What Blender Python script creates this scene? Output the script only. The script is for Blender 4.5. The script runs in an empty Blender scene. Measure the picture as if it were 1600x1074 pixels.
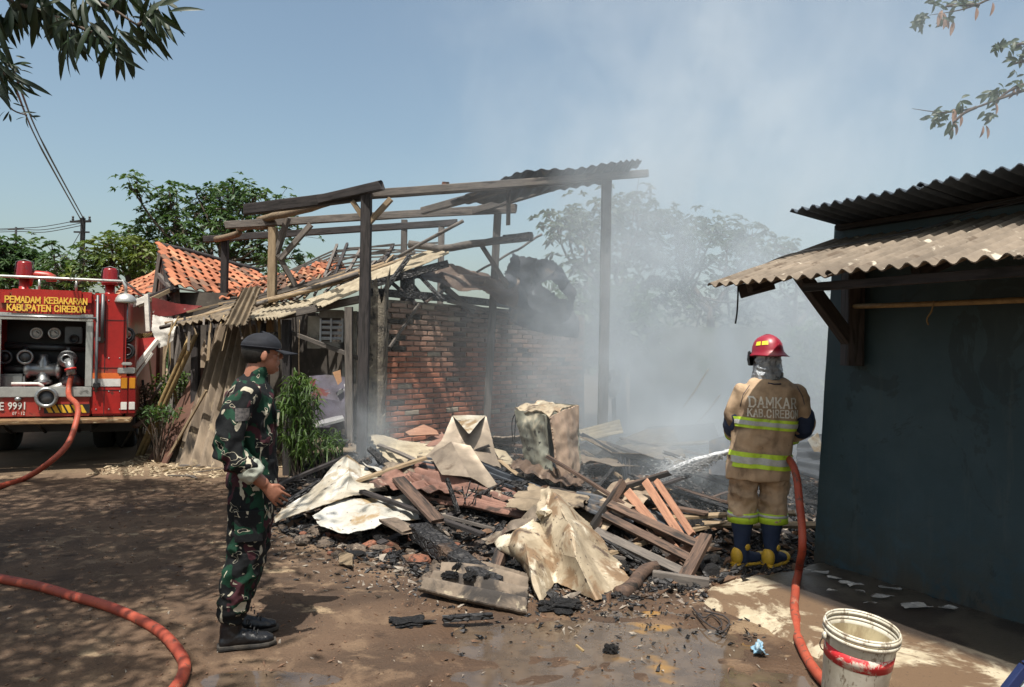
import bpy, bmesh, math, random
import numpy as np
from mathutils import Vector, Matrix, noise, Euler
from mathutils.bvhtree import BVHTree

SC = bpy.context.scene
COL = SC.collection
R = math.radians
RNG = random.Random(7)

# ------------------------------------------------------------------ camera
CAMZ = 1.63
PITCH, ROLL = math.atan(8 / 1200.0), R(1.0)
Fv = Vector((0, math.cos(PITCH), math.sin(PITCH)))
R0 = Vector((1, 0, 0))
U0 = R0.cross(Fv)
Rv = R0 * math.cos(ROLL) + U0 * math.sin(ROLL)
Uv = -R0 * math.sin(ROLL) + U0 * math.cos(ROLL)
cam_d = bpy.data.cameras.new('camera')
cam_d.lens = 27.0; cam_d.sensor_width = 36.0
cam_d.clip_start = 0.05; cam_d.clip_end = 3000
cam = bpy.data.objects.new('camera', cam_d); COL.objects.link(cam)
m3 = Matrix((Rv, Uv, -Fv)).transposed()
cam.matrix_world = Matrix.Translation((0, 0, CAMZ)) @ m3.to_4x4()
SC.camera = cam

# ------------------------------------------------------------------ world and sun
SUN_TO = Vector((-0.08, -0.40, 1.0)).normalized()      # direction from the scene towards the sun
ELEV = math.asin(SUN_TO.z)
AZ = math.atan2(SUN_TO.x, SUN_TO.y)
W = bpy.data.worlds.new('World'); SC.world = W; W.use_nodes = True
wn = W.node_tree; wn.nodes.clear()
sky = wn.nodes.new('ShaderNodeTexSky'); sky.sky_type = 'NISHITA'; sky.sun_disc = False
sky.sun_elevation = ELEV; sky.sun_rotation = AZ % (2 * math.pi)
sky.air_density = 1.0; sky.dust_density = 3.4; sky.ozone_density = 0.6; sky.altitude = 0
bg = wn.nodes.new('ShaderNodeBackground'); bg.inputs['Strength'].default_value = 0.108
wo = wn.nodes.new('ShaderNodeOutputWorld')
tn = wn.nodes.new('ShaderNodeMix'); tn.data_type = 'RGBA'; tn.blend_type = 'MULTIPLY'; tn.inputs[0].default_value = 1.0; tn.inputs[7].default_value = (1.09, 1.11, .985, 1)
wn.links.new(sky.outputs[0], tn.inputs[6]); wn.links.new(tn.outputs[2], bg.inputs[0]); wn.links.new(bg.outputs[0], wo.inputs[0])
sd = bpy.data.lights.new('sun', 'SUN'); sd.energy = 4.8; sd.angle = R(0.53); sd.color = (1.0, 0.955, 0.88)
so = bpy.data.objects.new('sun', sd); COL.objects.link(so)
so.rotation_euler = SUN_TO.to_track_quat('Z', 'Y').to_euler(); so.location = (0, -5, 20)

SC.view_settings.view_transform = 'Standard'
SC.view_settings.look = 'None'
SC.view_settings.exposure = 0.57
SC.view_settings.gamma = 1.0
SC.view_settings.use_curve_mapping = False
SC.render.engine = 'CYCLES'
cy = SC.cycles
cy.use_denoising = True
try: cy.denoiser = 'OPENIMAGEDENOISE'
except Exception: pass
cy.max_bounces = 6; cy.diffuse_bounces = 3; cy.glossy_bounces = 3; cy.transmission_bounces = 4
cy.volume_bounces = 2; cy.transparent_max_bounces = 12
cy.volume_step_rate = 2.0; cy.volume_max_steps = 96
cy.sample_clamp_indirect = 6.0
cy.caustics_reflective = False; cy.caustics_refractive = False

# ------------------------------------------------------------------ picture point helpers
def ray(px, py):
    return Rv * ((px - 800) / 1200.0) + Uv * ((537 - py) / 1200.0) + Fv
def at(px, py, Y):
    d = ray(px, py); t = Y / d.y
    return Vector((d.x * t, Y, CAMZ + d.z * t))
def gnd(px, py, z=0.0):
    d = ray(px, py); t = (z - CAMZ) / d.z
    return Vector((d.x * t, d.y * t, z))
def onz(px, Y, z):
    """the point over column px at depth Y and height z"""
    p = at(px, 540, Y); q = at(px, 640, Y)
    k = (z - p.z) / (q.z - p.z)
    return p.lerp(q, k)

# ------------------------------------------------------------------ objects
WM = {}
USED = {}
def newobj(name, data, M=None, parent=None):
    o = bpy.data.objects.new(name, data)
    M = M if M is not None else Matrix.Identity(4)
    if parent is not None:
        o.parent = parent
        o.matrix_basis = WM[parent.name].inverted() @ M
    else:
        o.matrix_basis = M
    COL.objects.link(o)
    WM[o.name] = M.copy()
    return o
def tag(o, label=None, cat=None, group=None, kind=None):
    if label: o['label'] = label
    if cat: o['category'] = cat
    if group: o['group'] = group
    if kind: o['kind'] = kind
    return o
def thing(name, loc, label, cat, group=None, rotz=0.0):
    M = Matrix.Translation(Vector(loc)) @ Matrix.Rotation(rotz, 4, 'Z')
    return tag(newobj(name, None, M), label, cat, group)

class MB:
    def __init__(s): s.v = []; s.f = []
    def add(s, verts, faces):
        b = len(s.v); s.v += [Vector(p) for p in verts]; s.f += [tuple(i + b for i in f) for f in faces]; return s
    def xf(s, M):
        s.v = [M @ p for p in s.v]; return s
    def box(s, c, size, rot=None):
        sx, sy, sz = [k / 2 for k in size]; c = Vector(c)
        vs = [Vector((x, y, z)) for x in (-sx, sx) for y in (-sy, sy) for z in (-sz, sz)]
        if rot is not None: vs = [rot @ v for v in vs]
        return s.add([v + c for v in vs], [(0,1,3,2),(4,6,7,5),(0,4,5,1),(2,3,7,6),(0,2,6,4),(1,5,7,3)])
    def tube(s, pts, rad, seg=10, cap=True, flat=1.0, upv=None):
        pts = [Vector(p) for p in pts]; n = len(pts)
        if not hasattr(rad, '__len__'): rad = [rad] * n
        t0 = (pts[1] - pts[0]).normalized()
        ref = Vector(upv) if upv is not None else (Vector((0, 0, 1)) if abs(t0.z) < .9 else Vector((1, 0, 0)))
        u = t0.cross(ref).normalized()
        vs = []; fs = []
        for i, p in enumerate(pts):
            if i == 0: t = t0
            elif i == n - 1: t = (pts[-1] - pts[-2]).normalized()
            else: t = ((pts[i + 1] - p).normalized() + (p - pts[i - 1]).normalized()).normalized()
            u = (u - t * u.dot(t))
            u = u.normalized() if u.length > 1e-6 else t.orthogonal().normalized()
            w = t.cross(u)
            for k in range(seg):
                a = 2 * math.pi * k / seg
                vs.append(p + u * math.cos(a) * rad[i] + w * math.sin(a) * rad[i] * flat)
        for i in range(n - 1):
            for k in range(seg):
                k2 = (k + 1) % seg
                fs.append((i * seg + k, i * seg + k2, (i + 1) * seg + k2, (i + 1) * seg + k))
        if cap:
            fs.append(tuple(range(seg))[::-1]); fs.append(tuple((n - 1) * seg + k for k in range(seg)))
        return s.add(vs, fs)
    def loft(s, rings, seg=20, pw=2.0, cap=True):
        """rings: (centre, U semi-axis vector, V semi-axis vector)"""
        vs = []; fs = []; n = len(rings)
        for c, U, V in rings:
            c = Vector(c); U = Vector(U); V = Vector(V)
            for k in range(seg):
                a = 2 * math.pi * k / seg; ca, sa = math.cos(a), math.sin(a)
                ca = math.copysign(abs(ca) ** (2 / pw), ca); sa = math.copysign(abs(sa) ** (2 / pw), sa)
                vs.append(c + U * ca + V * sa)
        for i in range(n - 1):
            for k in range(seg):
                k2 = (k + 1) % seg
                fs.append((i * seg + k, i * seg + k2, (i + 1) * seg + k2, (i + 1) * seg + k))
        if cap:
            fs.append(tuple(range(seg))[::-1]); fs.append(tuple((n - 1) * seg + k for k in range(seg)))
        return s.add(vs, fs)
    def ell(s, c, r, seg=16, rings=10, rot=None, zmin=-1.0, zmax=1.0):
        c = Vector(c); vs = []; fs = []
        t0 = math.acos(max(-1, min(1, zmax))); t1 = math.acos(max(-1, min(1, zmin)))
        for i in range(rings + 1):
            th = t0 + (t1 - t0) * i / rings
            th = min(max(th, .02), math.pi - .02)
            for k in range(seg):
                a = 2 * math.pi * k / seg
                p = Vector((math.sin(th) * math.cos(a) * r[0], math.sin(th) * math.sin(a) * r[1], math.cos(th) * r[2]))
                if rot is not None: p = rot @ p
                vs.append(c + p)
        for i in range(rings):
            for k in range(seg):
                k2 = (k + 1) % seg
                fs.append((i * seg + k, (i + 1) * seg + k, (i + 1) * seg + k2, i * seg + k2))
        fs.append(tuple(range(seg))); fs.append(tuple(rings * seg + k for k in range(seg))[::-1])
        return s.add(vs, fs)
    def lathe(s, prof, seg=24, c=(0, 0, 0), axis='Z', closed=False, cap=True):
        c = Vector(c); vs = []; fs = []; n = len(prof)
        for r_, z in prof:
            for k in range(seg):
                a = 2 * math.pi * k / seg
                if axis == 'Z': p = Vector((math.cos(a) * r_, math.sin(a) * r_, z))
                elif axis == 'Y': p = Vector((math.cos(a) * r_, z, math.sin(a) * r_))
                else: p = Vector((z, math.cos(a) * r_, math.sin(a) * r_))
                vs.append(c + p)
        m = n if closed else n - 1
        for i in range(m):
            j = (i + 1) % n
            for k in range(seg):
                k2 = (k + 1) % seg
                fs.append((i * seg + k, i * seg + k2, j * seg + k2, j * seg + k))
        if not closed and cap:
            fs.append(tuple(range(seg))[::-1]); fs.append(tuple((n - 1) * seg + k for k in range(seg)))
        return s.add(vs, fs)
    def mesh(s, name, smooth=False, fixn=False):
        me = bpy.data.meshes.new(name); me.from_pydata([tuple(p) for p in s.v], [], s.f)
        if fixn:
            bm = bmesh.new(); bm.from_mesh(me); bmesh.ops.recalc_face_normals(bm, faces=bm.faces); bm.to_mesh(me); bm.free()
        if smooth: me.polygons.foreach_set('use_smooth', [True] * len(me.polygons))
        me.update(); return me
def setmat(me, m):
    me.materials.clear(); me.materials.append(m)
def wobj(name, mb, m, parent=None, smooth=False, fixn=False, base=None):
    """mesh given in world coordinates; origin put at its base"""
    vs = mb.v
    if base is None:
        xs = [p.x for p in vs]; ys = [p.y for p in vs]; zs = [p.z for p in vs]
        base = Vector(((min(xs) + max(xs)) / 2, (min(ys) + max(ys)) / 2, min(zs)))
    T = Matrix.Translation(base)
    mb2 = MB(); mb2.v = [p - base for p in vs]; mb2.f = mb.f
    me = mb2.mesh(name, smooth, fixn); setmat(me, m)
    return newobj(name, me, T, parent)
def lobj(name, mb, m, parent, smooth=False, fixn=False, M=None):
    """mesh given in its parent's local coordinates (optionally placed by M inside it)"""
    me = mb.mesh(name, smooth, fixn) if isinstance(mb, MB) else mb
    if m is not None: setmat(me, m)
    L = M if M is not None else Matrix.Identity(4)
    return newobj(name, me, WM[parent.name] @ L, parent)

def frame(p1, p2, roll=0.0, up=Vector((0, 0, 1))):
    x = (p2 - p1).normalized()
    if abs(x.dot(up)) > .98: up = Vector((0, 1, 0))
    y = up.cross(x).normalized(); z = x.cross(y)
    M = Matrix((x, y, z)).transposed().to_4x4()
    return Matrix.Translation(p1) @ M @ Matrix.Rotation(roll, 4, 'X')
def beam_mesh(L, w, h, seed=0, jit=.03, seg=None, taper=0.0, ragged=0.0, bow=0.0):
    r = random.Random(seed); n = seg or max(2, int(L / .25)); mb = MB(); vs = []; fs = []
    ph = r.random() * 9
    c = .12
    prof = [(-1, -1 + c), (-1 + c, -1), (1 - c, -1), (1, -1 + c), (1, 1 - c), (1 - c, 1), (-1 + c, 1), (-1, 1 - c)]
    for i in range(n + 1):
        t = i / n; x = t * L
        k = 1 - taper * t
        oy = bow * math.sin(math.pi * t) * math.sin(ph); oz = bow * math.sin(math.pi * t) * math.cos(ph)
        for j, (a, b) in enumerate(prof):
            e = 0
            if i in (0, n) and ragged: e = r.uniform(-1, 1) * ragged
            vs.append(Vector((x + e, a * w / 2 * k * (1 + r.uniform(-jit, jit)) + oy, b * h / 2 * k * (1 + r.uniform(-jit, jit)) + oz)))
    m = len(prof)
    for i in range(n):
        for k in range(m):
            k2 = (k + 1) % m
            fs.append((i * m + k, i * m + k2, (i + 1) * m + k2, (i + 1) * m + k))
    fs.append(tuple(range(m))[::-1]); fs.append(tuple(n * m + k for k in range(m)))
    mb.add(vs, fs); return mb
SEED = [100]
def beam(name, p1, p2, w, h, m, parent=None, roll=0.0, **kw):
    p1 = Vector(p1); p2 = Vector(p2); SEED[0] += 1
    mb = beam_mesh((p2 - p1).length, w, h, SEED[0], **kw)
    me = mb.mesh(name); setmat(me, m)
    return newobj(name, me, frame(p1, p2, roll), parent)
def pole(name, pts, rad, m, parent=None, seg=9, jit=.0, sub=3, smooth=True):
    pts = spline(pts, sub) if len(pts) > 2 else [Vector(pts[0]).lerp(Vector(pts[1]), i / 6) for i in range(7)]
    SEED[0] += 1; r = random.Random(SEED[0])
    if hasattr(rad, '__len__'): rr = [rad[0] + (rad[1] - rad[0]) * i / (len(pts) - 1) for i in range(len(pts))]
    else: rr = [rad] * len(pts)
    pts = [p + Vector((r.uniform(-1, 1), r.uniform(-1, 1), r.uniform(-1, 1))) * jit for p in pts]
    rr = [q * (1 + r.uniform(-1, 1) * .06) if jit else q for q in rr]
    return wobj(name, MB().tube(pts, rr, seg), m, parent, smooth=smooth)
def spline(pts, sub=6):
    pts = [Vector(p) for p in pts]; out = []
    n = len(pts)
    for i in range(n - 1):
        p0 = pts[max(i - 1, 0)]; p1 = pts[i]; p2 = pts[i + 1]; p3 = pts[min(i + 2, n - 1)]
        for k in range(sub):
            t = k / sub
            out.append(.5 * ((2 * p1) + (p2 - p0) * t + (2 * p0 - 5 * p1 + 4 * p2 - p3) * t * t + (3 * p1 - p0 - 3 * p2 + p3) * t ** 3))
    out.append(pts[-1]); return out

def cr(p0, p1, p2, p3, t):
    return .5 * ((2 * p1) + (p2 - p0) * t + (2 * p0 - 5 * p1 + 4 * p2 - p3) * t * t + (3 * p1 - p0 - 3 * p2 + p3) * t ** 3)
def grid_eval(G, u, v, smooth):
    nr, nc = len(G), len(G[0])
    def row(r_):
        x = u * (nc - 1); i = min(int(x), nc - 2); t = x - i
        if not smooth: return r_[i].lerp(r_[i + 1], t)
        return cr(r_[max(i - 1, 0)], r_[i], r_[i + 1], r_[min(i + 2, nc - 1)], t)
    y = v * (nr - 1); j = min(int(y), nr - 2); t = y - j
    if not smooth: return row(G[j]).lerp(row(G[j + 1]), t)
    return cr(row(G[max(j - 1, 0)]), row(G[j]), row(G[j + 1]), row(G[min(j + 2, nr - 1)]), t)
def sheet(name, G, m, parent=None, nu=40, nv=30, corr=0, amp=.0, axis='v', noi=.0, nsc=3.0, crease=.0, csc=3.0, thick=.004, smooth=False, seed=0, ragged=0.0, shade=False, holes=None):
    """a sheet through control points; corr waves whose ridges run along the given axis"""
    G = [[Vector(p) for p in r_] for r_ in G]
    off = Vector((seed * 3.7, seed * 1.3, 5.1)); r = random.Random(seed + 5)
    P = [[None] * (nu + 1) for _ in range(nv + 1)]
    rg = [[r.uniform(0, 1) * ragged for _ in range(max(nu, nv) + 1)] for _ in range(4)]
    for j in range(nv + 1):
        for i in range(nu + 1):
            u = i / nu; v = j / nv
            uu = u + rg[0][j] * max(0, 1 - u * 9) - rg[1][j] * max(0, 1 - (1 - u) * 9); vv = v + rg[2][i] * max(0, 1 - v * 9) - rg[3][i] * max(0, 1 - (1 - v) * 9)
            P[j][i] = grid_eval(G, uu, vv, smooth)
    N = [[None] * (nu + 1) for _ in range(nv + 1)]
    for j in range(nv + 1):
        for i in range(nu + 1):
            a = P[j][min(i + 1, nu)] - P[j][max(i - 1, 0)]; b = P[min(j + 1, nv)][i] - P[max(j - 1, 0)][i]
            n_ = a.cross(b); N[j][i] = n_.normalized() if n_.length > 1e-9 else Vector((0, 0, 1))
    top = []; bot = []
    for j in range(nv + 1):
        for i in range(nu + 1):
            d = 0
            if corr: d += amp * math.sin(2 * math.pi * corr * ((i / nu) if axis == 'v' else (j / nv)))
            p = P[j][i]
            if crease: d += crease * (1 - 2 * abs(noise.noise(p * csc + off * 2)) * 1.6 - .5 * abs(noise.noise(p * csc * 2.4 + off)))
            if noi: d += noi * (noise.noise(p * nsc + off) + .5 * noise.noise(p * nsc * 2.3 + off))
            q = p + N[j][i] * d
            top.append(q + N[j][i] * thick / 2); bot.append(q - N[j][i] * thick / 2)
    W_ = nu + 1; n = len(top); fs = []
    skip = set()
    if holes:
        for j in range(nv):
            for i in range(nu):
                if holes((i + .5) / nu, (j + .5) / nv): skip.add((i, j))
    def cell(i, j): return 0 <= i < nu and 0 <= j < nv and (i, j) not in skip
    for j in range(nv):
        for i in range(nu):
            if (i, j) in skip: continue
            a = j * W_ + i; b = a + 1; c = b + W_; d = a + W_
            fs.append((a, b, c, d)); fs.append((n + d, n + c, n + b, n + a))
            if not cell(i, j - 1): fs.append((a, n + a, n + b, b))
            if not cell(i, j + 1): fs.append((d, c, n + c, n + d))
            if not cell(i - 1, j): fs.append((a, d, n + d, n + a))
            if not cell(i + 1, j): fs.append((b, n + b, n + c, c))
    mb = MB(); mb.v = top + bot; mb.f = fs
    o = wobj(name, mb, m, parent)
    if shade:
        o.data.polygons.foreach_set('use_smooth', [True] * len(o.data.polygons))
        try: o.data.set_sharp_from_angle(angle=R(35))
        except Exception: pass
    return o
def PG(rows):
    return [[at(*p) if len(p) == 3 else Vector(p[:3]) for p in r_] for r_ in rows]

# ------------------------------------------------------------------ node helpers
class S:
    """a socket with arithmetic"""
    def __init__(s, t, k): s.t = t; s.k = k
    def _m(s, op, *a):
        n = s.t.nodes.new('ShaderNodeMath'); n.operation = op
        for i, x in enumerate((s,) + a):
            if isinstance(x, S): s.t.links.new(x.k, n.inputs[i])
            else: n.inputs[i].default_value = x
        return S(s.t, n.outputs[0])
    def __add__(s, o): return s._m('ADD', o)
    def __radd__(s, o): return s._m('ADD', o)
    def __sub__(s, o): return s._m('SUBTRACT', o)
    def __rsub__(s, o): return (s * -1.0) + o
    def __mul__(s, o): return s._m('MULTIPLY', o)
    def __rmul__(s, o): return s._m('MULTIPLY', o)
    def __truediv__(s, o): return s._m('DIVIDE', o)
    def gt(s, o): return s._m('GREATER_THAN', o)
    def lt(s, o): return s._m('LESS_THAN', o)
    def abs(s): return s._m('ABSOLUTE')
    def exp(s): return s._m('EXPONENT')
    def sqrt(s): return s._m('SQRT')
    def max(s, o): return s._m('MAXIMUM', o)
    def min(s, o): return s._m('MINIMUM', o)
    def pow(s, o): return s._m('POWER', o)
    def ss(s, a, b):
        n = s.t.nodes.new('ShaderNodeMapRange'); n.interpolation_type = 'SMOOTHSTEP'
        s.t.links.new(s.k, n.inputs[0]); n.inputs[1].default_value = a; n.inputs[2].default_value = b
        return S(s.t, n.outputs[0])
class Mat:
    def __init__(s, name):
        s.m = bpy.data.materials.new(name); s.m.use_nodes = True; s.t = s.m.node_tree; s.t.nodes.clear()
        s.out = s.t.nodes.new('ShaderNodeOutputMaterial')
    def N(s, k): return s.t.nodes.new(k)
    def L(s, a, b): s.t.links.new(a.k if isinstance(a, S) else a, b)
    def coords(s, kind='Object'):
        if kind == 'World': return S(s.t, s.N('ShaderNodeNewGeometry').outputs['Position'])
        return S(s.t, s.N('ShaderNodeTexCoord').outputs[kind])
    def xf(s, v, scale=(1, 1, 1), loc=(0, 0, 0), rot=(0, 0, 0)):
        n = s.N('ShaderNodeMapping'); s.L(v, n.inputs[0]); n.inputs['Scale'].default_value = scale
        n.inputs['Location'].default_value = loc; n.inputs['Rotation'].default_value = rot
        return S(s.t, n.outputs[0])
    def rand(s):
        return S(s.t, s.N('ShaderNodeObjectInfo').outputs['Random'])
    def shift(s, v, amt=20.0):
        n = s.N('ShaderNodeVectorMath'); n.operation = 'MULTIPLY_ADD'
        c = s.N('ShaderNodeCombineXYZ'); r_ = s.rand()
        s.L(r_, c.inputs[0]); s.L(r_, c.inputs[1]); s.L(r_, c.inputs[2])
        s.L(c.outputs[0], n.inputs[0]); n.inputs[1].default_value = (amt, amt * .7, amt * 1.3); s.L(v, n.inputs[2])
        return S(s.t, n.outputs[0])
    def noise(s, v, scale=5, detail=4, rough=.55, dist=0, w=None, out='Fac'):
        n = s.N('ShaderNodeTexNoise'); n.inputs['Scale'].default_value = scale; n.inputs['Detail'].default_value = detail
        n.inputs['Roughness'].default_value = rough; n.inputs['Distortion'].default_value = dist
        s.L(v, n.inputs['Vector']); return S(s.t, n.outputs[out])
    def voro(s, v, scale=5, feat='F1', out='Distance', rand=1.0):
        n = s.N('ShaderNodeTexVoronoi'); n.feature = feat; n.inputs['Scale'].default_value = scale
        n.inputs['Randomness'].default_value = rand
        s.L(v, n.inputs['Vector']); return S(s.t, n.outputs[out])
    def ramp(s, f, stops, interp='LINEAR'):
        n = s.N('ShaderNodeValToRGB'); n.color_ramp.interpolation = interp
        e = n.color_ramp.elements
        while len(e) < len(stops): e.new(.5)
        for k, (p, c) in enumerate(stops):
            e[k].position = p; e[k].color = (*c[:3], 1)
        s.L(f, n.inputs[0]); return S(s.t, n.outputs[0])
    def mix(s, f, a, b):
        n = s.N('ShaderNodeMix'); n.data_type = 'RGBA'
        if isinstance(f, S): s.L(f, n.inputs[0])
        else: n.inputs[0].default_value = f
        for k, x in ((6, a), (7, b)):
            if isinstance(x, S): s.L(x, n.inputs[k])
            else: n.inputs[k].default_value = (*x[:3], 1)
        return S(s.t, n.outputs[2])
    def mul(s, a, b, f=1.0):
        n = s.N('ShaderNodeMix'); n.data_type = 'RGBA'; n.blend_type = 'MULTIPLY'
        n.inputs[0].default_value = f
        for k, x in ((6, a), (7, b)):
            if isinstance(x, S): s.L(x, n.inputs[k])
            else: n.inputs[k].default_value = (*x[:3], 1)
        return S(s.t, n.outputs[2])
    def gray(s, x):
        n = s.N('ShaderNodeCombineColor')
        for i in range(3): s.L(x, n.inputs[i])
        return S(s.t, n.outputs[0])
    def bsdf(s, col, rough=.8, metal=0.0, bump=None, bstr=.4, bdist=.01, spec=.5, extra=None):
        b = s.N('ShaderNodeBsdfPrincipled')
        for key, x in (('Base Color', col), ('Roughness', rough), ('Metallic', metal), ('Specular IOR Level', spec)):
            if isinstance(x, S): s.L(x, b.inputs[key])
            elif hasattr(x, '__len__'): b.inputs[key].default_value = (*x[:3], 1)
            else: b.inputs[key].default_value = x
        if bump is not None:
            n = s.N('ShaderNodeBump'); n.inputs['Strength'].default_value = bstr; n.inputs['Distance'].default_value = bdist
            s.L(bump, n.inputs['Height']); s.L(n.outputs[0], b.inputs['Normal'])
        if extra:
            for k, x in extra.items(): b.inputs[k].default_value = x
        s.L(b.outputs[0], s.out.inputs[0]); s.b = b
        return s.m
    def sep(s, v):
        n = s.N('ShaderNodeSeparateXYZ'); s.L(v, n.inputs[0]); return [S(s.t, n.outputs[i]) for i in range(3)]

MC = {}
def pm(name, c1, c2, scale=6, stretch=(1, 1, 1), rough=.8, metal=0.0, bstr=.4, bdist=.006, bscale=None, rnd=.25, spots=(), coords='Object', spec=.4, detail=5, shift=True):
    """plain material: two colours mixed by noise, grain, spots of other colours, a per-object brightness"""
    if name in MC: return MC[name]
    M_ = Mat(name); v = M_.coords(coords)
    if shift: v = M_.shift(v)
    vs = M_.xf(v, stretch)
    n1 = M_.noise(vs, scale, detail, .6)
    col = M_.mix(n1.ss(.3, .7), c1, c2)
    fine = M_.noise(vs, (bscale or scale * 5), 4, .65)
    col = M_.mul(col, M_.gray(fine * .7 + .65), .8)
    for k, (sc, ss_, thr, soft) in enumerate(spots):
        m_ = M_.noise(M_.xf(v, stretch, loc=(3.1 * k + 1, 7.7 * k, 2.2)), ss_, 5, .62, .4).ss(thr - soft, thr + soft)
        col = M_.mix(m_, col, sc)
    if rnd: col = M_.mul(col, M_.gray(M_.rand() * (2 * rnd) + (1 - rnd)))
    MC[name] = M_.bsdf(col, rough, metal, fine, bstr, bdist, spec)
    return MC[name]

# ------------------------------------------------------------------ shared materials
WOOD_GREY = pm('weathered_wood', (.145, .125, .108), (.075, .066, .060), 5, (1, 9, 9), .85, bstr=.5, bdist=.004, spots=[((.025, .02, .018), 2.2, .62, .05)])
WOOD_PALE = pm('pale_dry_wood', (0.259, 0.194, 0.122), (0.158, 0.112, 0.068), 5, (1, 9, 9), .85, spots=[((.08, .06, .045), 2.5, .64, .05)])
WOOD_BROWN = pm('brown_wood', (.125, .078, .055), (.065, .042, .032), 5, (1, 9, 9), .8, spots=[((.014, .012, .011), .9, .56, .05), ((.02, .015, .012), 2.5, .6, .06)])
WOOD_ORANGE = pm('fresh_split_wood', (.36, .19, .12), (.24, .12, .075), 5, (1, 10, 10), .8, bstr=.35, spots=[((.05, .03, .02), 3, .68, .05)])
WOOD_DARK = pm('smoke_darkened_wood', (.046, .038, .036), (.025, .022, .023), 5, (1, 9, 9), .85, spots=[((.012, .010, .009), 3, .55, .08)])
BAMBOO = pm('bamboo', (0.311, 0.222, 0.104), (0.207, 0.141, 0.067), 4, (1, 6, 6), .6, bstr=.2)
def char_mat():
    M_ = Mat('charcoal'); v = M_.shift(M_.coords())
    c = M_.voro(M_.xf(v, (.6, 1, 1)), 26, 'DISTANCE_TO_EDGE')
    n = M_.noise(v, 12, 5, .6)
    col = M_.mix(c.ss(.0, .12), (.006, .006, .006), (.022, .021, .022))
    col = M_.mix(n.ss(.56, .72), col, (.085, .08, .078))
    col = M_.mix(M_.noise(M_.xf(v, (1, 1, 1), (4, 4, 4)), 3, 3).ss(.62, .7), col, (.07, .045, .03))
    return M_.bsdf(col, .55, 0, c.ss(0, .2) + n * .4, .9, .012, .4)
CHAR = char_mat()
STONE = pm('rubble_stone', (0.144, 0.108, 0.079), (0.065, 0.050, 0.040), 6, rough=.92, bstr=.8, bdist=.01, rnd=.5, spots=[((.30, .26, .2), 4, .64, .06), ((.015, .013, .012), 3, .6, .08)])
RUBBLE_RED = pm('broken_brick', (0.216, 0.086, 0.050), (0.115, 0.050, 0.032), 7, rough=.92, bstr=.7, rnd=.4, spots=[((.02, .018, .016), 4, .58, .08)])
ASB = pm('weathered_fibre_cement', (0.223, 0.174, 0.120), (0.116, 0.090, 0.062), 5, rough=.92, bstr=.5, bdist=.003, rnd=.12, spots=[((.05, .04, .032), 3.5, .62, .06), ((.42, .36, .27), 8, .68, .05)])
ASB_PALE = pm('bleached_fibre_cement', (0.370, 0.318, 0.229), (0.237, 0.196, 0.137), 6, rough=.9, bstr=.4, bdist=.003, rnd=.1, spots=[((.10, .08, .06), 6, .66, .04)])
ASB_BROWN = pm('brown_stained_fibre_cement', (.32, .25, .18), (.15, .115, .085), 4, (1, 1, .25), rough=.92, bstr=.5, bdist=.004, rnd=.1, spots=[((.03, .025, .02), 3, .62, .05), ((.38, .30, .2), 6, .64, .05)])
SHEET_CREAM = pm('scorched_cream_sheet_metal', (.42, .35, .25), (.27, .215, .145), 4, rough=.55, metal=.15, bstr=.25, bdist=.003, rnd=.05, spec=.5,
    spots=[((.62, .56, .44), 3.5, .62, .05), ((.22, .145, .085), 4.2, .555, .06), ((.10, .07, .05), 6.2, .63, .05), ((.06, .042, .03), 30, .64, .03)])
SHEET_WHITE = pm('scorched_white_sheet', (0.482, 0.450, 0.381), (0.343, 0.295, 0.218), 4, rough=.45, metal=.1, bstr=.25, bdist=.003, rnd=.05,
    spots=[((.66, .64, .60), 3, .6, .05), ((.22, .15, .08), 4, .585, .06), ((.09, .065, .05), 7, .65, .04), ((.05, .04, .03), 24, .67, .03)])
SHEET_BRIGHT = pm('bright_white_sheet', (0.474, 0.468, 0.438), (0.367, 0.343, 0.290), 3.4, rough=.4, bstr=.2, rnd=0, spots=[((.28, .2, .11), 4, .585, .06), ((.10, .08, .06), 7, .65, .04), ((.04, .03, .025), 24, .66, .03)])
SHEET_TAN = pm('heat_dulled_sheet_metal', (0.270, 0.220, 0.166), (0.180, 0.144, 0.112), 3, rough=.5, metal=.35, bstr=.2, rnd=.05, spots=[((.10, .07, .05), 4, .64, .08)])
SHEET_PINK = pm('rust_pink_roof_sheet', (0.230, 0.122, 0.090), (0.137, 0.072, 0.056), 4, (1, 1, 1), rough=.75, metal=.1, bstr=.4, rnd=.05, spots=[((.055, .035, .028), 4, .58, .08), ((.42, .34, .26), 6, .66, .05)])
SHEET_DARK = pm('soot_blackened_sheet', (.058, .066, .078), (.030, .034, .042), 4, rough=.6, metal=.3, bstr=.3, rnd=.15, spots=[((.13, .10, .075), 3, .62, .06)])
SHEET_RUST = pm('rusted_sheet', (0.122, 0.083, 0.058), (0.072, 0.050, 0.040), 4, rough=.7, metal=.2, bstr=.3, rnd=.1, spots=[((.24, .19, .15), 3, .6, .06), ((.03, .026, .024), 4, .62, .06)])
CABLE = pm('black_cable', (.012, .012, .012), (.02, .02, .02), 8, rough=.5, rnd=0)
CLOTHW = pm('dirty_white_cloth', (.62, .6, .56), (.42, .4, .36), 8, rough=.9, bstr=.5, rnd=.05, spots=[((.1, .08, .07), 5, .64, .05)])

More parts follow.
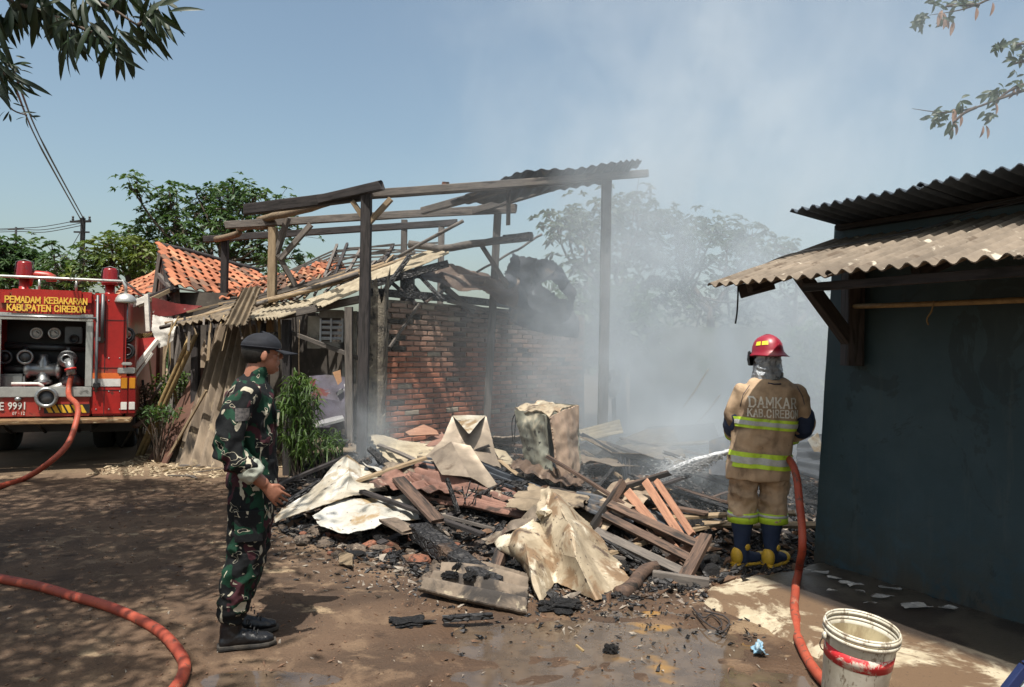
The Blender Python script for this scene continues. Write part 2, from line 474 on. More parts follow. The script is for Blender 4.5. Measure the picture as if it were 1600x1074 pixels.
# ------------------------------------------------------------------ ground
def edge_y(x):
    pts = [(-9, 12), (-2.8, 9.2), (-2.2, 7.3), (-1.5, 6.5), (-.97, 6.0), (-.3, 5.5), (.66, 5.3), (1.3, 5.45), (1.9, 5.85), (2.6, 6.3), (3.4, 6.7), (9, 9)]
    for (a, b), (c, d) in zip(pts, pts[1:]):
        if a <= x <= c: return b + (d - b) * (x - a) / (c - a)
    return 12
def smooth01(t): t = max(0., min(1., t)); return t * t * (3 - 2 * t)
def heap(x, y):
    """height of the burnt debris above the yard"""
    e = edge_y(x); t = smooth01((y - e) / 2.1)
    side = smooth01((x + 3.0) / .8) * smooth01((5.2 - x) / 1.5) * smooth01((12.5 - y) / 1.5)
    h = .40 * t * side
    if x > 1.2: h *= 1 - .35 * smooth01((x - 1.2) / .8) * smooth01((9.0 - y) / 2)
    if h <= 0: return 0
    n = noise.noise(Vector((x * 1.7, y * 1.7, 3))) * .09 + noise.noise(Vector((x * 5, y * 5, 8))) * .045 + noise.noise(Vector((x * 14, y * 14, 1))) * .022
    return h + n * min(1, h * 8)
PUDS = []
for (px, py, a, b) in [(955, 1010, .75, .36), (1010, 1062, .8, .22), (1075, 1040, .4, .2), (905, 985, .3, .16), (400, 1062, .22, .10), (455, 1060, .2, .07), (1000, 958, .3, .07), (690, 1010, .12, .05)]:
    g = gnd(px, py); PUDS.append((g.x, g.y, a, b))
def puddle_w(x, y):
    w = 0
    for cx, cy, a, b in PUDS:
        d = ((x - cx) / a) ** 2 + ((y - cy) / b) ** 2
        if d < 2.2: w = max(w, 1 - d / 2.2)
    return w
def gz(x, y):
    n = noise.noise(Vector((x * .7, y * .7, 0))) * .012 + noise.noise(Vector((x * 2.6, y * 2.6, 4))) * .008 + noise.noise(Vector((x * 9, y * 9, 2))) * .004
    if abs(x) < 5 and y < 9:
        n += noise.noise(Vector((x * 26, y * 26, 2))) * .0028 + abs(noise.noise(Vector((x * 5.3, y * 7, 9)))) * .006
    w = puddle_w(x, y)
    n -= .017 * smooth01(w * 1.6)
    far = smooth01((y - 14) / 30)
    return n * (1 - far) + .002
def hz(x, y): return max(gz(x, y), heap(x, y))
def cuts(a, b, step, grow, far):
    out = [a]
    while out[-1] < b: out.append(out[-1] + step)
    s_ = step
    hi = [];  v = out[-1]
    while v < far: s_ *= grow; v += s_; hi.append(v)
    return out, hi
xs, xh = cuts(-4.6, 4.2, .035, 1.35, 900)
xl = [-4.6 - (h - xs[-1]) for h in xh][::-1]; XS = xl + xs + xh
ys, yh = cuts(2.6, 8.6, .032, 1.16, 1500)
yl = [2.2, 1.6, 1.0, .4, -.4, -1.5, -3, -6, -12, -30, -80][::-1]; YS = yl + ys + yh
mb = MB(); nx = len(XS)
for y in YS:
    for x in XS: mb.v.append(Vector((x, y, gz(x, y))))
mb.f = [(j * nx + i, j * nx + i + 1, (j + 1) * nx + i + 1, (j + 1) * nx + i) for j in range(len(YS) - 1) for i in range(nx - 1)]
def ground_mat():
    M_ = Mat('trampled_mud'); v = M_.coords('World')
    a = M_.noise(v, .9, 5, .6, .6); b = M_.noise(M_.xf(v, loc=(5, 2, 0)), 3.4, 6, .62, .5); c = M_.noise(v, 38, 5, .7)
    peb = M_.voro(v, 55, 'F1')
    x, y, z = M_.sep(v)
    col = M_.mix(a.ss(.36, .62), (.052, .032, .020), (.108, .068, .042))
    col = M_.mix(b.ss(.52, .66), col, (.165, .11, .068))
    col = M_.mix(b.ss(.40, .30), col, (.042, .025, .015))
    pale = M_.noise(M_.xf(v, (1, 1.8, 1), loc=(9.3, 4.2, 0)), 1.35, 7, .68, .3).ss(.60, .66)
    col = M_.mix(pale * .75, col, (.30, .22, .135))
    grit = M_.noise(M_.xf(v, loc=(1, 7, 3)), 95, 3, .6).ss(.66, .73)
    col = M_.mix(grit * .6, col, (.34, .28, .21))
    dk = M_.noise(M_.xf(v, loc=(3, 1, 3)), 60, 4, .7).ss(.60, .66)
    col = M_.mix(dk * .75, col, (.016, .012, .010))
    # ash trodden in near the debris
    ash = M_.noise(M_.xf(v, loc=(2, 8, 0)), 2.6, 6, .66).ss(.5, .64) * y.ss(4.6, 6.0) * x.ss(-2.6, -1.2)
    col = M_.mix(ash * .85, col, (.022, .019, .018))
    far = y.ss(8.8, 10.5)
    col = M_.mix(far * .6, col, (.27, .20, .125))
    wet = (x.ss(-1.6, -.2) * y.ss(6.2, 4.6) * a.ss(.3, .55)).max(z.ss(.000, -.010))
    col = M_.mul(col, M_.mix(wet, (1, 1, 1), (.72, .68, .66)))
    rough = .93 - wet * .45 + c * .12
    return M_.bsdf(col, rough, 0, c * .5 + b * .5 + peb * .35, .75, .012, .35)
GROUND_M = ground_mat()
gme = mb.mesh('mud_ground', True); setmat(gme, GROUND_M)
ground = tag(newobj('ground', gme), kind='structure')

def water_mat():
    M_ = Mat('muddy_water'); v = M_.coords('World')
    n = M_.noise(v, 7, 4, .6); w = M_.noise(v, 14, 3)
    col = M_.mix(n.ss(.35, .65), (.10, .072, .050), (.066, .048, .035))
    col = M_.mix(M_.noise(M_.xf(v, loc=(4, 4, 4)), 2.2, 3).ss(.6, .68), col, (.22, .12, .03))
    return M_.bsdf(col, .06, 0, w, .06, .01, .5)
WATER_M = water_mat()
pi_ = 0
for (cx, cy, a, b) in [(PUDS[0][0] + .05, PUDS[0][1] - .1, 1.35, .8), (PUDS[4][0] + .05, PUDS[4][1], .5, .28)]:
    mb = MB(); n = 40; vs = [Vector((cx, cy, -.008))]
    for k in range(n):
        t = 2 * math.pi * k / n; vs.append(Vector((cx + a * math.cos(t), cy + b * math.sin(t), -.008)))
    mb.add(vs, [(0, 1 + k, 1 + (k + 1) % n) for k in range(n)])
    tag(wobj('puddle', mb, WATER_M), kind='structure')

# ash and embers ground under the debris
mb = MB(); NX, NY = 300, 240
hx0, hx1, hy0, hy1 = -3.2, 5.6, 4.9, 12.6
for j in range(NY + 1):
    for i in range(NX + 1):
        x = hx0 + (hx1 - hx0) * i / NX; y = hy0 + (hy1 - hy0) * (j / NY) ** 1.35
        h = heap(x, y)
        h2 = h + (abs(noise.noise(Vector((x * 11, y * 11, 5)))) * .07 + noise.noise(Vector((x * 30, y * 30, 5))) * .022) * min(1, h * 6)
        mb.v.append(Vector((x, y, h2 - .02 + gz(x, y) * .5 if h > 0 else -.06)))
mb.f = [(j * (NX + 1) + i, j * (NX + 1) + i + 1, (j + 1) * (NX + 1) + i + 1, (j + 1) * (NX + 1) + i) for j in range(NY) for i in range(NX)]
def ash_mat():
    M_ = Mat('wet_ash_and_char'); v = M_.coords('World')
    a = M_.noise(v, 2.2, 5, .6, .5); b = M_.noise(M_.xf(v, loc=(3, 2, 0)), 9, 6, .7); c = M_.voro(v, 24, 'F1')
    x, y, z = M_.sep(v)
    col = M_.mix(b.ss(.35, .62), (.010, .009, .009), (.040, .035, .033))
    earth = (z.ss(.13, .02)) * b.ss(.38, .55)
    col = M_.mix(earth, col, (.10, .065, .045))
    col = M_.mix(a.ss(.60, .68), col, (.16, .14, .12))
    col = M_.mix(M_.noise(v, 46, 3, .6).ss(.63, .70), col, (.20, .165, .13))
    return M_.bsdf(col, .62, 0, b + c * .7, .9, .03, .45)
tag(wobj('ash_heap', mb, ash_mat(), smooth=False), kind='stuff')

# ------------------------------------------------------------------ concrete apron beside the right hand building
SLABP = [(1080, 942), (1100, 925), (1138, 910), (1180, 904), (1240, 893), (1270, 882)]
def apron():
    P = [gnd(px, py) for px, py in SLABP]
    Wc = Vector((2.35, 5.93, 0)); Wd = Vector((.476, -.879, 0)); Nn = Vector((-.879, -.476, 0))
    outer = [gnd(1080, 942), gnd(1105, 958), gnd(1160, 972), gnd(1225, 1003), gnd(1300, 1050)]
    inner = []
    loop = [gnd(1270, 880)] + [gnd(1235, 893), gnd(1180, 902), gnd(1138, 908), gnd(1100, 922)] + outer
    loop.append(outer[-1] + Wd * .9 + Nn * .0); loop.append(outer[-1] + Wd * 2.6 + Vector((.15, 0, 0)))
    loop.append(Wc + Wd * 4.2 - Nn * .1); loop.append(Wc - Nn * .1)
    # grid fill clipped to the loop
    import itertools
    def inside(x, y):
        c = False; n = len(loop)
        for i in range(n):
            a = loop[i]; b = loop[(i + 1) % n]
            if (a.y > y) != (b.y > y) and x < (b.x - a.x) * (y - a.y) / (b.y - a.y) + a.x: c = not c
        return c
    def dist(x, y):
        d = 9; p = Vector((x, y, 0)); n = len(loop)
        for i in range(n):
            a = loop[i]; b = loop[(i + 1) % n]; ab = Vector((b.x - a.x, b.y - a.y, 0)); t = max(0, min(1, (p - Vector((a.x, a.y, 0))).dot(ab) / ab.length_squared))
            d = min(d, (p - Vector((a.x, a.y, 0)) - ab * t).length)
        return d
    st = .035; x0, x1, y0, y1 = 1.0, 4.6, 2.0, 6.2
    nx = int((x1 - x0) / st); ny = int((y1 - y0) / st); mb = MB()
    for j in range(ny + 1):
        for i in range(nx + 1):
            x = x0 + i * st; y = y0 + j * st
            if inside(x, y):
                d = dist(x, y) + noise.noise(Vector((x * 6, y * 6, 1))) * .05
                z = -.02 + .065 * smooth01(d / .10) + noise.noise(Vector((x * 4, y * 4, 7))) * .006 + noise.noise(Vector((x * 18, y * 18, 7))) * .002
            else: z = -.03
            mb.v.append(Vector((x, y, z)))
    mb.f = [(j * (nx + 1) + i, j * (nx + 1) + i + 1, (j + 1) * (nx + 1) + i + 1, (j + 1) * (nx + 1) + i) for j in range(ny) for i in range(nx)]
    M_ = Mat('worn_concrete_apron'); v = M_.coords('World'); x, y, z = M_.sep(v)
    a = M_.noise(v, 1.6, 6, .66, .5); b = M_.noise(M_.xf(v, (1, 1, 1), (4, 1, 0)), 6, 6, .7, .5); c = M_.noise(v, 60, 4, .7)
    col = M_.mix(b.ss(.35, .65), (.33, .275, .19), (.46, .40, .29))
    mud = a.ss(.47, .54).max(b.ss(.56, .64))
    col = M_.mix(mud, col, (.12, .075, .043))
    wall_dist = (x * .879 + y * .476)       # distance along the wall normal
    wet = wall_dist.ss(4.02, 4.16)  # wet floor plus eave shade, both painted dark out to the shadow edge
    col = M_.mix(wet * .88, col, (.030, .026, .024))
    col = M_.mix(M_.noise(v, 50, 3).ss(.62, .68) * .5, col, (.05, .035, .025))
    m = M_.bsdf(col, .85 - wet * .5, 0, c + b * .5, .5, .008, .4)
    tag(wobj('concrete_apron', mb, m, smooth=True), kind='structure')
apron()

# ------------------------------------------------------------------ right hand building
WC = Vector((2.35, 5.93, 0)); WD = Vector((.4762, -.8793, 0)); WN = Vector((-.8793, -.4762, 0))   # wall corner, direction, outward normal
def wp(a, n, z): return WC + WD * a + WN * n + Vector((0, 0, z))
bld = thing('painted_outbuilding', WC, 'low dark teal rendered building with corrugated roofs at right edge', 'building')
def wall_mat():
    M_ = Mat('dark_teal_paint'); v = M_.coords('World'); x, y, z = M_.sep(v)
    a = M_.noise(v, 1.1, 5, .6); b = M_.noise(v, 7, 6, .65, .5); c = M_.noise(v, 90, 3, .6)
    col = M_.mix(a.ss(.3, .7), (.022, .048, .062), (.044, .076, .092))
    low = z.ss(.75, .0) * b.ss(.36, .56)
    col = M_.mix(low * .8, col, (.040, .048, .044))
    col = M_.mix((z.ss(.30, .0) * M_.noise(v, 4, 6, .7).ss(.42, .56)) * .85, col, (.060, .050, .038))
    col = M_.mix(M_.noise(M_.xf(v, (1, 1, 1), (9, 3, 1)), 1.7, 6, .7, .8).ss(.56, .60) * .45, col, (.012, .020, .024))
    strk = M_.noise(M_.xf(v, (1, 1, .12), (2, 2, 0)), 7, 5, .7).ss(.52, .70)
    col = M_.mix(strk * .5, col, (.058, .078, .082))
    sp = M_.noise(M_.xf(v, (1, 1, 2.2), (2.6, 1, 1)), 2.4, 7, .68, .4).ss(.705, .72)
    col = M_.mix(sp * .8, col, (.12, .12, .11))
    return M_.bsdf(col, .62, 0, a * .6 + b * .25 + c * .12, .35, .02, .35)
WALLM = wall_mat()
def wbox(name, a0, a1, n0, n1, z0, z1, m, parent, bev=0, jz=0):
    mb = MB(); vs = [wp(a, n, z) for a in (a0, a1) for n in (n0, n1) for z in (z0, z1)]
    mb.add(vs, [(0,1,3,2),(4,6,7,5),(0,4,5,1),(2,3,7,6),(0,2,6,4),(1,5,7,3)])
    return wobj(name, mb, m, parent, fixn=True)
# front wall with a worn corner, end wall, back walls
wall = sheet('wall', [[wp(0, -.06, -.05), wp(1.5, -.06, -.05), wp(3, -.06, -.05), wp(4.6, -.06, -.05)], [wp(.15, -.06, 2.60), wp(1.5, -.06, 2.60), wp(3, -.06, 2.60), wp(4.6, -.06, 2.60)]],
             WALLM, bld, nu=120, nv=70, noi=.004, nsc=4, thick=.12, seed=3)
wbox('end_wall', 0.17, .29, -3.4, -.125, -.05, 2.22, WALLM, bld)
wbox('rear_wall', 0.30, 4.6, -3.4, -3.28, -.05, 2.22, WALLM, bld)
# lower roof
def roof_sheet(name, a0, a1, n_out, z_out, n_in, z_in, waves, amp, m, sag=0.0, seed=0, thick=.007, nu=None):
    G = []
    for t in (0, .33, .66, 1):
        n_ = n_out + (n_in - n_out) * t; z_ = z_out + (z_in - z_out) * t
        G.append([wp(a0 + (a1 - a0) * s_, n_, z_ + sag * math.sin(s_ * math.pi)) for s_ in (0, .33, .66, 1)])
    return sheet(name, G, m, bld, nu=nu or int(waves * 10), nv=16, corr=waves, amp=amp, noi=.004, nsc=2, thick=thick, seed=seed, ragged=.003)
ROOF_L = pm('dusty_fibre_cement_roof', (.21, .170, .13), (.12, .097, .075), 3.5, rough=.94, bstr=.5, bdist=.004, rnd=.04, coords='World', shift=False,
            spots=[((.10, .075, .055), 5, .60, .06), ((.46, .41, .33), 9, .66, .05), ((.05, .04, .03), 30, .70, .03)])
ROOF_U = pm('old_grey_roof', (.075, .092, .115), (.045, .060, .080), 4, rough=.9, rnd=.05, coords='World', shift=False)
pitch = .135 / 1.0
la0 = -.14
for k, (a0, a1) in enumerate([(.14, 1.12), (1.07, 2.15), (2.1, 3.2), (3.15, 4.6)]):
    roof_sheet('roof_sheet', a0, a1, 1.22 + (.03 if k == 0 else 0), 2.08 + .012 * (k % 2), -.0 + .003, 2.485 + .012 * (k % 2), round((a1 - a0) / .098), .015, ROOF_L, seed=k + 20)
# upper roof, nearly flat, jutting over
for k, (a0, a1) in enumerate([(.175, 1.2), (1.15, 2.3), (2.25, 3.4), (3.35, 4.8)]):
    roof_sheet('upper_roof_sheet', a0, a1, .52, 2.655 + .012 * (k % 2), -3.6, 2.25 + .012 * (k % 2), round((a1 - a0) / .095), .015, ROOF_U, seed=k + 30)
# structure under the roofs
beam('eave_beam', wp(.85, 1.12, 2.03), wp(4.4, 1.12, 2.03), .05, .05, WOOD_DARK, bld, jit=.05)
beam('wall_plate', wp(.2, .06, 2.34), wp(4.5, .06, 2.34), .10, .12, WOOD_DARK, bld)
beam('upper_beam', wp(.2, .03, 2.575), wp(4.5, .03, 2.575), .05, .04, WOOD_DARK, bld)
for a in (.378, 1.55, 2.7):
    beam('rafter', wp(a, 1.10, 2.06), wp(a, .10, 2.40), .05, .07, WOOD_DARK, bld)
    if a < 1: beam('knee_brace', wp(a, .62, 2.18), wp(a, .12, 1.74), .07, .10, WOOD_DARK, bld, jit=.04)
    if a < 1: beam('bracket_post', wp(a, .075, 1.55), wp(a, .075, 2.3), .12, .14, WOOD_DARK, bld, jit=.04)
beam('rafter_end', wp(.17, .98, 2.05), wp(.36, .86, 2.11), .04, .09, WOOD_DARK, bld, jit=.02)
bp = pole('cross_pole', [wp(.40, .12, 1.975), wp(1.6, .13, 1.965), wp(3.0, .13, 1.97), wp(4.3, .12, 1.96)], .018, BAMBOO, bld, jit=.002)
# cables on and under the roof
def cable(pts, r_, label, name='cable', m=None, cat='cable', group=None):
    o = wobj(name, MB().tube(spline(pts, 8), r_, 6), m or CABLE, smooth=True)
    return tag(o, label, cat, group)
cable([wp(.15, .72, 2.26), wp(.2, .55, 2.335), wp(.45, .42, 2.375), wp(.8, .36, 2.40), wp(1.1, .30, 2.44), wp(1.4, .22, 2.53), wp(1.8, .2, 2.56), wp(2.3, .22, 2.52), wp(3.4, .25, 2.46)], .006, 'black cable trailing over the lower corrugated roof of the teal building')
cable([wp(.2, .62, 2.31), wp(.4, .5, 2.35), wp(.8, .40, 2.39), wp(1.1, .34, 2.425), wp(1.45, .26, 2.50), wp(2.0, .26, 2.53), wp(3.2, .3, 2.45)], .004, 'thinner black cable lying beside the thicker one on the lower roof')
cable([wp(.17, 1.0, 2.16), wp(.175, 1.0, 2.06), wp(.17, 1.0, 1.92), wp(.155, 1.0, 1.83)], .006, 'short black cord dangling below the eave above the firefighter', 'cord', cat='cord')
cable([wp(1.04, .155, 1.985), wp(1.03, .16, 1.92), wp(1.0, .16, 1.87), wp(1.01, .16, 1.83)], .005, 'pale twine hanging in a kink from the pole under the eave', 'twine', BAMBOO, 'cord')
# litter in the gutter along the wall
PAPER = pm('wet_paper', (.40, .39, .37), (.20, .20, .20), 9, rough=.6, bstr=.3, rnd=.3, spots=[((.06, .05, .05), 7, .6, .05)])
_P = pm('fallen_plaster', (.36, .35, .33), (.2, .2, .19), 9, rough=.85, rnd=.3)
def flat_scrap(name, px, py, w, d, label, m, cat, group=None, z=.052, rot=0, th=.003, curl=.008):
    g = gnd(px, py, z); c, s_ = math.cos(rot), math.sin(rot)
    SEED[0] += 1; r = random.Random(SEED[0])
    def q(x, y): return Vector((g.x + (x * c - y * s_) * w / 2 + r.uniform(-.1, .1) * w, g.y + (x * s_ + y * c) * d / 2 + r.uniform(-.1, .1) * d, z + .004 + r.uniform(0, curl)))
    return tag(sheet(name, [[q(-1, -1), q(0, -1.1), q(1, -.8)], [q(-1.1, 0), q(0, 0), q(1.1, .1)], [q(-.8, 1), q(0, .9), q(1, 1)]], m, nu=8, nv=8, noi=.003, nsc=14, thick=th, smooth=True, seed=SEED[0], ragged=.12), label, cat, group)
SC_L = [(1262, 893, .10, .05), (1282, 897, .16, .07), (1303, 905, .14, .06), (1322, 913, .12, .05), (1335, 917, .16, .06), (1390, 923, .2, .06), (1378, 935, .16, .05), (1430, 950, .24, .09), (1480, 954, .15, .05), (1345, 927, .1, .04), (1300, 926, .08, .03), (1360, 945, .1, .03)]
for i, (px, py, w, d) in enumerate(SC_L):
    if i in (5, 6, 7, 8):
        lab = {5: 'crumpled pale paper, upper one of the pair in the dark gutter by the teal wall', 6: 'flattened pale paper just below the crumpled one in the wall gutter', 7: 'largest grey sheet of sodden litter lying in the wall gutter', 8: 'pale rectangular scrap pressed against the foot of the teal wall'}[i]
        flat_scrap('paper_scrap', px, py, w * .75, d * .75, lab, PAPER, 'litter', rot=RNG.uniform(-.5, .5), curl=.03)
    else:
        flat_scrap('paper_scrap', px, py, w * .65, d * .65, 'small pale scrap among the litter in the wet gutter by the teal wall', PAPER, 'litter', 'small scraps in the gutter', rot=RNG.uniform(-.8, .8), curl=.02)

# ------------------------------------------------------------------ fire engine (local: x to the right along the rear, y forwards, z up; origin on the ground under the right rear corner)
TRP = gnd(206, 728); TRP = Vector((TRP.x, TRP.y, 0)); TA = R(22)
truck = thing('fire_engine', TRP, 'red fire engine seen from behind with open pump panel and rusty rear step', 'fire engine', rotz=TA)
TM = WM[truck.name]; TI = TM.inverted(); TK_O = TI @ Vector((0, 0, CAMZ))
def tk(px, py, y=0.0):
    """truck-local point where the pixel ray meets the plane y"""
    d = TI.to_3x3() @ ray(px, py); t = (y - TK_O.y) / d.y
    return TK_O + d * t
def paint(name, c, rough=.35, spots=(), metal=0.0, **kw):
    return pm(name, c, tuple(k * .82 for k in c), 3, rough=rough, metal=metal, bstr=.08, rnd=0, spots=list(spots) + [(tuple(k * .35 + .02 for k in c), 7, .68, .05)], spec=.5, **kw)
DUST = [((.20, .10, .06), 2.2, .60, .09), ((.10, .02, .015), 9, .66, .05)]
RED = paint('fire_red', (.34, .014, .011), .38, DUST); RED2 = paint('sign_red', (.40, .022, .016), .4, DUST); RED3 = paint('faded_red', (.32, .03, .02), .5, DUST)
SILV = paint('dull_aluminium', (.52, .52, .49), .4, metal=.6); STEEL = paint('steel', (.30, .31, .31), .35, metal=.7)
GREYM = paint('dark_steel', (.11, .115, .12), .45, metal=.5); BLK = paint('black', (.012, .012, .013), .5); WHT = paint('white_band', (.62, .61, .57), .5)
ORG = paint('orange_band', (.75, .16, .03), .5); YEL = paint('yellow', (.70, .42, .03), .5); AMB = paint('amber_lens', (.50, .20, .015), .2)
REDL = paint('red_lens', (.20, .008, .008), .25); GOLD = paint('gold_letters', (.80, .50, .07), .5)
STEPM = pm('rusty_step', (.22, .135, .06), (.10, .055, .028), 7, (1, 4, 4), .85, spots=[((.10, .05, .025), 6, .58, .06), ((.5, .42, .28), 5, .64, .05)], rnd=0)
def tbox(name, x0, x1, y0, y1, z0, z1, m, parent=None, bev=.01):
    mb = MB().box(((x0 + x1) / 2, (y0 + y1) / 2, (z0 + z1) / 2), (x1 - x0, y1 - y0, z1 - z0))
    me = mb.mesh(name)
    if bev:
        bm = bmesh.new(); bm.from_mesh(me); bmesh.ops.bevel(bm, geom=bm.edges[:], offset=min(bev, (x1 - x0) * .3, (y1 - y0) * .3, (z1 - z0) * .3), segments=2, affect='EDGES'); bm.to_mesh(me); bm.free()
    L = lobj(name, me, m, parent or truck) if (parent is None or parent is truck) else None
    if L is None:
        setmat(me, m); L = newobj(name, me, TM, parent)
    return L
def tobj(name, mb, m, parent=None, smooth=True):
    me = mb.mesh(name, smooth); setmat(me, m); return newobj(name, me, TM, parent or truck)
TL = -2.32                                    # left edge
ztop = tk(150, 458).z; zstep = tk(100, 651).z; zop1 = tk(60, 492).z; zop0 = tk(60, 607).z; xo1 = tk(142, 560).x; xo0 = tk(-6, 560).x
# body shell round the pump opening
tbox('body', TL, xo0, 0, 5.6, zstep, ztop, RED, bev=.03)
tbox('body', xo1, -.10, 0, 5.6, zstep, ztop, RED, bev=.03)
tbox('body', xo0, xo1, 0, 5.6, zop1, ztop, RED, bev=.01)
tbox('body', xo0, xo1, 0, 5.6, zstep + .0, zop0 - .0, RED3, bev=.01)
tbox('pump_bay', xo0, xo1, .55, .60, zop0, zop1, BLK, bev=0)
tbox('cab', TL + .05, -.2, 5.8, 7.6, .7, ztop + .1, RED, bev=.1)
tbox('side_locker', -.10, .0, .12, 5.4, zstep - .05, ztop - .55, RED3, bev=.02)
z1, z0 = tk(150, 583).z, tk(150, 592).z
tbox('orange_band', xo1 + .02, -.085, -.006, .0, z0, z1, ORG, bev=0)
tbox('white_band', xo1 + .02, -.085, -.006, .0, tk(150, 604).z, z0, WHT, bev=0)
# sign
sg = tbox('sign_board', tk(19, 470).x, tk(128, 470).x, -.03, 0, tk(70, 491).z, tk(70, 453).z, RED2, bev=.004)
def text_mesh(body, size, depth=.004, bold=.0, align='CENTER', spacing=1.0):
    cu = bpy.data.curves.new('t', 'FONT'); cu.body = body; cu.size = size; cu.extrude = depth; cu.offset = bold
    cu.align_x = align; cu.space_character = spacing; cu.resolution_u = 2
    o = bpy.data.objects.new('t', cu); COL.objects.link(o)
    dg = bpy.context.evaluated_depsgraph_get(); dg.update()
    me = bpy.data.meshes.new_from_object(o.evaluated_get(dg)); bpy.data.objects.remove(o)
    return me
# slab lettering drawn as strokes
GL = {'A': ([[(0, 0), (.5, 1), (1, 0)], [(.2, .33), (.8, .33)]], [(0, 0), (1, 0)]),
 'B': ([[(.02, 0), (.02, 1), (.65, 1), (.88, .88), (.88, .66), (.65, .53), (.02, .53)], [(.65, .53), (.97, .4), (.97, .14), (.72, 0), (.02, 0)]], [(.02, 0), (.02, 1)]),
 'C': ([[(1, .74), (.8, 1), (.25, 1), (0, .78), (0, .22), (.25, 0), (.8, 0), (1, .26)]], []),
 'D': ([[(.02, 0), (.02, 1), (.65, 1), (1, .75), (1, .25), (.65, 0), (.02, 0)]], [(.02, 0), (.02, 1)]),
 'E': ([[(.95, 1), (.02, 1), (.02, 0), (1, 0)], [(.02, .52), (.75, .52)]], []),
 'I': ([[(.5, 0), (.5, 1)]], [(.5, 0), (.5, 1)]), 'K': ([[(.04, 0), (.04, 1)], [(.95, 1), (.08, .42)], [(.36, .6), (1, 0)]], [(.04, 0), (.04, 1), (.95, 1), (1, 0)]),
 'M': ([[(0, 0), (0, 1), (.5, .3), (1, 1), (1, 0)]], [(0, 0), (1, 0)]), 'N': ([[(.02, 0), (.02, 1), (.98, 0), (.98, 1)]], [(.02, 0), (.98, 1)]),
 'O': ([[(.28, 0), (0, .24), (0, .76), (.28, 1), (.72, 1), (1, .76), (1, .24), (.72, 0), (.28, 0)]], []),
 'P': ([[(.02, 0), (.02, 1), (.7, 1), (.95, .86), (.95, .6), (.7, .45), (.02, .45)]], [(.02, 0)]),
 'R': ([[(.02, 0), (.02, 1), (.7, 1), (.95, .86), (.95, .62), (.7, .48), (.02, .48)], [(.5, .48), (1, 0)]], [(.02, 0), (1, 0)]),
 'T': ([[(0, 1), (1, 1)], [(.5, 0), (.5, 1)]], [(.5, 0)]), 'U': ([[(0, 1), (0, .22), (.25, 0), (.75, 0), (1, .22), (1, 1)]], [(0, 1), (1, 1)]), '.': ([[(.5, 0), (.5, .1)]], [])}
def slab(text, h, w, gap, t, place_pt, serif=.16, back=None):
    """flat strokes; place_pt(x, y, k) gives the 3D point of a text-plane point, k a layer number that keeps strokes apart"""
    mb = MB(); W = {'I': .42, '.': .3, ' ': .55, 'M': 1.15}; tot = sum((W.get(c, 1) * w + gap) for c in text) - gap; x0 = -tot / 2; k = 0
    for c in text:
        cw = W.get(c, 1) * w
        if c in GL:
            st, sf = GL[c]; segs = []
            for pl in st: segs += list(zip(pl, pl[1:]))
            segs += [((x - serif, y), (x + serif, y)) for x, y in sf]
            for i, (a, b) in enumerate(segs):
                a = Vector((x0 + a[0] * cw, a[1] * h)); b = Vector((x0 + b[0] * cw, b[1] * h)); d = b - a
                if d.length < 1e-6: continue
                d.normalize(); n = Vector((-d.y, d.x)) * t / 2; ext = d * t * (.45 if i < len(segs) - len(sf) else 0)
                a = a - ext; b = b + ext; m = max(1, int((b - a).length / .012)); k += 1; base = len(mb.v)
                for j in range(m + 1):
                    p = a.lerp(b, j / m); mb.v.append(place_pt(p.x + n.x, p.y + n.y, k)); mb.v.append(place_pt(p.x - n.x, p.y - n.y, k))
                for j in range(m): q = base + 2 * j; mb.f.append((q, q + 1, q + 3, q + 2))
        x0 += cw + gap
    return mb
def ttext(body, size, px, py, y, m, parent, bold=.0, sx=1.0):
    me = text_mesh(body, size, .003, bold); p = tk(px, py, y)
    Mx = Matrix.Translation(p) @ Matrix.Rotation(math.pi / 2, 4, 'X') @ Matrix.Diagonal((sx, 1, 1, 1))
    me.transform(Mx); setmat(me, m); return newobj('lettering', me, TM, parent)
for txt, py, w_ in (('PEMADAM KEBAKARAN', 475.5, .0405), ('KABUPATEN CIREBON', 488, .040)):
    pp_ = tk(73, py - 1.5, -.034); tobj('lettering', slab(txt, .072, w_, .0135, .0145, lambda x, y, k: Vector((pp_.x + x, pp_.y - .0002 * k, pp_.z + y)), .18), GOLD, sg, smooth=False)
for px in (9, 137):
    a = tk(px - 7, 470); b = tk(px + 7, 470)
    tbox('corner_plate', a.x, b.x, -.03, 0, tk(px, 474).z, tk(px, 457).z, RED2, bev=.004)
# opening frame
fr = .06
tbox('opening_frame', xo0 - .02, xo1 + .02, -.02, .0, zop1 - .07, zop1 + .02, SILV)
tbox('opening_frame', xo0 - .02, xo1 + .02, -.025, .0, zop0 - .11, zop0 + .02, SILV)
tbox('opening_frame', xo1 - .06, xo1 + .02, -.022, .0, zop0 + .02, zop1 - .07, SILV)
tbox('opening_frame', xo0 - .02, xo0 + .05, -.022, .0, zop0 + .02, zop1 - .07, SILV)
zr = tk(60, 499).z
tobj('grab_rail', MB().tube([(xo0 - .1, -.07, zr + .03), (xo1 + .06, -.07, zr + .03)], .014, 8), STEEL)
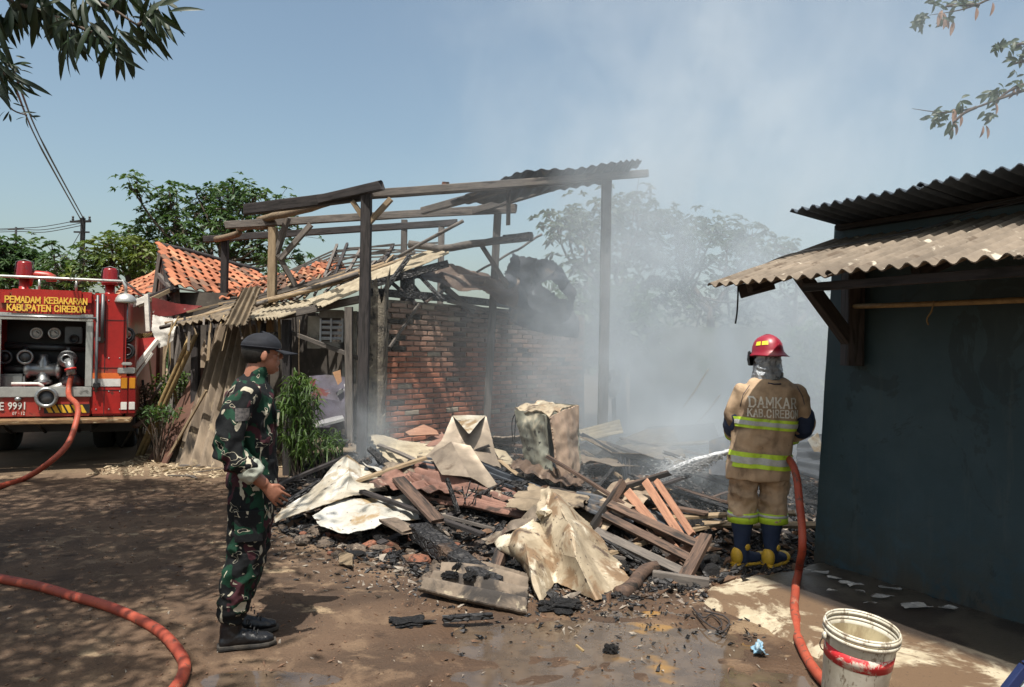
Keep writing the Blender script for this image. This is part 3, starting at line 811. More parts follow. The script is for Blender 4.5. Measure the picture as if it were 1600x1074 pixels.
# pump bay fittings
def ring(px, py, y, r1, r2, m, parent=None, name='gauge', d=.05, face=None):
    p = tk(px, py, y)
    mb = MB().lathe([(r1 * .6, 0), (r1, 0), (r1, -d), (r2, -d), (r2, -d * .6), (r2 * .05, -d * .6)], 20, p, 'Y')
    o = tobj(name, mb, m, parent)
    if face is not None:
        f2 = MB().lathe([(.001, -d * .7), (r2 * .98, -d * .7), (r2 * .98, -d * .5), (.001, -d * .5)], 18, p, 'Y'); q = tobj('dial', f2, face, o)
        ndl = MB().box((p.x + r2 * .25, p.y - d * .74, p.z + r2 * .2), (r2 * .8, .004, .01), Matrix.Rotation(.7, 3, 'Y'))
        if name == 'gauge': tobj('needle', ndl, BLK, o)
    return o
ring(58, 521, .30, .075, .055, SILV, face=WHT)
ring(86, 521, .30, .075, .055, SILV, face=WHT)
p = tk(116, 524, .28); tbox('switch_box', p.x - .10, p.x + .10, .22, .34, p.z - .11, p.z + .11, GREYM)
ring(116, 530, .22, .06, .04, BLK, name='switch_knob')
tobj('pipe', MB().tube([tk(4, 540, .45), tk(134, 545, .45)], .045, 12), GREYM)
tobj('pipe', MB().tube([tk(8, 576, .35), tk(52, 577, .35)], .05, 12), GREYM)
tobj('pipe', MB().tube([tk(40, 541, .45), tk(40, 556, .3)], .03, 12), GREYM)
ring(40, 558, .22, .095, .07, STEEL, name='valve_wheel', face=GREYM)
ring(8, 558, .30, .09, .065, GREYM, name='valve_wheel', face=BLK)
p = tk(68, 578, .30)
tobj('pump_body', MB().lathe([(.05, -.22), (.12, -.20), (.12, -.16), (.085, -.14), (.085, .14), (.12, .16), (.12, .20), (.05, .22)], 20, p, 'X'), STEEL)
tobj('pump_body', MB().lathe([(.03, -.20), (.11, -.18), (.11, -.14), (.08, -.12), (.08, .10), (.05, .14), (.05, .2)], 20, p, 'Z'), STEEL)
tobj('pipe', MB().tube([tk(82, 577, .3), tk(92, 577, .32), tk(105, 577, .5)], .045, 12), GREYM)
p = tk(18, 594, .25); tbox('gearbox', p.x - .16, p.x + .16, .15, .4, p.z - .13, p.z + .08, STEEL, bev=.03)
tobj('white_pipe', MB().tube([tk(18, 600, .1), tk(60, 600, .1), tk(66, 603, .1), tk(70, 612, .15)], .022, 10), WHT)
tobj('white_pipe', MB().tube([tk(75, 612, .2), tk(110, 598, .25)], .055, 12), SILV)
tobj('pipe', MB().tube([tk(103, 590, .2), tk(128, 604, .4)], .10, 14), GREYM)
ring(74, 621, -.01, .13, .09, STEEL, name='suction_inlet', face=GREYM, d=.09)
# delivery outlet with hose coupling
p = tk(105, 561, .10); out_p = p
tobj('outlet_valve', MB().lathe([(.03, .25), (.07, .2), (.07, .08), (.11, .06), (.11, .0), (.06, -.02), (.06, -.10), (.045, -.10), (.045, 0)], 20, p, 'Y'), STEEL)
tobj('outlet_valve', MB().tube([p + Vector((0, .1, .02)), p + Vector((0, .1, .15))], .03, 10), GREYM)
tobj('hose_coupling', MB().tube([p + Vector((.02, -.05, -.02)), p + Vector((.05, -.10, -.10)), p + Vector((.07, -.12, -.2))], [.055, .05, .06], 14), STEEL)
tobj('coupling_band', MB().tube([p + Vector((.052, -.10, -.12)), p + Vector((.058, -.105, -.145))], [.068, .068], 14), RED2)
# black pull pipe on the right column
px_ = tk(157, 530).x
tobj('suction_pipe', MB().tube([(px_ - .035, -.05, tk(157, 462).z), (px_ - .035, -.05, tk(157, 600).z), (px_ - .03, -.05, tk(157, 612).z)], .018, 8), GREYM)
tobj('suction_pipe', MB().tube([(px_ + .025, -.05, tk(157, 460).z), (px_ + .025, -.05, tk(157, 536).z)], .022, 8), GREYM)
tbox('clamp', px_ - .06, px_ + .05, -.06, 0, tk(157, 534).z, tk(157, 527).z, GREYM)
tbox('clamp', px_ - .07, px_ + .01, -.07, 0, tk(157, 606).z, tk(157, 598).z, BLK)
# plate lettering and hazard stripes
bp_ = (zstep + zop0) / 2
ttext('E', .14, 2, 641, -.010, WHT, truck, .002, .8)
ttext('9991', .13, 27, 640, -.010, WHT, truck, .002, .8)
ttext('07 · 12', .055, 29, 648.5, -.010, WHT, truck, 0, .9)
ttext('F', .15, 64, 641, -.010, WHT, truck, 0, .8)
p = tk(28, 624, -.01); tobj('plate_lamp', MB().ell(p, (.04, .03, .03), 12, 8), STEEL)
for k in range(6):
    p0 = tk(76 + k * 10.5, 639, -.012); mbq = MB(); w = .05; h = .05
    mbq.add([p0 + Vector((-w, 0, h)), p0 + Vector((0, 0, h)), p0 + Vector((w, 0, -h)), p0 + Vector((0, 0, -h)), p0 + Vector((-w, .01, h)), p0 + Vector((0, .01, h)), p0 + Vector((w, .01, -h)), p0 + Vector((0, .01, -h))],
            [(0, 1, 2, 3), (7, 6, 5, 4), (0, 4, 5, 1), (1, 5, 6, 2), (2, 6, 7, 3), (3, 7, 4, 0)])
    tobj('hazard_stripe', mbq, YEL, smooth=False)
tbox('stripe_board', tk(69, 640).x, xo1, -.008, 0, tk(90, 646).z, tk(90, 632).z, BLK, bev=0)
# rear step
tbox('rear_step', TL - .05, .0, -.36, .0, zstep - .065, zstep - .015, STEPM)
for px in (11, 66, 120): tobj('step_bracket', MB().tube([(tk(px, 660).x, -.30, zstep - .07), (tk(px, 660).x, .25, zstep - .22)], .02, 6), BLK)
for px in (150, 170, 187): 
    for py in (470, 560, 612, 640): tobj('rivet', MB().ell(tk(px, py, -.001), (.010, .006, .010), 8, 6), STEEL)
for z_ in (tk(150, 500).z, tk(150, 575).z, tk(150, 610).z): tbox('panel_gap', xo1 + .03, -.105, -.0035, .0, z_ - .004, z_ + .004, BLK, bev=0)
tbox('panel_gap', tk(164, 550).x - .004, tk(164, 550).x + .004, -.004, .0, zstep + .02, ztop - .03, BLK, bev=0)
# tail lamps
for dx in (0, .095):
    x0 = tk(188, 620, -.03).x + dx
    tl = tbox('tail_light', x0, x0 + .088, -.05, 0, tk(190, 646).z, tk(190, 588).z, REDL, bev=.008)
    zt = tk(190, 589).z; zh = tk(190, 607).z; zm = tk(190, 628).z; zb = tk(190, 640).z
    tbox('amber_lens', x0 + .008, x0 + .08, -.058, -.045, zh, zt - .01, AMB, tl, .004)
    tbox('white_lens', x0 + .008, x0 + .08, -.058, -.045, zb, zm, WHT, tl, .004)
xr = tk(186, 600).x
tbox('lamp_bracket', xr - .02, .01, -.02, .3, tk(196, 584).z, tk(196, 575).z, SILV)
tbox('lamp_bracket', xr + .03, -.02, -.06, -.02, tk(196, 571).z, tk(196, 566).z, SILV)
# work lamp on a stalk, ring reels
p = tk(196, 468, .05)
tobj('work_lamp', MB().lathe([(.13, -.0), (.135, .02), (.12, .07), (.08, .11), (.02, .13)], 18, p - Vector((0, 0, .05)), 'Z'), SILV)
tobj('lamp_stalk', MB().tube([p - Vector((-.02, 0, .03)), tk(198, 500, .05), tk(198, 528, .05)], .016, 8), STEEL)
for py in (524, 549):
    p = tk(199, py, .08)
    mbq = MB(); pts = [p + Vector((.075 * math.cos(t), 0, .085 * math.sin(t))) for t in np.linspace(0, 2 * math.pi, 21)]
    mbq.tube(pts, .022, 8, cap=False); tobj('hose_ring', mbq, BLK)
    mbq = MB(); mbq.lathe([(.055, 0), (.055, -.03), (.045, -.03), (.045, 0)], 18, p, 'Y', closed=True); tobj('hose_ring', mbq, GREYM)
# roof rails, beacons, monitor
zrail = tk(60, 440).z
tobj('roof_rail', MB().tube([(TL + .02, .05, ztop), (TL + .02, .05, ztop + .17), (-.16, .05, ztop + .17), (-.12, .05, ztop + .1), (-.12, .05, ztop)], .022, 10), SILV)
tobj('roof_rail', MB().tube([(-.16, .05, ztop + .17), (-.14, 1.0, ztop + .17), (-.14, 4.5, ztop + .17)], .022, 10), SILV)
for px in (60, 118): tobj('rail_post', MB().tube([(tk(px, 450).x, .05, ztop), (tk(px, 450).x, .05, ztop + .16)], .014, 8), SILV)
for px, py0, py1, y in ((38, 412, 436, .35), (172, 424, 446, .25)):
    p = tk(px, py1, y)
    b = tobj('beacon', MB().lathe([(.10, 0), (.105, .03), (.095, .05), (.085, .2), (.07, .225), (.01, .23)], 20, p, 'Z'), REDL)
    tobj('beacon_cage', MB().tube([p + Vector((.11, 0, .03)), p + Vector((.095, 0, .22)), p + Vector((0, 0, .25)), p + Vector((-.095, 0, .22)), p + Vector((-.11, 0, .03))], .007, 6), GREYM, b)
    tobj('beacon_post', MB().lathe([(.06, 0), (.06, -(p.z - ztop) - .02), (.08, -(p.z - ztop) - .03)], 14, p + Vector((0, 0, -.0)), 'Z'), RED)
p = tk(56, 432, .4); tobj('water_monitor', MB().tube([tk(44, 447, .4), tk(46, 432, .4), tk(50, 429, .4), tk(74, 431, .4), tk(80, 434, .4), tk(80, 440, .4)], [.04, .06, .06, .055, .065, .065], 14), RED2)
# running gear
TYRE = paint('tyre_rubber', (.02, .02, .02), .9)
tbox('chassis', TL + .5, -.5, .2, 7.0, .45, zstep - .1, BLK)
tbox('mudguard', -.62, -.05, 1.0, 1.05, .35, zstep - .1, BLK)
for xx in (TL + .08, TL + .38, -.66, -.36):
    for yy in (2.1,) + ((6.3,) if xx in (TL + .08, -.36) else ()):
        w = tobj('wheel', MB().lathe([(.28, 0), (.46, 0), (.5, .03), (.5, .23), (.46, .26), (.28, .26)], 28, (xx, yy, .5), 'X', closed=True), TYRE)
        tobj('rim', MB().lathe([(.02, .06), (.28, .04), (.28, .22), (.02, .2)], 20, (xx, yy, .5), 'X'), STEEL, w)

# ------------------------------------------------------------------ colour-carrying brick and tile materials
def oc_mat(name, attr=None, bstr=.5, rough=.9, soot=True):
    M_ = Mat(name)
    if attr:
        n = M_.N('ShaderNodeAttribute'); n.attribute_name = attr; base = S(M_.t, n.outputs['Color'])
    else: base = S(M_.t, M_.N('ShaderNodeObjectInfo').outputs['Color'])
    v = M_.coords('World'); a = M_.noise(v, 30, 5, .65); b = M_.noise(v, 5, 5, .6)
    col = M_.mul(base, M_.gray(a * .9 + .5), .8)
    if soot: col = M_.mix(b.ss(.62, .74) * .5, col, (.03, .026, .024))
    return M_.bsdf(col, rough, 0, a, bstr, .004, .3)
BRICK_O = oc_mat('clay_brick'); BRICK_A = oc_mat('clay_brick_joined', 'Col')
TILE_O = oc_mat('clay_tile', soot=True, rough=.85)
MORTAR = pm('old_mortar', (.27, .22, .17), (.14, .115, .09), 7, rough=.95, coords='World', shift=False, spots=[((.04, .035, .03), 3, .58, .06)], rnd=0)
MORTAR_ROUGH = pm('rough_lime_render', (.22, .19, .145), (.10, .085, .068), 9, rough=.95, bstr=.9, bdist=.02, coords='World', shift=False, spots=[((.03, .028, .025), 6, .57, .06), ((.36, .32, .25), 7, .64, .05)], rnd=0)

# ------------------------------------------------------------------ burnt brick wall
BW0 = at(584, 640, 9.0); BW1 = at(912, 640, 12.4)
BW0 = Vector((BW0.x, BW0.y, 0)); BW1 = Vector((BW1.x, BW1.y, 0))
bwd = (BW1 - BW0); BL = bwd.length; bwd.normalize(); bwn = Vector((bwd.y, -bwd.x, 0))
if bwn.y > 0: bwn = -bwn
bwall = thing('burnt_brick_wall', BW0, 'red brick wall with soot stains and a charred beam on top, behind the smoke', 'brick wall', rotz=math.atan2(bwd.y, bwd.x))
BH = 2.22
def bwp(a, n, z): return BW0 + bwd * a + bwn * n + Vector((0, 0, z))
mb = MB()
core = [bwp(a, n, z) for a in (0.02, BL) for n in (-.10, -.008) for z in (0, BH - .03)]
mb.add(core, [(0,1,3,2),(4,6,7,5),(0,4,5,1),(2,3,7,6),(0,2,6,4),(1,5,7,3)])
wobj('mortar_core', mb, MORTAR, bwall, fixn=True)
def brick_me(seed):
    r = random.Random(seed); me = bpy.data.meshes.new('brick'); bm = bmesh.new()
    bmesh.ops.create_cube(bm, size=1)
    for v in bm.verts: v.co = Vector((v.co.x * .218, v.co.y * .05, v.co.z * .049)) + Vector((r.uniform(-.006, .006), r.uniform(-.004, .004), r.uniform(-.004, .004)))
    bmesh.ops.bevel(bm, geom=bm.edges[:], offset=.005, segments=1, affect='EDGES')
    bm.to_mesh(me); bm.free(); setmat(me, BRICK_O); return me
BMS = [brick_me(k) for k in range(6)]
r = random.Random(5)
rows = int(BH / .0655); courses = []
for j in range(rows):
    z = .035 + j * .0655; off = (.5 if j % 2 else 0) * .24
    n = int(BL / .24) + 1
    for i in range(n + 1):
        a = -.0 + i * .24 - off + .12 + r.uniform(-.008, .008)
        if a < .12 or a > BL - .10: continue
        courses.append((a, z, j))
def bcol(a, z):
    """red where the wall stayed clean, greyed and sooty higher up and to the right"""
    q = noise.noise(Vector((a * 1.2, z * 1.2, 3))) * .5
    red = smooth01((1.85 - z + q * .8) / .5) * smooth01((3.3 - a + q * 2.2) / 1.6)
    c1 = Vector((.30, .115, .065)); c2 = Vector((.33, .20, .14)); c3 = Vector((.17, .13, .105))
    c = c2.lerp(c1, red); s_ = smooth01((z - 1.45 + q) / .8); c = c.lerp(c3, s_ * .75)
    st = math.exp(-((a - 1.35 - .15 * (z - 1)) / .16) ** 2) * smooth01((z - .8) / .6)
    c = c.lerp(Vector((.025, .022, .022)), min(1, st * .85))
    c = c * r.uniform(.58, 1.3)
    if r.random() < .06: c = Vector((.04, .035, .03))
    if r.random() < .06: c = Vector((.30, .25, .19)) * r.uniform(.7, 1)
    return c
vis = [c for c in courses if c[1] > .42]
hid = [c for c in courses if c[1] <= .42]
vis.sort(key=lambda c: c[0] + (0 if c[1] > .5 else 2))
single = vis[:298]; rest = vis[298:] + hid
BM = WM[bwall.name]
for a, z, j in single:
    L = Matrix.Translation((a, 0.004 + r.uniform(-.006, .007), z)) @ Matrix.Rotation(r.uniform(-.02, .02), 4, 'Y') @ Matrix.Rotation(r.uniform(-.03, .03), 4, 'Z')
    # local -y is the outward side when bwn points that way
    o = newobj('brick', BMS[r.randrange(6)], BM @ Matrix.Translation((0, 0, 0)) @ L, bwall)
    c = bcol(a, z); o.color = (c.x, c.y, c.z, 1)
mb = MB(); cols = []
for a, z, j in rest:
    b = MB().box((0, 0, 0), (.218, .05, .049)); b.v = [v + Vector((r.uniform(-.005, .005), r.uniform(-.004, .004), r.uniform(-.004, .004))) for v in b.v]
    b.xf(BM @ Matrix.Translation((a, .004 + r.uniform(-.006, .006), z)) @ Matrix.Rotation(r.uniform(-.02, .02), 4, 'Y'))
    mb.add(b.v, b.f); c = bcol(a, z); cols += [(c.x, c.y, c.z, 1)] * 8
o = wobj('brickwork', mb, BRICK_A, bwall); tag(o, kind='stuff')
ca = o.data.color_attributes.new('Col', 'FLOAT_COLOR', 'POINT')
ca.data.foreach_set('color', [k for c in cols for k in c])
beam('wall_top_beam', bwp(-.12, .02, BH + .04), bwp(2.7, .02, BH + .02), .10, .09, CHAR, bwall, jit=.12, bow=.02)
# ragged rendered pillar at its left end
def lumpy(name, c, size, m, parent=None, amp=.03, n=14, seed=0, nz=None):
    G = []; mb = MB(); nz = nz or int(n * size[2] / max(size[0], .1)); nz = min(nz, 70)
    per = []
    for j in range(nz + 1):
        z = size[2] * j / nz
        for k in range(n * 2):
            t = 2 * math.pi * k / (n * 2); ca, sa = math.cos(t), math.sin(t); pw = 4
            q = (abs(ca) ** pw + abs(sa) ** pw) ** (-1 / pw)
            p = Vector((ca * q * size[0] / 2, sa * q * size[1] / 2, z))
            w = Vector((p.x * 9, p.y * 9, p.z * 9 + seed * 7))
            d = amp * (noise.noise(w) + .6 * noise.noise(w * 2.7) + .35 * noise.noise(w * 6))
            mb.v.append(Vector(c) + p * (1 + d / max(.05, size[0] / 2)))
    m_ = n * 2
    mb.f = [(j * m_ + k, j * m_ + (k + 1) % m_, (j + 1) * m_ + (k + 1) % m_, (j + 1) * m_ + k) for j in range(nz) for k in range(m_)]
    mb.f.append(tuple(range(m_))[::-1]); mb.f.append(tuple(nz * m_ + k for k in range(m_)))
    return wobj(name, mb, m, parent)
pil = lumpy('ragged_pillar', bwp(.02, -.02, 0), (.26, .26, 2.22), MORTAR_ROUGH, bwall, .045, 16, 4, 60)
beam('leaning_batten', bwp(.12, .12, 1.62), bwp(.62, .08, 2.16), .03, .03, WOOD_GREY, bwall)

# ------------------------------------------------------------------ burnt open frame (posts and beams)
shed = thing('burnt_shed_frame', at(570, 640, 8.65) * 1.0 - Vector((0, 0, at(570, 640, 8.65).z)), 'tall burnt timber post and beam frame with a bent remnant of roof sheet', 'shed frame')
def vpost(name, pt, w, m, parent, z0=0.0, lean=0.0, **kw):
    top = Vector(pt); bot = Vector((top.x - lean, top.y, z0))
    return beam(name, bot, top, w, w, m, parent, **kw)
SMW = WOOD_GREY
vpost('post', at(573, 303, 8.65), .112, WOOD_DARK, shed, jit=.04)
vpost('post', at(948, 281, 9.3), .115, SMW, shed, jit=.04)
vpost('post', at(427, 356, 10.7), .11, WOOD_PALE, shed, z0=1.8)
vpost('post', at(778, 330, 10.2), .10, SMW, shed, z0=.0, lean=.12)
vpost('post', at(352, 374, 12.2), .10, WOOD_DARK, shed, z0=1.8)
vpost('post', at(632, 344, 11.9), .09, SMW, shed)
vpost('post', at(690, 350, 11.8), .09, SMW, shed)
beam('beam', at(384, 328, 9.5), at(566, 305, 8.72), .09, .13, WOOD_DARK, shed, jit=.04)
beam('beam', at(500, 312, 8.95), at(597, 290, 8.45), .07, .10, WOOD_DARK, shed, jit=.05, ragged=.03)
beam('beam', at(575, 303, 8.64), at(1012, 271, 9.25), .07, .085, SMW, shed, jit=.03, bow=.03)
beam('beam', at(562, 307, 8.7), at(905, 283, 9.2), .06, .08, WOOD_GREY, shed, jit=.03)
beam('beam', at(354, 352, 10.9), at(806, 325, 10.15), .08, .10, SMW, shed, jit=.04, ragged=.02)
beam('beam', at(520, 342, 10.6), at(806, 329, 10.1), .05, .07, WOOD_GREY, shed, jit=.03)
beam('beam', at(320, 374, 12.4), at(714, 348, 11.75), .08, .10, WOOD_DARK, shed, jit=.04, ragged=.02)
beam('purlin', at(660, 330, 10.2), at(812, 288, 9.1), .07, .09, SMW, shed)
beam('purlin', at(740, 330, 10.2), at(965, 262, 9.3), .07, .09, SMW, shed)
beam('brace', at(551, 315, 8.7), at(574, 350, 8.65), .05, .05, WOOD_PALE, shed)
beam('brace', at(611, 311, 8.6), at(577, 348, 8.65), .05, .06, WOOD_PALE, shed)
beam('brace', at(450, 340, 10.6), at(431, 400, 10.7), .07, .07, WOOD_GREY, shed)
beam('brace', at(486, 351, 10.6), at(438, 405, 10.6), .07, .07, WOOD_GREY, shed)
beam('brace', at(434, 398, 10.6), at(462, 447, 10.7), .07, .07, WOOD_GREY, shed)
beam('hanging_piece', at(795, 296, 9.2), at(794, 352, 9.2), .05, .05, SMW, shed, jit=.06, ragged=.02)
pole('curled_fascia', [at(338, 375, 12.3), at(372, 366, 11.7), at(378, 356, 11.6), at(425, 354, 10.9)], .05, WOOD_PALE, shed, jit=.01)
pole('curled_fascia', [at(405, 345, 10.9), at(430, 338, 10.6), at(468, 330, 10), at(512, 317, 9.2)], .05, WOOD_PALE, shed, jit=.008)
sheet('roof_sheet', PG([[(752, 294, 9.0), (820, 267, 8.9), (905, 262, 8.9), (968, 254, 8.8), (1004, 250, 8.7)], [(690, 322, 10.0), (785, 316, 9.8), (868, 299, 9.7), (942, 286, 9.6), (1000, 262, 9.0)]]),
      SHEET_DARK, shed, nu=120, nv=12, corr=16, amp=.013, noi=.03, nsc=1.6, thick=.005, seed=3, ragged=.02)
lumpy('brick_stub', at(697, 292, 8.82), (.09, .08, .06), RUBBLE_RED, shed, .02, 6, 3, 4)
# ------------------------------------------------------------------ collapsed things over the brick wall
def ptag(o, label, cat, group=None): return tag(o, label, cat, group)
ptag(pole('crooked_log', [at(640, 381, 9.9), at(690, 389, 9.8), at(740, 381, 9.6), at(790, 375, 9.5), at(832, 369, 9.3)], [.05, .045], WOOD_GREY, jit=.01), 'long crooked log lying high across the burnt roof, charred at its right end', 'log')
ptag(beam('charred_stub', at(788, 375, 9.52), at(830, 370, 9.32), .09, .10, CHAR, jit=.2), 'blackened splinter bound to the tip of the crooked roof log', 'timber')
ptag(pole('thin_pole', [at(622, 402, 9.6), at(660, 380, 9.5), at(724, 345, 9.3)], .022, WOOD_GREY, jit=.004), 'thin pole rising diagonally over the broken roof, right of the tall left post', 'pole')
ptag(pole('thin_pole', [at(744, 425, 10.1), at(790, 400, 10.2), at(818, 385, 10.2), at(846, 366, 10.3)], .016, WOOD_GREY, jit=.008), 'thin bent stick pointing up over the upturned dark sheet', 'stick')
ptag(beam('leaning_timber', at(752, 383, 9.9), at(793, 447, 9.9), .06, .06, WOOD_GREY), 'short grey timber leaning between the crooked log and the dark upturned sheet', 'timber')
ptag(sheet('sagging_sheet', PG([[(640, 425, 10.2), (690, 412, 10.2), (740, 420, 10.3), (790, 432, 10.3), (812, 428, 10.3)], [(636, 436, 9.6), (690, 440, 9.6), (740, 455, 9.7), (785, 470, 9.8), (812, 480, 9.8)]]), SHEET_RUST, nu=90, nv=20, corr=0, noi=.03, nsc=2.0, crease=.06, csc=2.2, seed=9, ragged=.03), 'brown burnt roof sheet sagging over the top of the brick wall', 'roof sheet')
ptag(sheet('upturned_sheet', PG([[(799, 391, 10.4), (838, 404, 10.5), (872, 412, 10.6), (884, 418, 10.7)], [(788, 430, 10.2), (830, 442, 10.5), (862, 436, 10.2), (897, 440, 10.6)], [(792, 470, 10.1), (835, 488, 10.2), (875, 490, 10.4), (903, 495, 10.5)], [(800, 505, 10.1), (840, 520, 10.2), (880, 530, 10.3), (904, 530, 10.4)]]), SHEET_DARK, nu=60, nv=60, noi=.05, nsc=2.2, crease=.06, csc=2.0, seed=12, ragged=.03,
           holes=lambda u, v: (abs(u - .66 - .5 * (v - .42)) / .17) ** 1.3 + (abs(v - .42 - .35 * (u - .66)) / .07) ** 1.2 < 1 + .5 * noise.noise(Vector((u * 14, v * 14, 0)))), 'large soot black sheet standing upturned over the wall with a torn hole', 'roof sheet')
RTL = ['thickest charred timber sloping up right from the tall left post', 'charred batten standing steeply just right of the tall left post', 'charred batten slanting down right behind the burnt stump', 'grey timber slanting down under the brown sagging sheet', 'thin charred stick crossing low beside the burnt stump', 'short charred stick left of the sagging sheet', 'long grey batten lying below the brown sagging sheet', 'sooty batten slanting beside the ragged pillar']
for k, (a, b, w, m) in enumerate([((575, 446, 9.4), (700, 412, 9.6), .09, CHAR), ((600, 455, 9.3), (640, 400, 9.5), .05, CHAR), ((655, 430, 9.6), (692, 470, 9.4), .045, CHAR), ((690, 446, 9.8), (738, 488, 10.2), .07, WOOD_GREY), ((664, 473, 9.4), (705, 446, 9.8), .03, CHAR), ((640, 440, 10), (666, 472, 9.6), .04, CHAR), ((700, 470, 9.9), (800, 495, 10.4), .05, WOOD_GREY), ((610, 440, 9.5), (650, 475, 9.4), .04, WOOD_DARK)]):
    ptag(beam('roof_timber', at(*a), at(*b), w, w, m, jit=.1), RTL[k], 'timber', 'fallen roof timbers over the brick wall')
ptag(beam('burnt_stump', at(638, 474, 9.6), at(636, 425, 9.6), .16, .18, CHAR, jit=.12), 'thick charred upright stub standing on the top of the brick wall', 'timber')

# ------------------------------------------------------------------ collapsed tiled house
house = thing('collapsed_house', (-3.5, 11.5, 0), 'collapsed house with orange tiled roof and bare battens left of the tall post', 'house')
tme = []
def tile_me(w=.235, l=.235):
    mb = MB(); n = 8
    pr = []
    for i in range(n + 1):
        t = i / n; pr.append((t * w - w / 2, .020 * math.sin(2 * math.pi * t - .5) + .012))
    for (y, dz) in ((0, 0.012), (l, .0)):
        for (x, z) in pr: mb.v.append(Vector((x, y, z + dz)))
    for (y, dz) in ((0, 0.012), (l, .0)):
        for (x, z) in pr: mb.v.append(Vector((x, y, z + dz - .013)))
    m = n + 1
    for i in range(n):
        mb.f.append((i, i + 1, m + i + 1, m + i)); mb.f.append((2 * m + i, 3 * m + i, 3 * m + i + 1, 2 * m + i + 1)); mb.f.append((i, 2 * m + i, 2 * m + i + 1, i + 1))
    mb.f.append((0, m, 3 * m, 2 * m)); mb.f.append((n, 2 * m + n, 3 * m + n, m + n))
    return mb
r = random.Random(11)
TM_ = tile_me().mesh('roof_tile', True); setmat(TM_, TILE_O)
try: TM_.set_sharp_from_angle(angle=R(40))
except Exception: pass
def tile_roof(parent, TL_, TR_, BL_, BR_, nc, nr, keep, sag=0.0, batten=True, jit=.035, rafters=5, dark=.2, bmat=None):
    """eave at the bottom; tiles overlap downwards"""
    def q(u, v):      # v: 0 eave .. 1 ridge
        p = BL_.lerp(BR_, u).lerp(TL_.lerp(TR_, u), v)
        return p - Vector((0, 0, sag * math.sin(math.pi * u) * (.3 + .7 * (1 - v))))
    for j in range(nr):
        for i in range(nc):
            u = (i + .5) / nc; v = j / nr
            if not keep(u, v, r): continue
            x = q(min(1, u + .04), v) - q(max(0, u - .04), v); y = q(u, min(1, v + 1 / nr)) - q(u, max(0, v))
            sx = (q(1, v) - q(0, v)).length / nc / .205; sy = y.length / .195
            x.normalize(); z = x.cross(y).normalized(); y = z.cross(x).normalized()
            M3 = Matrix((x * min(sx, 1.4), y * min(sy, 1.35) * 1.12, z)).transposed().to_4x4()
            Mx = Matrix.Translation(q(u, v) + z * (.03 + r.uniform(0, .008))) @ M3 @ Matrix.Rotation(r.uniform(-jit, jit) * 2, 4, 'Z') @ Matrix.Rotation(r.uniform(-jit, jit), 4, 'X')
            o = newobj('roof_tile', TM_, Mx, parent)
            c = Vector((.34, .125, .065)) * r.uniform(.6, 1.15)
            if r.random() < dark: c = Vector((.13, .075, .05)) * r.uniform(.6, 1.3)
            elif r.random() < .2: c = Vector((.42, .20, .11)) * r.uniform(.7, 1.1)
            o.color = (c.x, c.y, c.z, 1)
    if batten:
        for j in range(nr + 1):
            v = j / nr
            for i0 in range(2):
                a = q(i0 * .5, v); b = q(i0 * .5 + .5, v)
                beam('batten', a, b, .03, .025, bmat or WOOD_GREY, parent, jit=.1, bow=.01)
        for i in range(rafters):
            u = i / (rafters - 1) if rafters > 1 else .5
            d = Vector((0, 0, -.04)); beam('rafter', q(u, 0) + d, q(u, 1) + d, .05, .06, WOOD_DARK, parent, jit=.08)
    return q
A_TL, A_TR = at(254, 388, 13.0), at(402, 427, 15.3); A_BL, A_BR = at(273, 450, 11.7), at(470, 474, 13.4)
qA = tile_roof(house, A_TL, A_TR, A_BL, A_BR, 13, 9, lambda u, v, r_: r_.random() > .02 + .3 * max(0, u - .8), sag=.06, rafters=4, dark=.2)
pole('ridge_pole', [at(252, 384, 13.0), at(320, 400, 14.0), at(404, 424, 15.3)], .05, WOOD_DARK, house, jit=.01)
# gable end with boards
gb = [(254, 386, 13.0), (188, 470, 13.0), (273, 452, 11.75), (262, 425, 12.3)]
mbq = MB(); g0, g1, g2, g3 = at(254, 388, 13.02), at(240, 470, 13.6), at(273, 452, 11.8), at(236, 462, 12.9)
GB = pm('gable_boards', (.10, .06, .04), (.05, .034, .026), 4, (1, 1, 6), .9, coords='World', shift=False, spots=[((.2, .11, .07), 4, .63, .05)])
mbq.add([g0, g1, at(240, 505, 13.6), at(276, 505, 11.8), g2, g0 + Vector((.05, .06, 0)), g1 + Vector((.05, .06, 0)), at(240, 505, 13.6) + Vector((.05, .06, 0)), at(276, 505, 11.8) + Vector((.05, .06, 0)), g2 + Vector((.05, .06, 0))],
        [(0, 1, 2, 3, 4), (9, 8, 7, 6, 5), (0, 5, 6, 1), (1, 6, 7, 2), (2, 7, 8, 3), (3, 8, 9, 4), (4, 9, 5, 0)])
wobj('gable_wall', mbq, GB, house, fixn=True)
for k, (a, b) in enumerate([((252, 386, 12.95), (240, 470, 12.9)), ((256, 400, 12.6), (264, 470, 12.0)), ((248, 430, 12.8), (270, 455, 11.8)), ((236, 465, 12.4), (272, 450, 11.7))]):
    beam('gable_timber', at(*a), at(*b), .06, .07, WOOD_DARK if k % 2 else WOOD_GREY, house, jit=.08)
B_TL, B_TR = at(428, 432, 14.2), at(523, 391, 14.2); B_BL, B_BR = at(345, 472, 11.6), at(545, 430, 12.2)
qB = tile_roof(house, B_TL, B_TR, B_BL, B_BR, 15, 9, lambda u, v, r_: (v < .62 - .25 * abs(u - .6) and r_.random() > .12) or (u < .25 and v < .8 and r_.random() > .4), sag=.06, dark=.3)
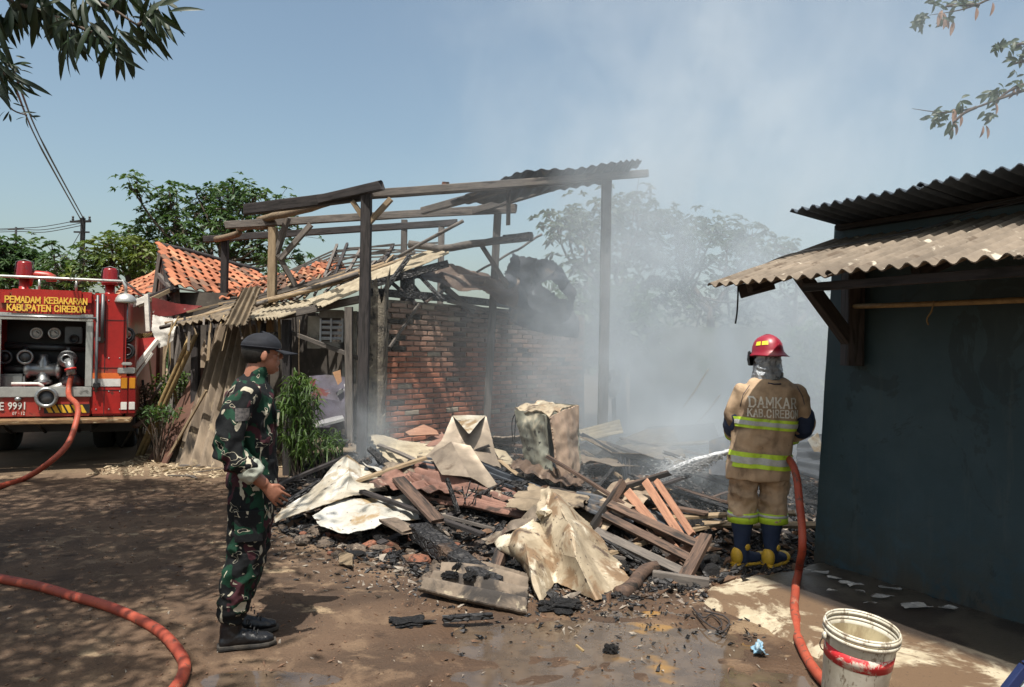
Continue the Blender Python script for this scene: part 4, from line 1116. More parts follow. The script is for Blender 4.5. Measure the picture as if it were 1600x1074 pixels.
# broken bare battens further right
C_TL, C_TR = at(525, 388, 14.2), at(690, 392, 12.0); C_BL, C_BR = at(500, 450, 11.3), at(640, 425, 10.6)
rr = random.Random(21)
for j in range(15):
    v = j / 14
    a = C_BL.lerp(C_TL, v).lerp(C_BR.lerp(C_TR, v), rr.uniform(-.05, .12)); b = C_BL.lerp(C_TL, v).lerp(C_BR.lerp(C_TR, v), rr.uniform(.6, 1.02)) + Vector((0, 0, rr.uniform(-.05, .18)))
    beam('batten', a, b, .03, .025, WOOD_GREY, house, jit=.1, bow=.03)
for j in range(9):
    u = j / 8; a = C_BL.lerp(C_BR, u); b = C_TL.lerp(C_TR, u)
    a = a.lerp(b, rr.uniform(0, .3)); beam('rafter', a, b + Vector((rr.uniform(-.1, .1), 0, rr.uniform(-.1, .12))), .045, .05, WOOD_DARK if j % 2 else WOOD_GREY, house, jit=.1)
# lower sweep of loose battens and rafters under the tiles
for j in range(16):
    t = j / 15; a = at(300 + 150 * t + rr.uniform(-12, 12), 492 - 34 * t + rr.uniform(-6, 6), 11.0 - .3 * t); b = at(460 + 150 * t + rr.uniform(-12, 12), 455 - 45 * t + rr.uniform(-6, 6), 11.0 - .5 * t)
    beam('loose_batten', a, b, .035, .03, rr.choice([WOOD_GREY, WOOD_PALE, WOOD_DARK]), house, jit=.1, bow=.04)
for j in range(13):
    x = 395 + 16 * j; beam('loose_batten', at(x, 486 - 4 * j, 10.4), at(x + rr.uniform(20, 50), 452 - 4.4 * j, 11.4), .03, .03, rr.choice([WOOD_GREY, WOOD_PALE]), house, jit=.1, bow=.03)
for a, b in [((250, 512, 10.6), (560, 428, 10.2)), ((258, 506, 10.9), (470, 452, 11.2)), ((300, 498, 10.5), (600, 412, 10.4)), ((420, 470, 10.3), (640, 402, 10.3))]:
    pole('long_rafter', [at(*a), at((a[0] + b[0]) / 2, (a[1] + b[1]) / 2 + 5, (a[2] + b[2]) / 2), at(*b)], .03, WOOD_PALE if a[0] > 255 else WOOD_GREY, house, jit=.006)
# house walls behind, coloured dark so the interior reads as shade
HW = pm('dark_interior_render', (.10, .085, .07), (.05, .042, .036), 3, rough=.95, coords='World', shift=False, spots=[((.2, .18, .15), 4, .66, .05)], rnd=0)
def vwall(name, pa, pb, z0, z1, th, m, parent):
    pa = Vector(pa); pb = Vector(pb); d = (pb - pa); d.z = 0; n = Vector((-d.y, d.x, 0)).normalized() * th
    vs = [p + q + Vector((0, 0, z)) for p in (Vector((pa.x, pa.y, 0)), Vector((pb.x, pb.y, 0))) for q in (Vector((0, 0, 0)), n) for z in (z0, z1)]
    mb = MB().add(vs, [(0,1,3,2),(4,6,7,5),(0,4,5,1),(2,3,7,6),(0,2,6,4),(1,5,7,3)])
    return wobj(name, mb, m, parent, fixn=True)
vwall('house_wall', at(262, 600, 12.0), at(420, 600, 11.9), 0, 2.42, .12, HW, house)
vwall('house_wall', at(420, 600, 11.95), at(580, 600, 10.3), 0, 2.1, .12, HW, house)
# lean-to front with louvred window
PANEL = pm('grey_boards', (.33, .31, .27), (.20, .185, .16), 5, rough=.9, coords='World', shift=False, spots=[((.06, .05, .045), 4, .6, .05)], rnd=0)
Yf = 9.75
def fbox(name, px0, px1, py0, py1, Y, th, m, parent, dy=0.0):
    a = at(px0, py0, Y); b = at(px1, py1, Y)
    mb = MB().box(((a.x + b.x) / 2, Y + th / 2 + dy, (a.z + b.z) / 2), (abs(b.x - a.x), th, abs(a.z - b.z)))
    return wobj(name, mb, m, parent)
fbox('wall_board', 481, 499, 494, 545, Yf, .03, PANEL, house)
fbox('wall_board', 536, 556, 486, 600, Yf, .03, PANEL, house)
fbox('wall_board', 499, 536, 484, 497, Yf, .03, PANEL, house)
fbox('wall_board', 499, 536, 536, 545, Yf, .03, PANEL, house)
win = fbox('window', 499, 536, 533.5, 536, Yf, .05, PANEL, house)
LV = pm('pale_louvre', (.62, .64, .66), (.45, .46, .48), 6, rough=.5, rnd=0)
for k in range(4):
    a = at(501, 503 + k * 8.6, Yf); b = at(535, 503 + k * 8.6, Yf)
    mb = MB().box(((a.x + b.x) / 2, Yf + .02, a.z), (b.x - a.x, .03, .028), Matrix.Rotation(.5, 3, 'X')); wobj('louvre', mb, LV, win)
for k, px in enumerate((500.5, 517, 535)):
    a = at(px, 498, Yf - .01); b = at(px, 535, Yf - .01); wobj('mullion', MB().box(((a.x + b.x) / 2, Yf + .0, (a.z + b.z) / 2), (.02, .02, a.z - b.z)), LV, win)
# lean-to posts
for a, b, w, m in [((448, 500, 9.6), (450, 700, 9.6), .10, WOOD_DARK), ((415, 505, 11.2), (412, 690, 11.2), .09, WOOD_DARK), ((330, 500, 11.3), (318, 600, 11.3), .09, WOOD_DARK), ((306, 505, 10.7), (305, 690, 10.7), .10, WOOD_DARK), ((545, 480, 9.2), (548, 690, 9.2), .09, WOOD_GREY)]:
    p = at(*a); beam('lean_to_post', Vector((at(*b).x, p.y, 0)), p, w, w, m, house, jit=.05)
beam('lean_to_beam', at(440, 494, 9.7), at(562, 468, 9.3), .06, .09, WOOD_GREY, house)
beam('lean_to_beam', at(455, 520, 9.7), at(560, 560, 9.4), .05, .05, WOOD_GREY, house)
beam('lean_to_beam', at(300, 505, 10.6), at(440, 492, 9.9), .06, .08, WOOD_DARK, house)
# ------------------------------------------------------------------ loose roof sheets on and against the house
ptag(sheet('roof_sheet', PG([[(478, 470, 9.9), (580, 426, 10.0), (672, 391, 10.1)], [(500, 483, 9.2), (600, 437, 9.4), (706, 396, 9.5)]]), ASB_PALE, nu=80, nv=40, corr=4, amp=.02, axis='u', noi=.02, nsc=2, thick=.006, seed=31, ragged=.02), 'long pale corrugated sheet sliding down from the crooked log behind the tall post', 'roof sheet', )
ptag(sheet('roof_sheet', PG([[(405, 480, 10.7), (470, 470, 10.6), (532, 464, 10.3)], [(360, 500, 9.6), (400, 499, 9.5), (434, 497, 9.3)]]), ASB_PALE, nu=110, nv=14, corr=12, amp=.02, noi=.02, nsc=2, thick=.006, seed=32, ragged=.02), 'pale fluted sheet roofing the lean-to above the soldier', 'roof sheet')
ptag(sheet('roof_sheet', PG([[(345, 478, 10.8), (400, 472, 10.8), (440, 466, 10.7)], [(272, 510, 10.3), (320, 502, 10.2), (372, 500, 9.9)]]), ASB, nu=90, nv=14, corr=9, amp=.02, noi=.02, nsc=2, thick=.006, seed=33, ragged=.02), 'brown fluted sheet at the left end of the lean-to roof', 'roof sheet')
ptag(sheet('snapped_sheet', PG([[(378, 452, 9.6), (395, 446, 9.6), (411, 449, 9.6)], [(362, 480, 9.5), (380, 480, 9.5), (398, 482, 9.5)], [(347, 510, 9.4), (366, 510, 9.4), (386, 510, 9.4)]]), ASB, nu=60, nv=24, corr=4, amp=.022, noi=.01, thick=.007, seed=34, ragged=.07), 'snapped piece of corrugated sheet sticking up above the leaning stack', 'roof sheet')
gl0, gl1 = gnd(272, 726), gnd(392, 738)
ptag(sheet('leaning_sheet', [[at(340, 506, 11.0), at(376, 507, 10.9), at(412, 510, 10.7)], [at(308, 612, 10.66), at(352, 612, 10.5), at(400, 614, 10.25)], [gl0 + Vector((0, 0, -.02)), (gl0 + gl1) / 2 + Vector((0, 0, -.02)), gl1 + Vector((0, 0, -.02))]], ASB_BROWN, nu=100, nv=40, corr=7, amp=.05, noi=.010, thick=.008, seed=35, ragged=.012), 'tall brown corrugated sheet leaning on the house front behind the soldier', 'roof sheet')
ptag(sheet('leaning_sheet', [[at(320, 530, 11.35), at(346, 530, 11.3)], [gnd(246, 722) + Vector((0, .22, -.02)), gnd(282, 727) + Vector((0, .26, -.02))]], ASB_BROWN, nu=50, nv=30, corr=2.5, amp=.035, noi=.01, thick=.008, seed=36, ragged=.02), 'narrow corrugated sheet peeping out left of the tall leaning one', 'roof sheet')
BOARD = pm('maroon_brown_board', (.13, .065, .045), (.085, .044, .034), 3, (1, 1, 1), .7, spots=[((.03, .02, .018), 5, .63, .05), ((.2, .14, .1), 7, .68, .04)], rnd=0)
ptag(sheet('leaning_board', [[at(308, 575, 10.85), at(336, 575, 10.8)], [gnd(236, 717) + Vector((0, -.1, -.02)), gnd(264, 724) + Vector((0, -.1, -.02))]], BOARD, nu=12, nv=20, noi=.006, thick=.02, seed=37), 'dark brown flat board leaning beside the corrugated stack', 'board')
ptag(beam('batten', gnd(258, 724), at(322, 610, 10.3), .04, .03, WOOD_PALE), 'pale lath leaning along the edge of the brown board', 'lath')
# ------------------------------------------------------------------ left front of the house
MAROON = pm('maroon_painted_board', (.16, .02, .018), (.09, .014, .013), 4, rough=.6, coords='World', shift=False, spots=[((.3, .28, .25), 7, .70, .03)], rnd=0)
REDPANEL = pm('red_painted_panel', (.42, .035, .03), (.33, .028, .025), 4, rough=.55, rnd=0, spots=[((.12, .03, .025), 6, .62, .06)])
ptag(sheet('maroon_board', PG([[(237, 464, 11.2), (275, 474, 11.2), (318, 479, 11.1)], [(238, 496, 11.2), (270, 494, 11.2), (300, 486, 11.1)]]), MAROON, nu=20, nv=12, noi=.01, thick=.02, seed=40, ragged=.03), 'maroon painted fascia board hanging under the tiled roof', 'board')
ptag(beam('white_post', at(232, 518, 11.0), at(229, 460, 11.0), .06, .05, pm('chalky_white_paint', (.66, .64, .58), (.5, .47, .42), 5, rough=.8)), 'short white painted post beside the maroon fascia board', 'post')
ptag(beam('white_fascia', at(186, 484, 11.0), at(232, 466, 11.1), .05, .09, MC['chalky_white_paint'], jit=.1), 'cream broken fascia sticking out beside the fire engine lamp', 'board')
ptag(beam('broken_rafter', at(215, 478, 11.4), at(270, 452, 11.8), .05, .06, WOOD_PALE, jit=.1), 'pale rafter end jutting from the gable of the tiled house', 'timber')
ptag(sheet('torn_cloth', PG([[(238, 492, 10.9), (262, 496, 10.9), (278, 498, 10.9)], [(236, 515, 10.8), (258, 520, 10.85), (272, 522, 10.8)], [(248, 545, 10.8), (260, 540, 10.85), (270, 532, 10.8)]]), CLOTHW, nu=40, nv=40, noi=.018, nsc=7, seed=41, ragged=.025, thick=.004, shade=True), 'torn dirty white cloth hanging from the lean-to edge', 'cloth')
ptag(sheet('red_panel', PG([[(206, 530, 10.9), (245, 527, 11.0)], [(176, 566, 10.8), (222, 566, 10.9)]]), REDPANEL, nu=16, nv=16, noi=.01, thick=.02, seed=42), 'red painted panel propped at a slant beside the fire engine', 'panel')
ptag(sheet('slatted_blind', PG([[(193, 522, 11.1), (246, 519, 11.2)], [(185, 548, 11.05), (196, 552, 11.1)]]), BAMBOO, nu=60, nv=6, corr=12, amp=.015, noi=.01, thick=.01, seed=43, ragged=.08), 'splintered bamboo blind showing above the red panel', 'blind')
ptag(beam('white_pole', at(191, 600, 10.4), at(246, 532, 10.8), .07, .05, MC['chalky_white_paint'], jit=.04), 'slanting white painted post in front of the red panel', 'post')
ptag(beam('white_pole', at(205, 598, 10.5), at(238, 552, 10.7), .03, .03, MC['chalky_white_paint'], jit=.04), 'thin white lath parallel to the slanting white post', 'lath')
for k, (a, b, lab) in enumerate([((215, 690, 10.4), (300, 520, 10.7), 'upper of two bamboo poles leaning against the lean-to'), ((222, 690, 10.2), (308, 520, 10.5), 'lower of two bamboo poles leaning against the lean-to')]):
    ptag(pole('bamboo_pole', [gnd(a[0], a[1] + 22), at(*b)], .032, BAMBOO, jit=.002), lab, 'bamboo pole')
ptag(pole('grey_stick', [gnd(190, 700), at(252, 600, 10.5)], .02, WOOD_GREY, jit=.003), 'grey stick leaning left of the bamboo poles', 'stick')
ptag(pole('crooked_timber', [gnd(378, 716), at(420, 560, 9.9), at(432, 522, 9.9)], .035, WOOD_GREY, jit=.006), 'crooked grey branch leaning on the lean-to behind the soldier', 'branch')
# dark objects inside the lean-to
ptag(sheet('painted_door', PG([[(484, 588, 9.55), (510, 586, 9.5), (548, 590, 9.4)], [(486, 622, 9.5), (512, 624, 9.4), (548, 630, 9.35)], [(490, 668, 9.45), (515, 668, 9.4), (548, 672, 9.3)]]), pm('sooty_lilac_panel', (.13, .12, .16), (.06, .05, .055), 3, rough=.6, spots=[((.5, .49, .47), 2.6, .62, .02), ((.12, .03, .025), 3.2, .6, .03)], rnd=0), nu=20, nv=20, noi=.03, thick=.02, seed=45), 'sooty lilac panel with pale peeling patches inside the lean-to', 'panel')
ptag(sheet('orange_scrap', PG([[(520, 582, 9.3), (532, 578, 9.3)], [(528, 602, 9.3), (534, 596, 9.3)]]), pm('tan_card', (.55, .3, .16), (.4, .22, .12), 6, rough=.8), nu=6, nv=6, noi=.01, thick=.006), 'small tan scrap caught by the charred boards', 'scrap')
ptag(sheet('metal_tray', PG([[(498, 660, 9.3), (535, 650, 9.4)], [(500, 666, 9.0), (538, 656, 9.0)]]), pm('dull_zinc', (.5, .5, .5), (.35, .35, .36), 5, rough=.4, metal=.5), nu=6, nv=4, noi=.01, thick=.03), 'grey metal tray edge beside the charred boards', 'tray')
rr = random.Random(3)
for k in range(9):
    x = 533 + k * 4.6; m = [CHAR, WOOD_DARK, WOOD_BROWN, CHAR, WOOD_GREY][k % 5]
    g = gnd(x + rr.uniform(-8, 4) - 4, 702 + rr.uniform(-6, 4)); t = at(x + rr.uniform(4, 16), 545 - rr.uniform(0, 60), g.y + .12)
    ptag(beam('charred_board', g, t, rr.uniform(.07, .13), .02, m, roll=rr.uniform(-.3, .3) + math.pi / 2 * 0, jit=.08, ragged=.04, taper=.15), 'scorched board standing in the bundle left of the tall post', 'board', 'scorched boards beside the tall post')
# clutter along the broken front of the house
rr = random.Random(61)
for k in range(34):
    x = rr.uniform(205, 345); g = gnd(x, rr.uniform(688, 716)); t = at(x + rr.uniform(-30, 70), rr.uniform(500, 640), g.y + rr.uniform(.1, .5))
    m, nm, ct = rr.choice([(WOOD_PALE, 'pale leaning lath', 'lath'), (WOOD_GREY, 'grey leaning lath', 'lath'), (BAMBOO, 'thin leaning bamboo', 'bamboo'), (WOOD_DARK, 'dark leaning lath', 'lath')])
    ptag(beam(nm.replace(' ', '_').replace('leaning_', ''), g, t, rr.uniform(.015, .05), .018, m, jit=.08, bow=.03), nm + ' in the clutter before the collapsed house', ct, nm + 's before the collapsed house')
for k in range(26):
    x = rr.uniform(262, 440); t = (x - 262) / 178; a = at(x, 500 - 12 * t + rr.uniform(-4, 4), 10.45 - .6 * t); b = a + Vector((rr.uniform(-.1, .1), rr.uniform(-.1, .0), -rr.uniform(.1, .55)))
    beam('hanging_splinter', a, b, rr.uniform(.012, .04), .012, rr.choice([WOOD_PALE, WOOD_GREY, BAMBOO, WOOD_DARK]), house, jit=.1, ragged=.01)
# hanging wire
cable([at(468, 500, 9.3), at(467, 560, 9.3), at(468, 600, 9.3)], .004, 'thin wire hanging straight down from the lean-to roof', 'hanging_wire', WOOD_PALE, 'wire')
# ------------------------------------------------------------------ neighbour house behind the fire engine
nh = thing('neighbour_house', at(215, 600, 16) - Vector((0, 0, at(215, 600, 16).z)), 'neighbouring house with orange tiled roof behind the fire engine lamp', 'house')
n_TL, n_TR = at(192, 448, 18.5), at(245, 426, 17.5); n_BL, n_BR = at(176, 470, 15.8), at(262, 456, 15.0)
tile_roof(nh, n_TL, n_TR, n_BL, n_BR, 8, 5, lambda u, v, r_: True, rafters=3, dark=.1)
vwall('wall', at(165, 560, 15.9), at(250, 560, 15.3), 0, 2.45, .15, pm('brick_toned_render', (.22, .13, .09), (.13, .08, .06), 6, rough=.9, coords='World', shift=False), nh)

# ------------------------------------------------------------------ foliage
def leaf_mat(name, c1, c2, sc=1.2, trans=.35, rough=.5):
    M_ = Mat(name); v = M_.coords('World')
    a = M_.noise(v, sc, 4, .6); b = M_.noise(v, 23, 2)
    col = M_.mix(a.ss(.35, .65), c1, c2); col = M_.mul(col, M_.gray(b * 1.0 + .5), .9)
    p = M_.N('ShaderNodeBsdfPrincipled'); M_.L(col, p.inputs['Base Color']); p.inputs['Roughness'].default_value = rough
    t = M_.N('ShaderNodeBsdfTranslucent'); M_.L(M_.mul(col, (1.2, 1.3, .6)), t.inputs[0])
    mx = M_.N('ShaderNodeMixShader'); mx.inputs[0].default_value = trans
    M_.L(p.outputs[0], mx.inputs[1]); M_.L(t.outputs[0], mx.inputs[2]); M_.L(mx.outputs[0], M_.out.inputs[0])
    return M_.m
LEAF_DK = leaf_mat('mango_leaf', (.014, .030, .013), (.024, .042, .015), trans=.2)
LEAF_MID = leaf_mat('green_leaf', (.042, .085, .032), (.070, .12, .040))
LEAF_YEL = leaf_mat('yellow_green_leaf', (.11, .14, .03), (.07, .12, .03))
LEAF_BRI = leaf_mat('bright_green_leaf', (.055, .105, .02), (.10, .155, .035))
LEAF_HAZE = leaf_mat('haze_greyed_leaf', (.04, .062, .035), (.06, .085, .045))  # green greyed down: smoke haze put into the leaf colour
BARK = pm('bark', (.12, .09, .07), (.06, .045, .035), 6, (1, 1, .3), .9, bstr=.7, bdist=.02)
def leaf_mesh_np(centers, dirs, L, Wd, seed, droop=.3, jl=.35):
    """one mesh of bent four-triangle leaves"""
    rs = np.random.RandomState(seed); n = len(centers)
    C = np.asarray(centers, float); D = np.asarray(dirs, float); D /= np.linalg.norm(D, axis=1)[:, None] + 1e-9
    up = rs.normal(size=(n, 3)) * .6 + np.array([0, 0, 1.0]); sd_ = np.cross(D, up); sd_ /= np.linalg.norm(sd_, axis=1)[:, None] + 1e-9
    nn = np.cross(sd_, D); s_ = (1 + rs.uniform(-jl, jl, n))[:, None]
    l = L * s_; w = Wd * s_
    p0 = C; p1 = C + D * l * .45 + sd_ * w * .5 + nn * l * .04; p2 = C + D * l * .45 - sd_ * w * .5 + nn * l * .04
    pm_ = C + D * l * .5 - nn * l * .03; p3 = C + D * l - np.array([0, 0, 1.0]) * l * droop * rs.uniform(.3, 1.2, (n, 1))
    V = np.stack([p0, p1, p2, pm_, p3], 1).reshape(-1, 3)
    b = np.arange(n)[:, None] * 5
    F = np.concatenate([b + np.array([[0, 1, 3]]), b + np.array([[0, 3, 2]]), b + np.array([[1, 4, 3]]), b + np.array([[3, 4, 2]])], 1).reshape(-1, 3)
    return V, F
def np_mesh(name, V, F, m, base):
    me = bpy.data.meshes.new(name); V = V - np.array(base)
    me.vertices.add(len(V)); me.vertices.foreach_set('co', V.ravel()); k = F.shape[1]
    me.loops.add(F.size); me.loops.foreach_set('vertex_index', F.ravel().astype(np.int32))
    me.polygons.add(len(F)); me.polygons.foreach_set('loop_start', (np.arange(len(F)) * k).astype(np.int32))
    try: me.polygons.foreach_set('loop_total', np.full(len(F), k, np.int32))
    except Exception: pass
    me.update(calc_edges=True); me.validate(); setmat(me, m); return me
def branchify(mb, p, d, L, r_, depth, rnd, tips, spread=.6, kids=3, upb=.15):
    pts = [p]; q = p.copy(); dd = d.normalized(); n = 4
    for i in range(n):
        dd = (dd + Vector((rnd.uniform(-1, 1), rnd.uniform(-1, 1), rnd.uniform(-1, 1) + upb)) * .16).normalized()
        q = q + dd * L / n; pts.append(q.copy())
    mb.tube(pts, [r_ * (1 - .5 * i / n) for i in range(n + 1)], 5 if depth < 2 else 7, cap=False)
    if depth <= 1: tips += [(pts[k], (pts[k] - pts[k - 1]).normalized()) for k in (2, 3, 4)]
    if depth == 0: return
    for k in range(kids + (depth > 1)):
        t = rnd.uniform(.45, 1); i = min(int(t * n), n - 1); st = pts[i].lerp(pts[i + 1], t * n - i)
        nd = (dd + Vector((rnd.uniform(-1, 1), rnd.uniform(-1, 1), rnd.uniform(-.5, .9))) * spread * 1.4).normalized()
        branchify(mb, st, nd, L * rnd.uniform(.55, .8), r_ * .55, depth - 1, rnd, tips, spread, kids, upb)
def tree(name, label, base, H, trunk_h, spreadr, leafm, nleaf, L, Wd, seed, lean=(0, 0), group=None, depth=3, kids=3, clump=.3, flat=.7, droop=.3, trunk_r=.12, horiz=.0, blobs=()):
    base = Vector(base); rnd = random.Random(seed); root = thing(name, base, label, 'tree', group)
    mb = MB(); tips = []
    top = base + Vector((lean[0], lean[1], trunk_h))
    mb.tube([base, base.lerp(top, .5) + Vector((rnd.uniform(-.1, .1), 0, 0)), top], [trunk_r, trunk_r * .8, trunk_r * .65], 9)
    nb = 6
    for k in range(nb):
        a = 2 * math.pi * k / nb + rnd.uniform(-.4, .4); e = rnd.uniform(.2, 1.1)
        d = Vector((math.cos(a) * (1 + horiz), math.sin(a) * (1 + horiz), e)).normalized()
        branchify(mb, top - Vector((0, 0, rnd.uniform(0, trunk_h * .25))), d, (H - trunk_h) * rnd.uniform(.42, .62) * (spreadr / (H - trunk_h)) ** .5, trunk_r * .45, depth - 1, rnd, tips, kids=kids)
    wobj('trunk', mb, BARK, root, smooth=True)
    rs = np.random.RandomState(seed); cs = []; ds = []
    T = [(np.array(p), np.array(d)) for p, d in tips]
    for k in range(nleaf):
        p, d = T[rs.randint(len(T))]
        o = rs.normal(size=3) * clump; o[2] *= flat
        cs.append(p + o); ds.append(d * .5 + rs.normal(size=3) * .8 + np.array([0, 0, -.1]))
    V, F = leaf_mesh_np(cs, ds, L, Wd, seed, droop)
    me = np_mesh('crown', V, F, leafm, base); newobj('crown', me, Matrix.Translation(base), root)
    return root, T
def gz0(px, Y): return onz(px, Y, 0.0)
def umbel_tree(name, label, base, trunk_top, blobs, leafm, per, L, Wd, seed, rad=.45, flat=.7, group=None, trunk_r=.13, umb=9, droop=.35):
    """trunk, limbs grown to each crown clump, and leaves in small radiating umbels at the twig ends"""
    base = Vector(base); rnd = random.Random(seed); rs = np.random.RandomState(seed); root = thing(name, base, label, 'tree', group)
    mb = MB(); top = Vector(trunk_top)
    mb.tube(spline([base, base.lerp(top, .5) + Vector((rnd.uniform(-.15, .15), 0, 0)), top], 3), [trunk_r * (1 - .06 * i) for i in range(7)], 8)
    forks = [top + Vector((rnd.uniform(-.7, .7), rnd.uniform(-.5, .5), rnd.uniform(.1, .6))) for _ in range(5)]
    for f in forks: mb.tube([top - Vector((0, 0, .1)), top.lerp(f, .5) + Vector((0, 0, -.05)), f], [trunk_r * .6, trunk_r * .45, trunk_r * .35], 6)
    cs = []; ds = []
    for (bx, by, bY, br) in blobs:
        c = at(bx, by, bY) + Vector((0, rnd.uniform(-.8, .8), 0))
        f = min(forks, key=lambda q: (q - c).length); m_ = f.lerp(c, .5) + Vector((rnd.uniform(-.15, .15), rnd.uniform(-.15, .15), -.12))
        mb.tube(spline([f, m_, c], 3), [trunk_r * .3 * (1 - .11 * i) for i in range(7)], 5)
        n = int(per * (br / .45) ** 2)
        for k in range(n):
            o = Vector(rs.normal(size=3)) * br * .62; o.z *= flat; t = c + o
            if k % 2 == 0: mb.tube([c.lerp(m_, rnd.uniform(0, .4)), t], [.014, .005], 3, cap=False)
            ax = (o.normalized() * .5 + Vector((0, 0, .8))).normalized()
            for q in range(umb):
                d = Vector(rs.normal(size=3)); d = (d - ax * d.dot(ax)).normalized() + ax * rnd.uniform(-.1, .5)
                cs.append(tuple(t)); ds.append(tuple(d))
    wobj('trunk', mb, BARK, root, smooth=True)
    V, F = leaf_mesh_np(cs, ds, L, Wd, seed, droop); me = np_mesh('crown', V, F, leafm, base); newobj('crown', me, Matrix.Translation(base), root)
    return root
ST_B = [(x, y, 22, .42) for x, y in [(226, 302), (246, 318), (272, 303), (300, 300), (330, 294), (356, 292), (382, 302), (412, 306), (425, 318), (236, 338), (262, 326), (290, 322), (318, 316), (345, 314), (372, 322), (398, 328), (196, 366), (222, 360), (250, 352), (282, 344), (312, 340), (340, 338), (368, 345), (395, 352), (182, 386), (214, 384), (246, 378), (278, 368), (306, 362), (334, 362), (362, 368), (392, 376), (418, 384), (444, 352), (456, 398), (300, 386), (330, 384), (360, 392), (390, 400), (420, 406), (440, 418), (200, 404), (230, 402)]]
umbel_tree('spreading_tree', 'tall airy green tree spreading above the tiled roof', gz0(325, 22), at(325, 430, 22), ST_B, LEAF_MID, 30, .17, .07, 5, trunk_r=.17)
BT1 = [(x, y, 20, .36) for x, y in [(160, 402), (176, 390), (196, 394), (214, 386), (234, 392), (168, 416), (190, 412), (212, 408), (236, 414), (180, 432), (205, 430), (228, 434), (156, 432), (246, 402), (148, 420)]]
umbel_tree('bushy_tree', 'yellow green bushy tree left of the gable end', gz0(205, 20), at(205, 450, 20), BT1, LEAF_YEL, 34, .17, .07, 6, rad=.4, flat=.9)
BT2 = [(x, y, 21, .34) for x, y in [(84, 412), (96, 396), (110, 404), (126, 416), (140, 408), (90, 430), (110, 426), (130, 432), (74, 428), (100, 442), (120, 446), (82, 446)]]
umbel_tree('bushy_tree', 'green leafy tree between the two red beacons', gz0(112, 21), at(110, 455, 21), BT2, LEAF_MID, 30, .17, .07, 7, flat=.9)
BT3 = [(x, y, 26, .5) for x, y in [(-6, 404), (8, 396), (22, 394), (34, 402), (46, 412), (2, 418), (20, 414), (38, 426), (10, 434), (30, 440), (52, 432)]]
umbel_tree('bushy_tree', 'dark bushy tree at the far left behind the power lines', gz0(15, 26), at(15, 460, 26), BT3, LEAF_MID, 34, .22, .10, 8, flat=.9)
SM1 = [(x, y, 15.5 + (i % 3), .4) for i, (x, y) in enumerate([(868, 360), (884, 352), (905, 348), (898, 372), (926, 366), (918, 395), (940, 330), (962, 322), (985, 322), (1000, 340), (955, 350), (975, 372), (1005, 362), (1025, 350), (940, 400), (965, 410), (1000, 400), (1030, 385), (905, 425), (930, 440), (965, 450), (1000, 440), (1035, 425), (900, 460), (935, 485), (980, 490), (1020, 470), (905, 500), (950, 520), (1000, 520)])]
umbel_tree('smoky_tree', 'tall leafy tree seen through the smoke right of the thin post', gz0(970, 16), at(970, 470, 16), SM1, LEAF_HAZE, 30, .16, .07, 9)
SM2 = [(x, y, 16.5 + (i % 3), .42) for i, (x, y) in enumerate([(1050, 352), (1075, 358), (1098, 350), (1125, 358), (1150, 356), (1178, 362), (1060, 385), (1092, 380), (1125, 386), (1158, 390), (1190, 392), (1060, 415), (1095, 415), (1130, 420), (1170, 425), (1055, 450), (1090, 455), (1135, 455), (1175, 465), (1060, 490), (1105, 495), (1150, 500), (1080, 530), (1130, 535)])]
umbel_tree('smoky_tree', 'wide tree behind the smoke left of the outbuilding roof', gz0(1110, 17), at(1110, 480, 17), SM2, LEAF_HAZE, 26, .16, .065, 10)
SM3 = [(x, y, 17 + (i % 2), .4) for i, (x, y) in enumerate([(1205, 392), (1225, 400), (1215, 425), (1240, 440), (1262, 455), (1205, 455), (1228, 470), (1255, 480), (1280, 485), (1200, 490), (1240, 500)])]
umbel_tree('smoky_tree', 'small sparse tree over the boundary wall near the teal building corner', gz0(1245, 17), at(1240, 510, 17), SM3, LEAF_HAZE, 22, .15, .06, 12)

tree('smoky_tree', 'slim tree close behind the upturned black sheet', gz0(905, 15), 4.2, 1.4, 1.1, LEAF_MID, 4200, .2, .08, 11, clump=.26)
# shrubs
def shrub(name, label, centre, rad, leafm, n, L, Wd, seed, droop=.4, stems=9, upd=.6, cat='plant', h=None):
    centre = Vector(centre); rs = np.random.RandomState(seed); rnd = random.Random(seed)
    base = Vector((centre.x, centre.y, hz(centre.x, centre.y) - .02)); root = thing(name, base, label, cat)
    mb = MB(); tips = []
    for k in range(stems):
        t = Vector((centre.x + rnd.gauss(0, .45) * rad[0], centre.y + rnd.gauss(0, .45) * rad[1], centre.z + rnd.uniform(-.3, .9) * rad[2]))
        mid = base.lerp(t, .5) + Vector((rnd.uniform(-.05, .05), rnd.uniform(-.05, .05), .08))
        pts = spline([base + Vector((rnd.uniform(-.05, .05), rnd.uniform(-.05, .05), 0)), mid, t], 3); mb.tube(pts, [.012 * (1 - .6 * i / (len(pts) - 1)) for i in range(len(pts))], 5)
        tips += pts[2:]
    wobj('stem', mb, BARK, root, smooth=True)
    c = np.array(centre); cs = []
    while len(cs) < n:
        o = rs.uniform(-1, 1, 3); 
        if np.dot(o, o) > 1: continue
        w = noise.noise(Vector(o * 2.2) + Vector((seed, 0, 0)))
        if w < -.12: continue
        cs.append(c + o * np.array(rad))
    ds = rs.normal(size=(n, 3)) * .6 + np.array([0, 0, upd])
    V, F = leaf_mesh_np(cs, ds, L, Wd, seed, droop); me = np_mesh('foliage', V, F, leafm, base); newobj('foliage', me, Matrix.Translation(base), root)
    return root
shrub('leafy_shrub', 'bright green round-leaved shrub beside the brown leaning board', at(272, 606, 11.35), (.36, .3, .26), LEAF_BRI, 420, .065, .045, 20, upd=.3)
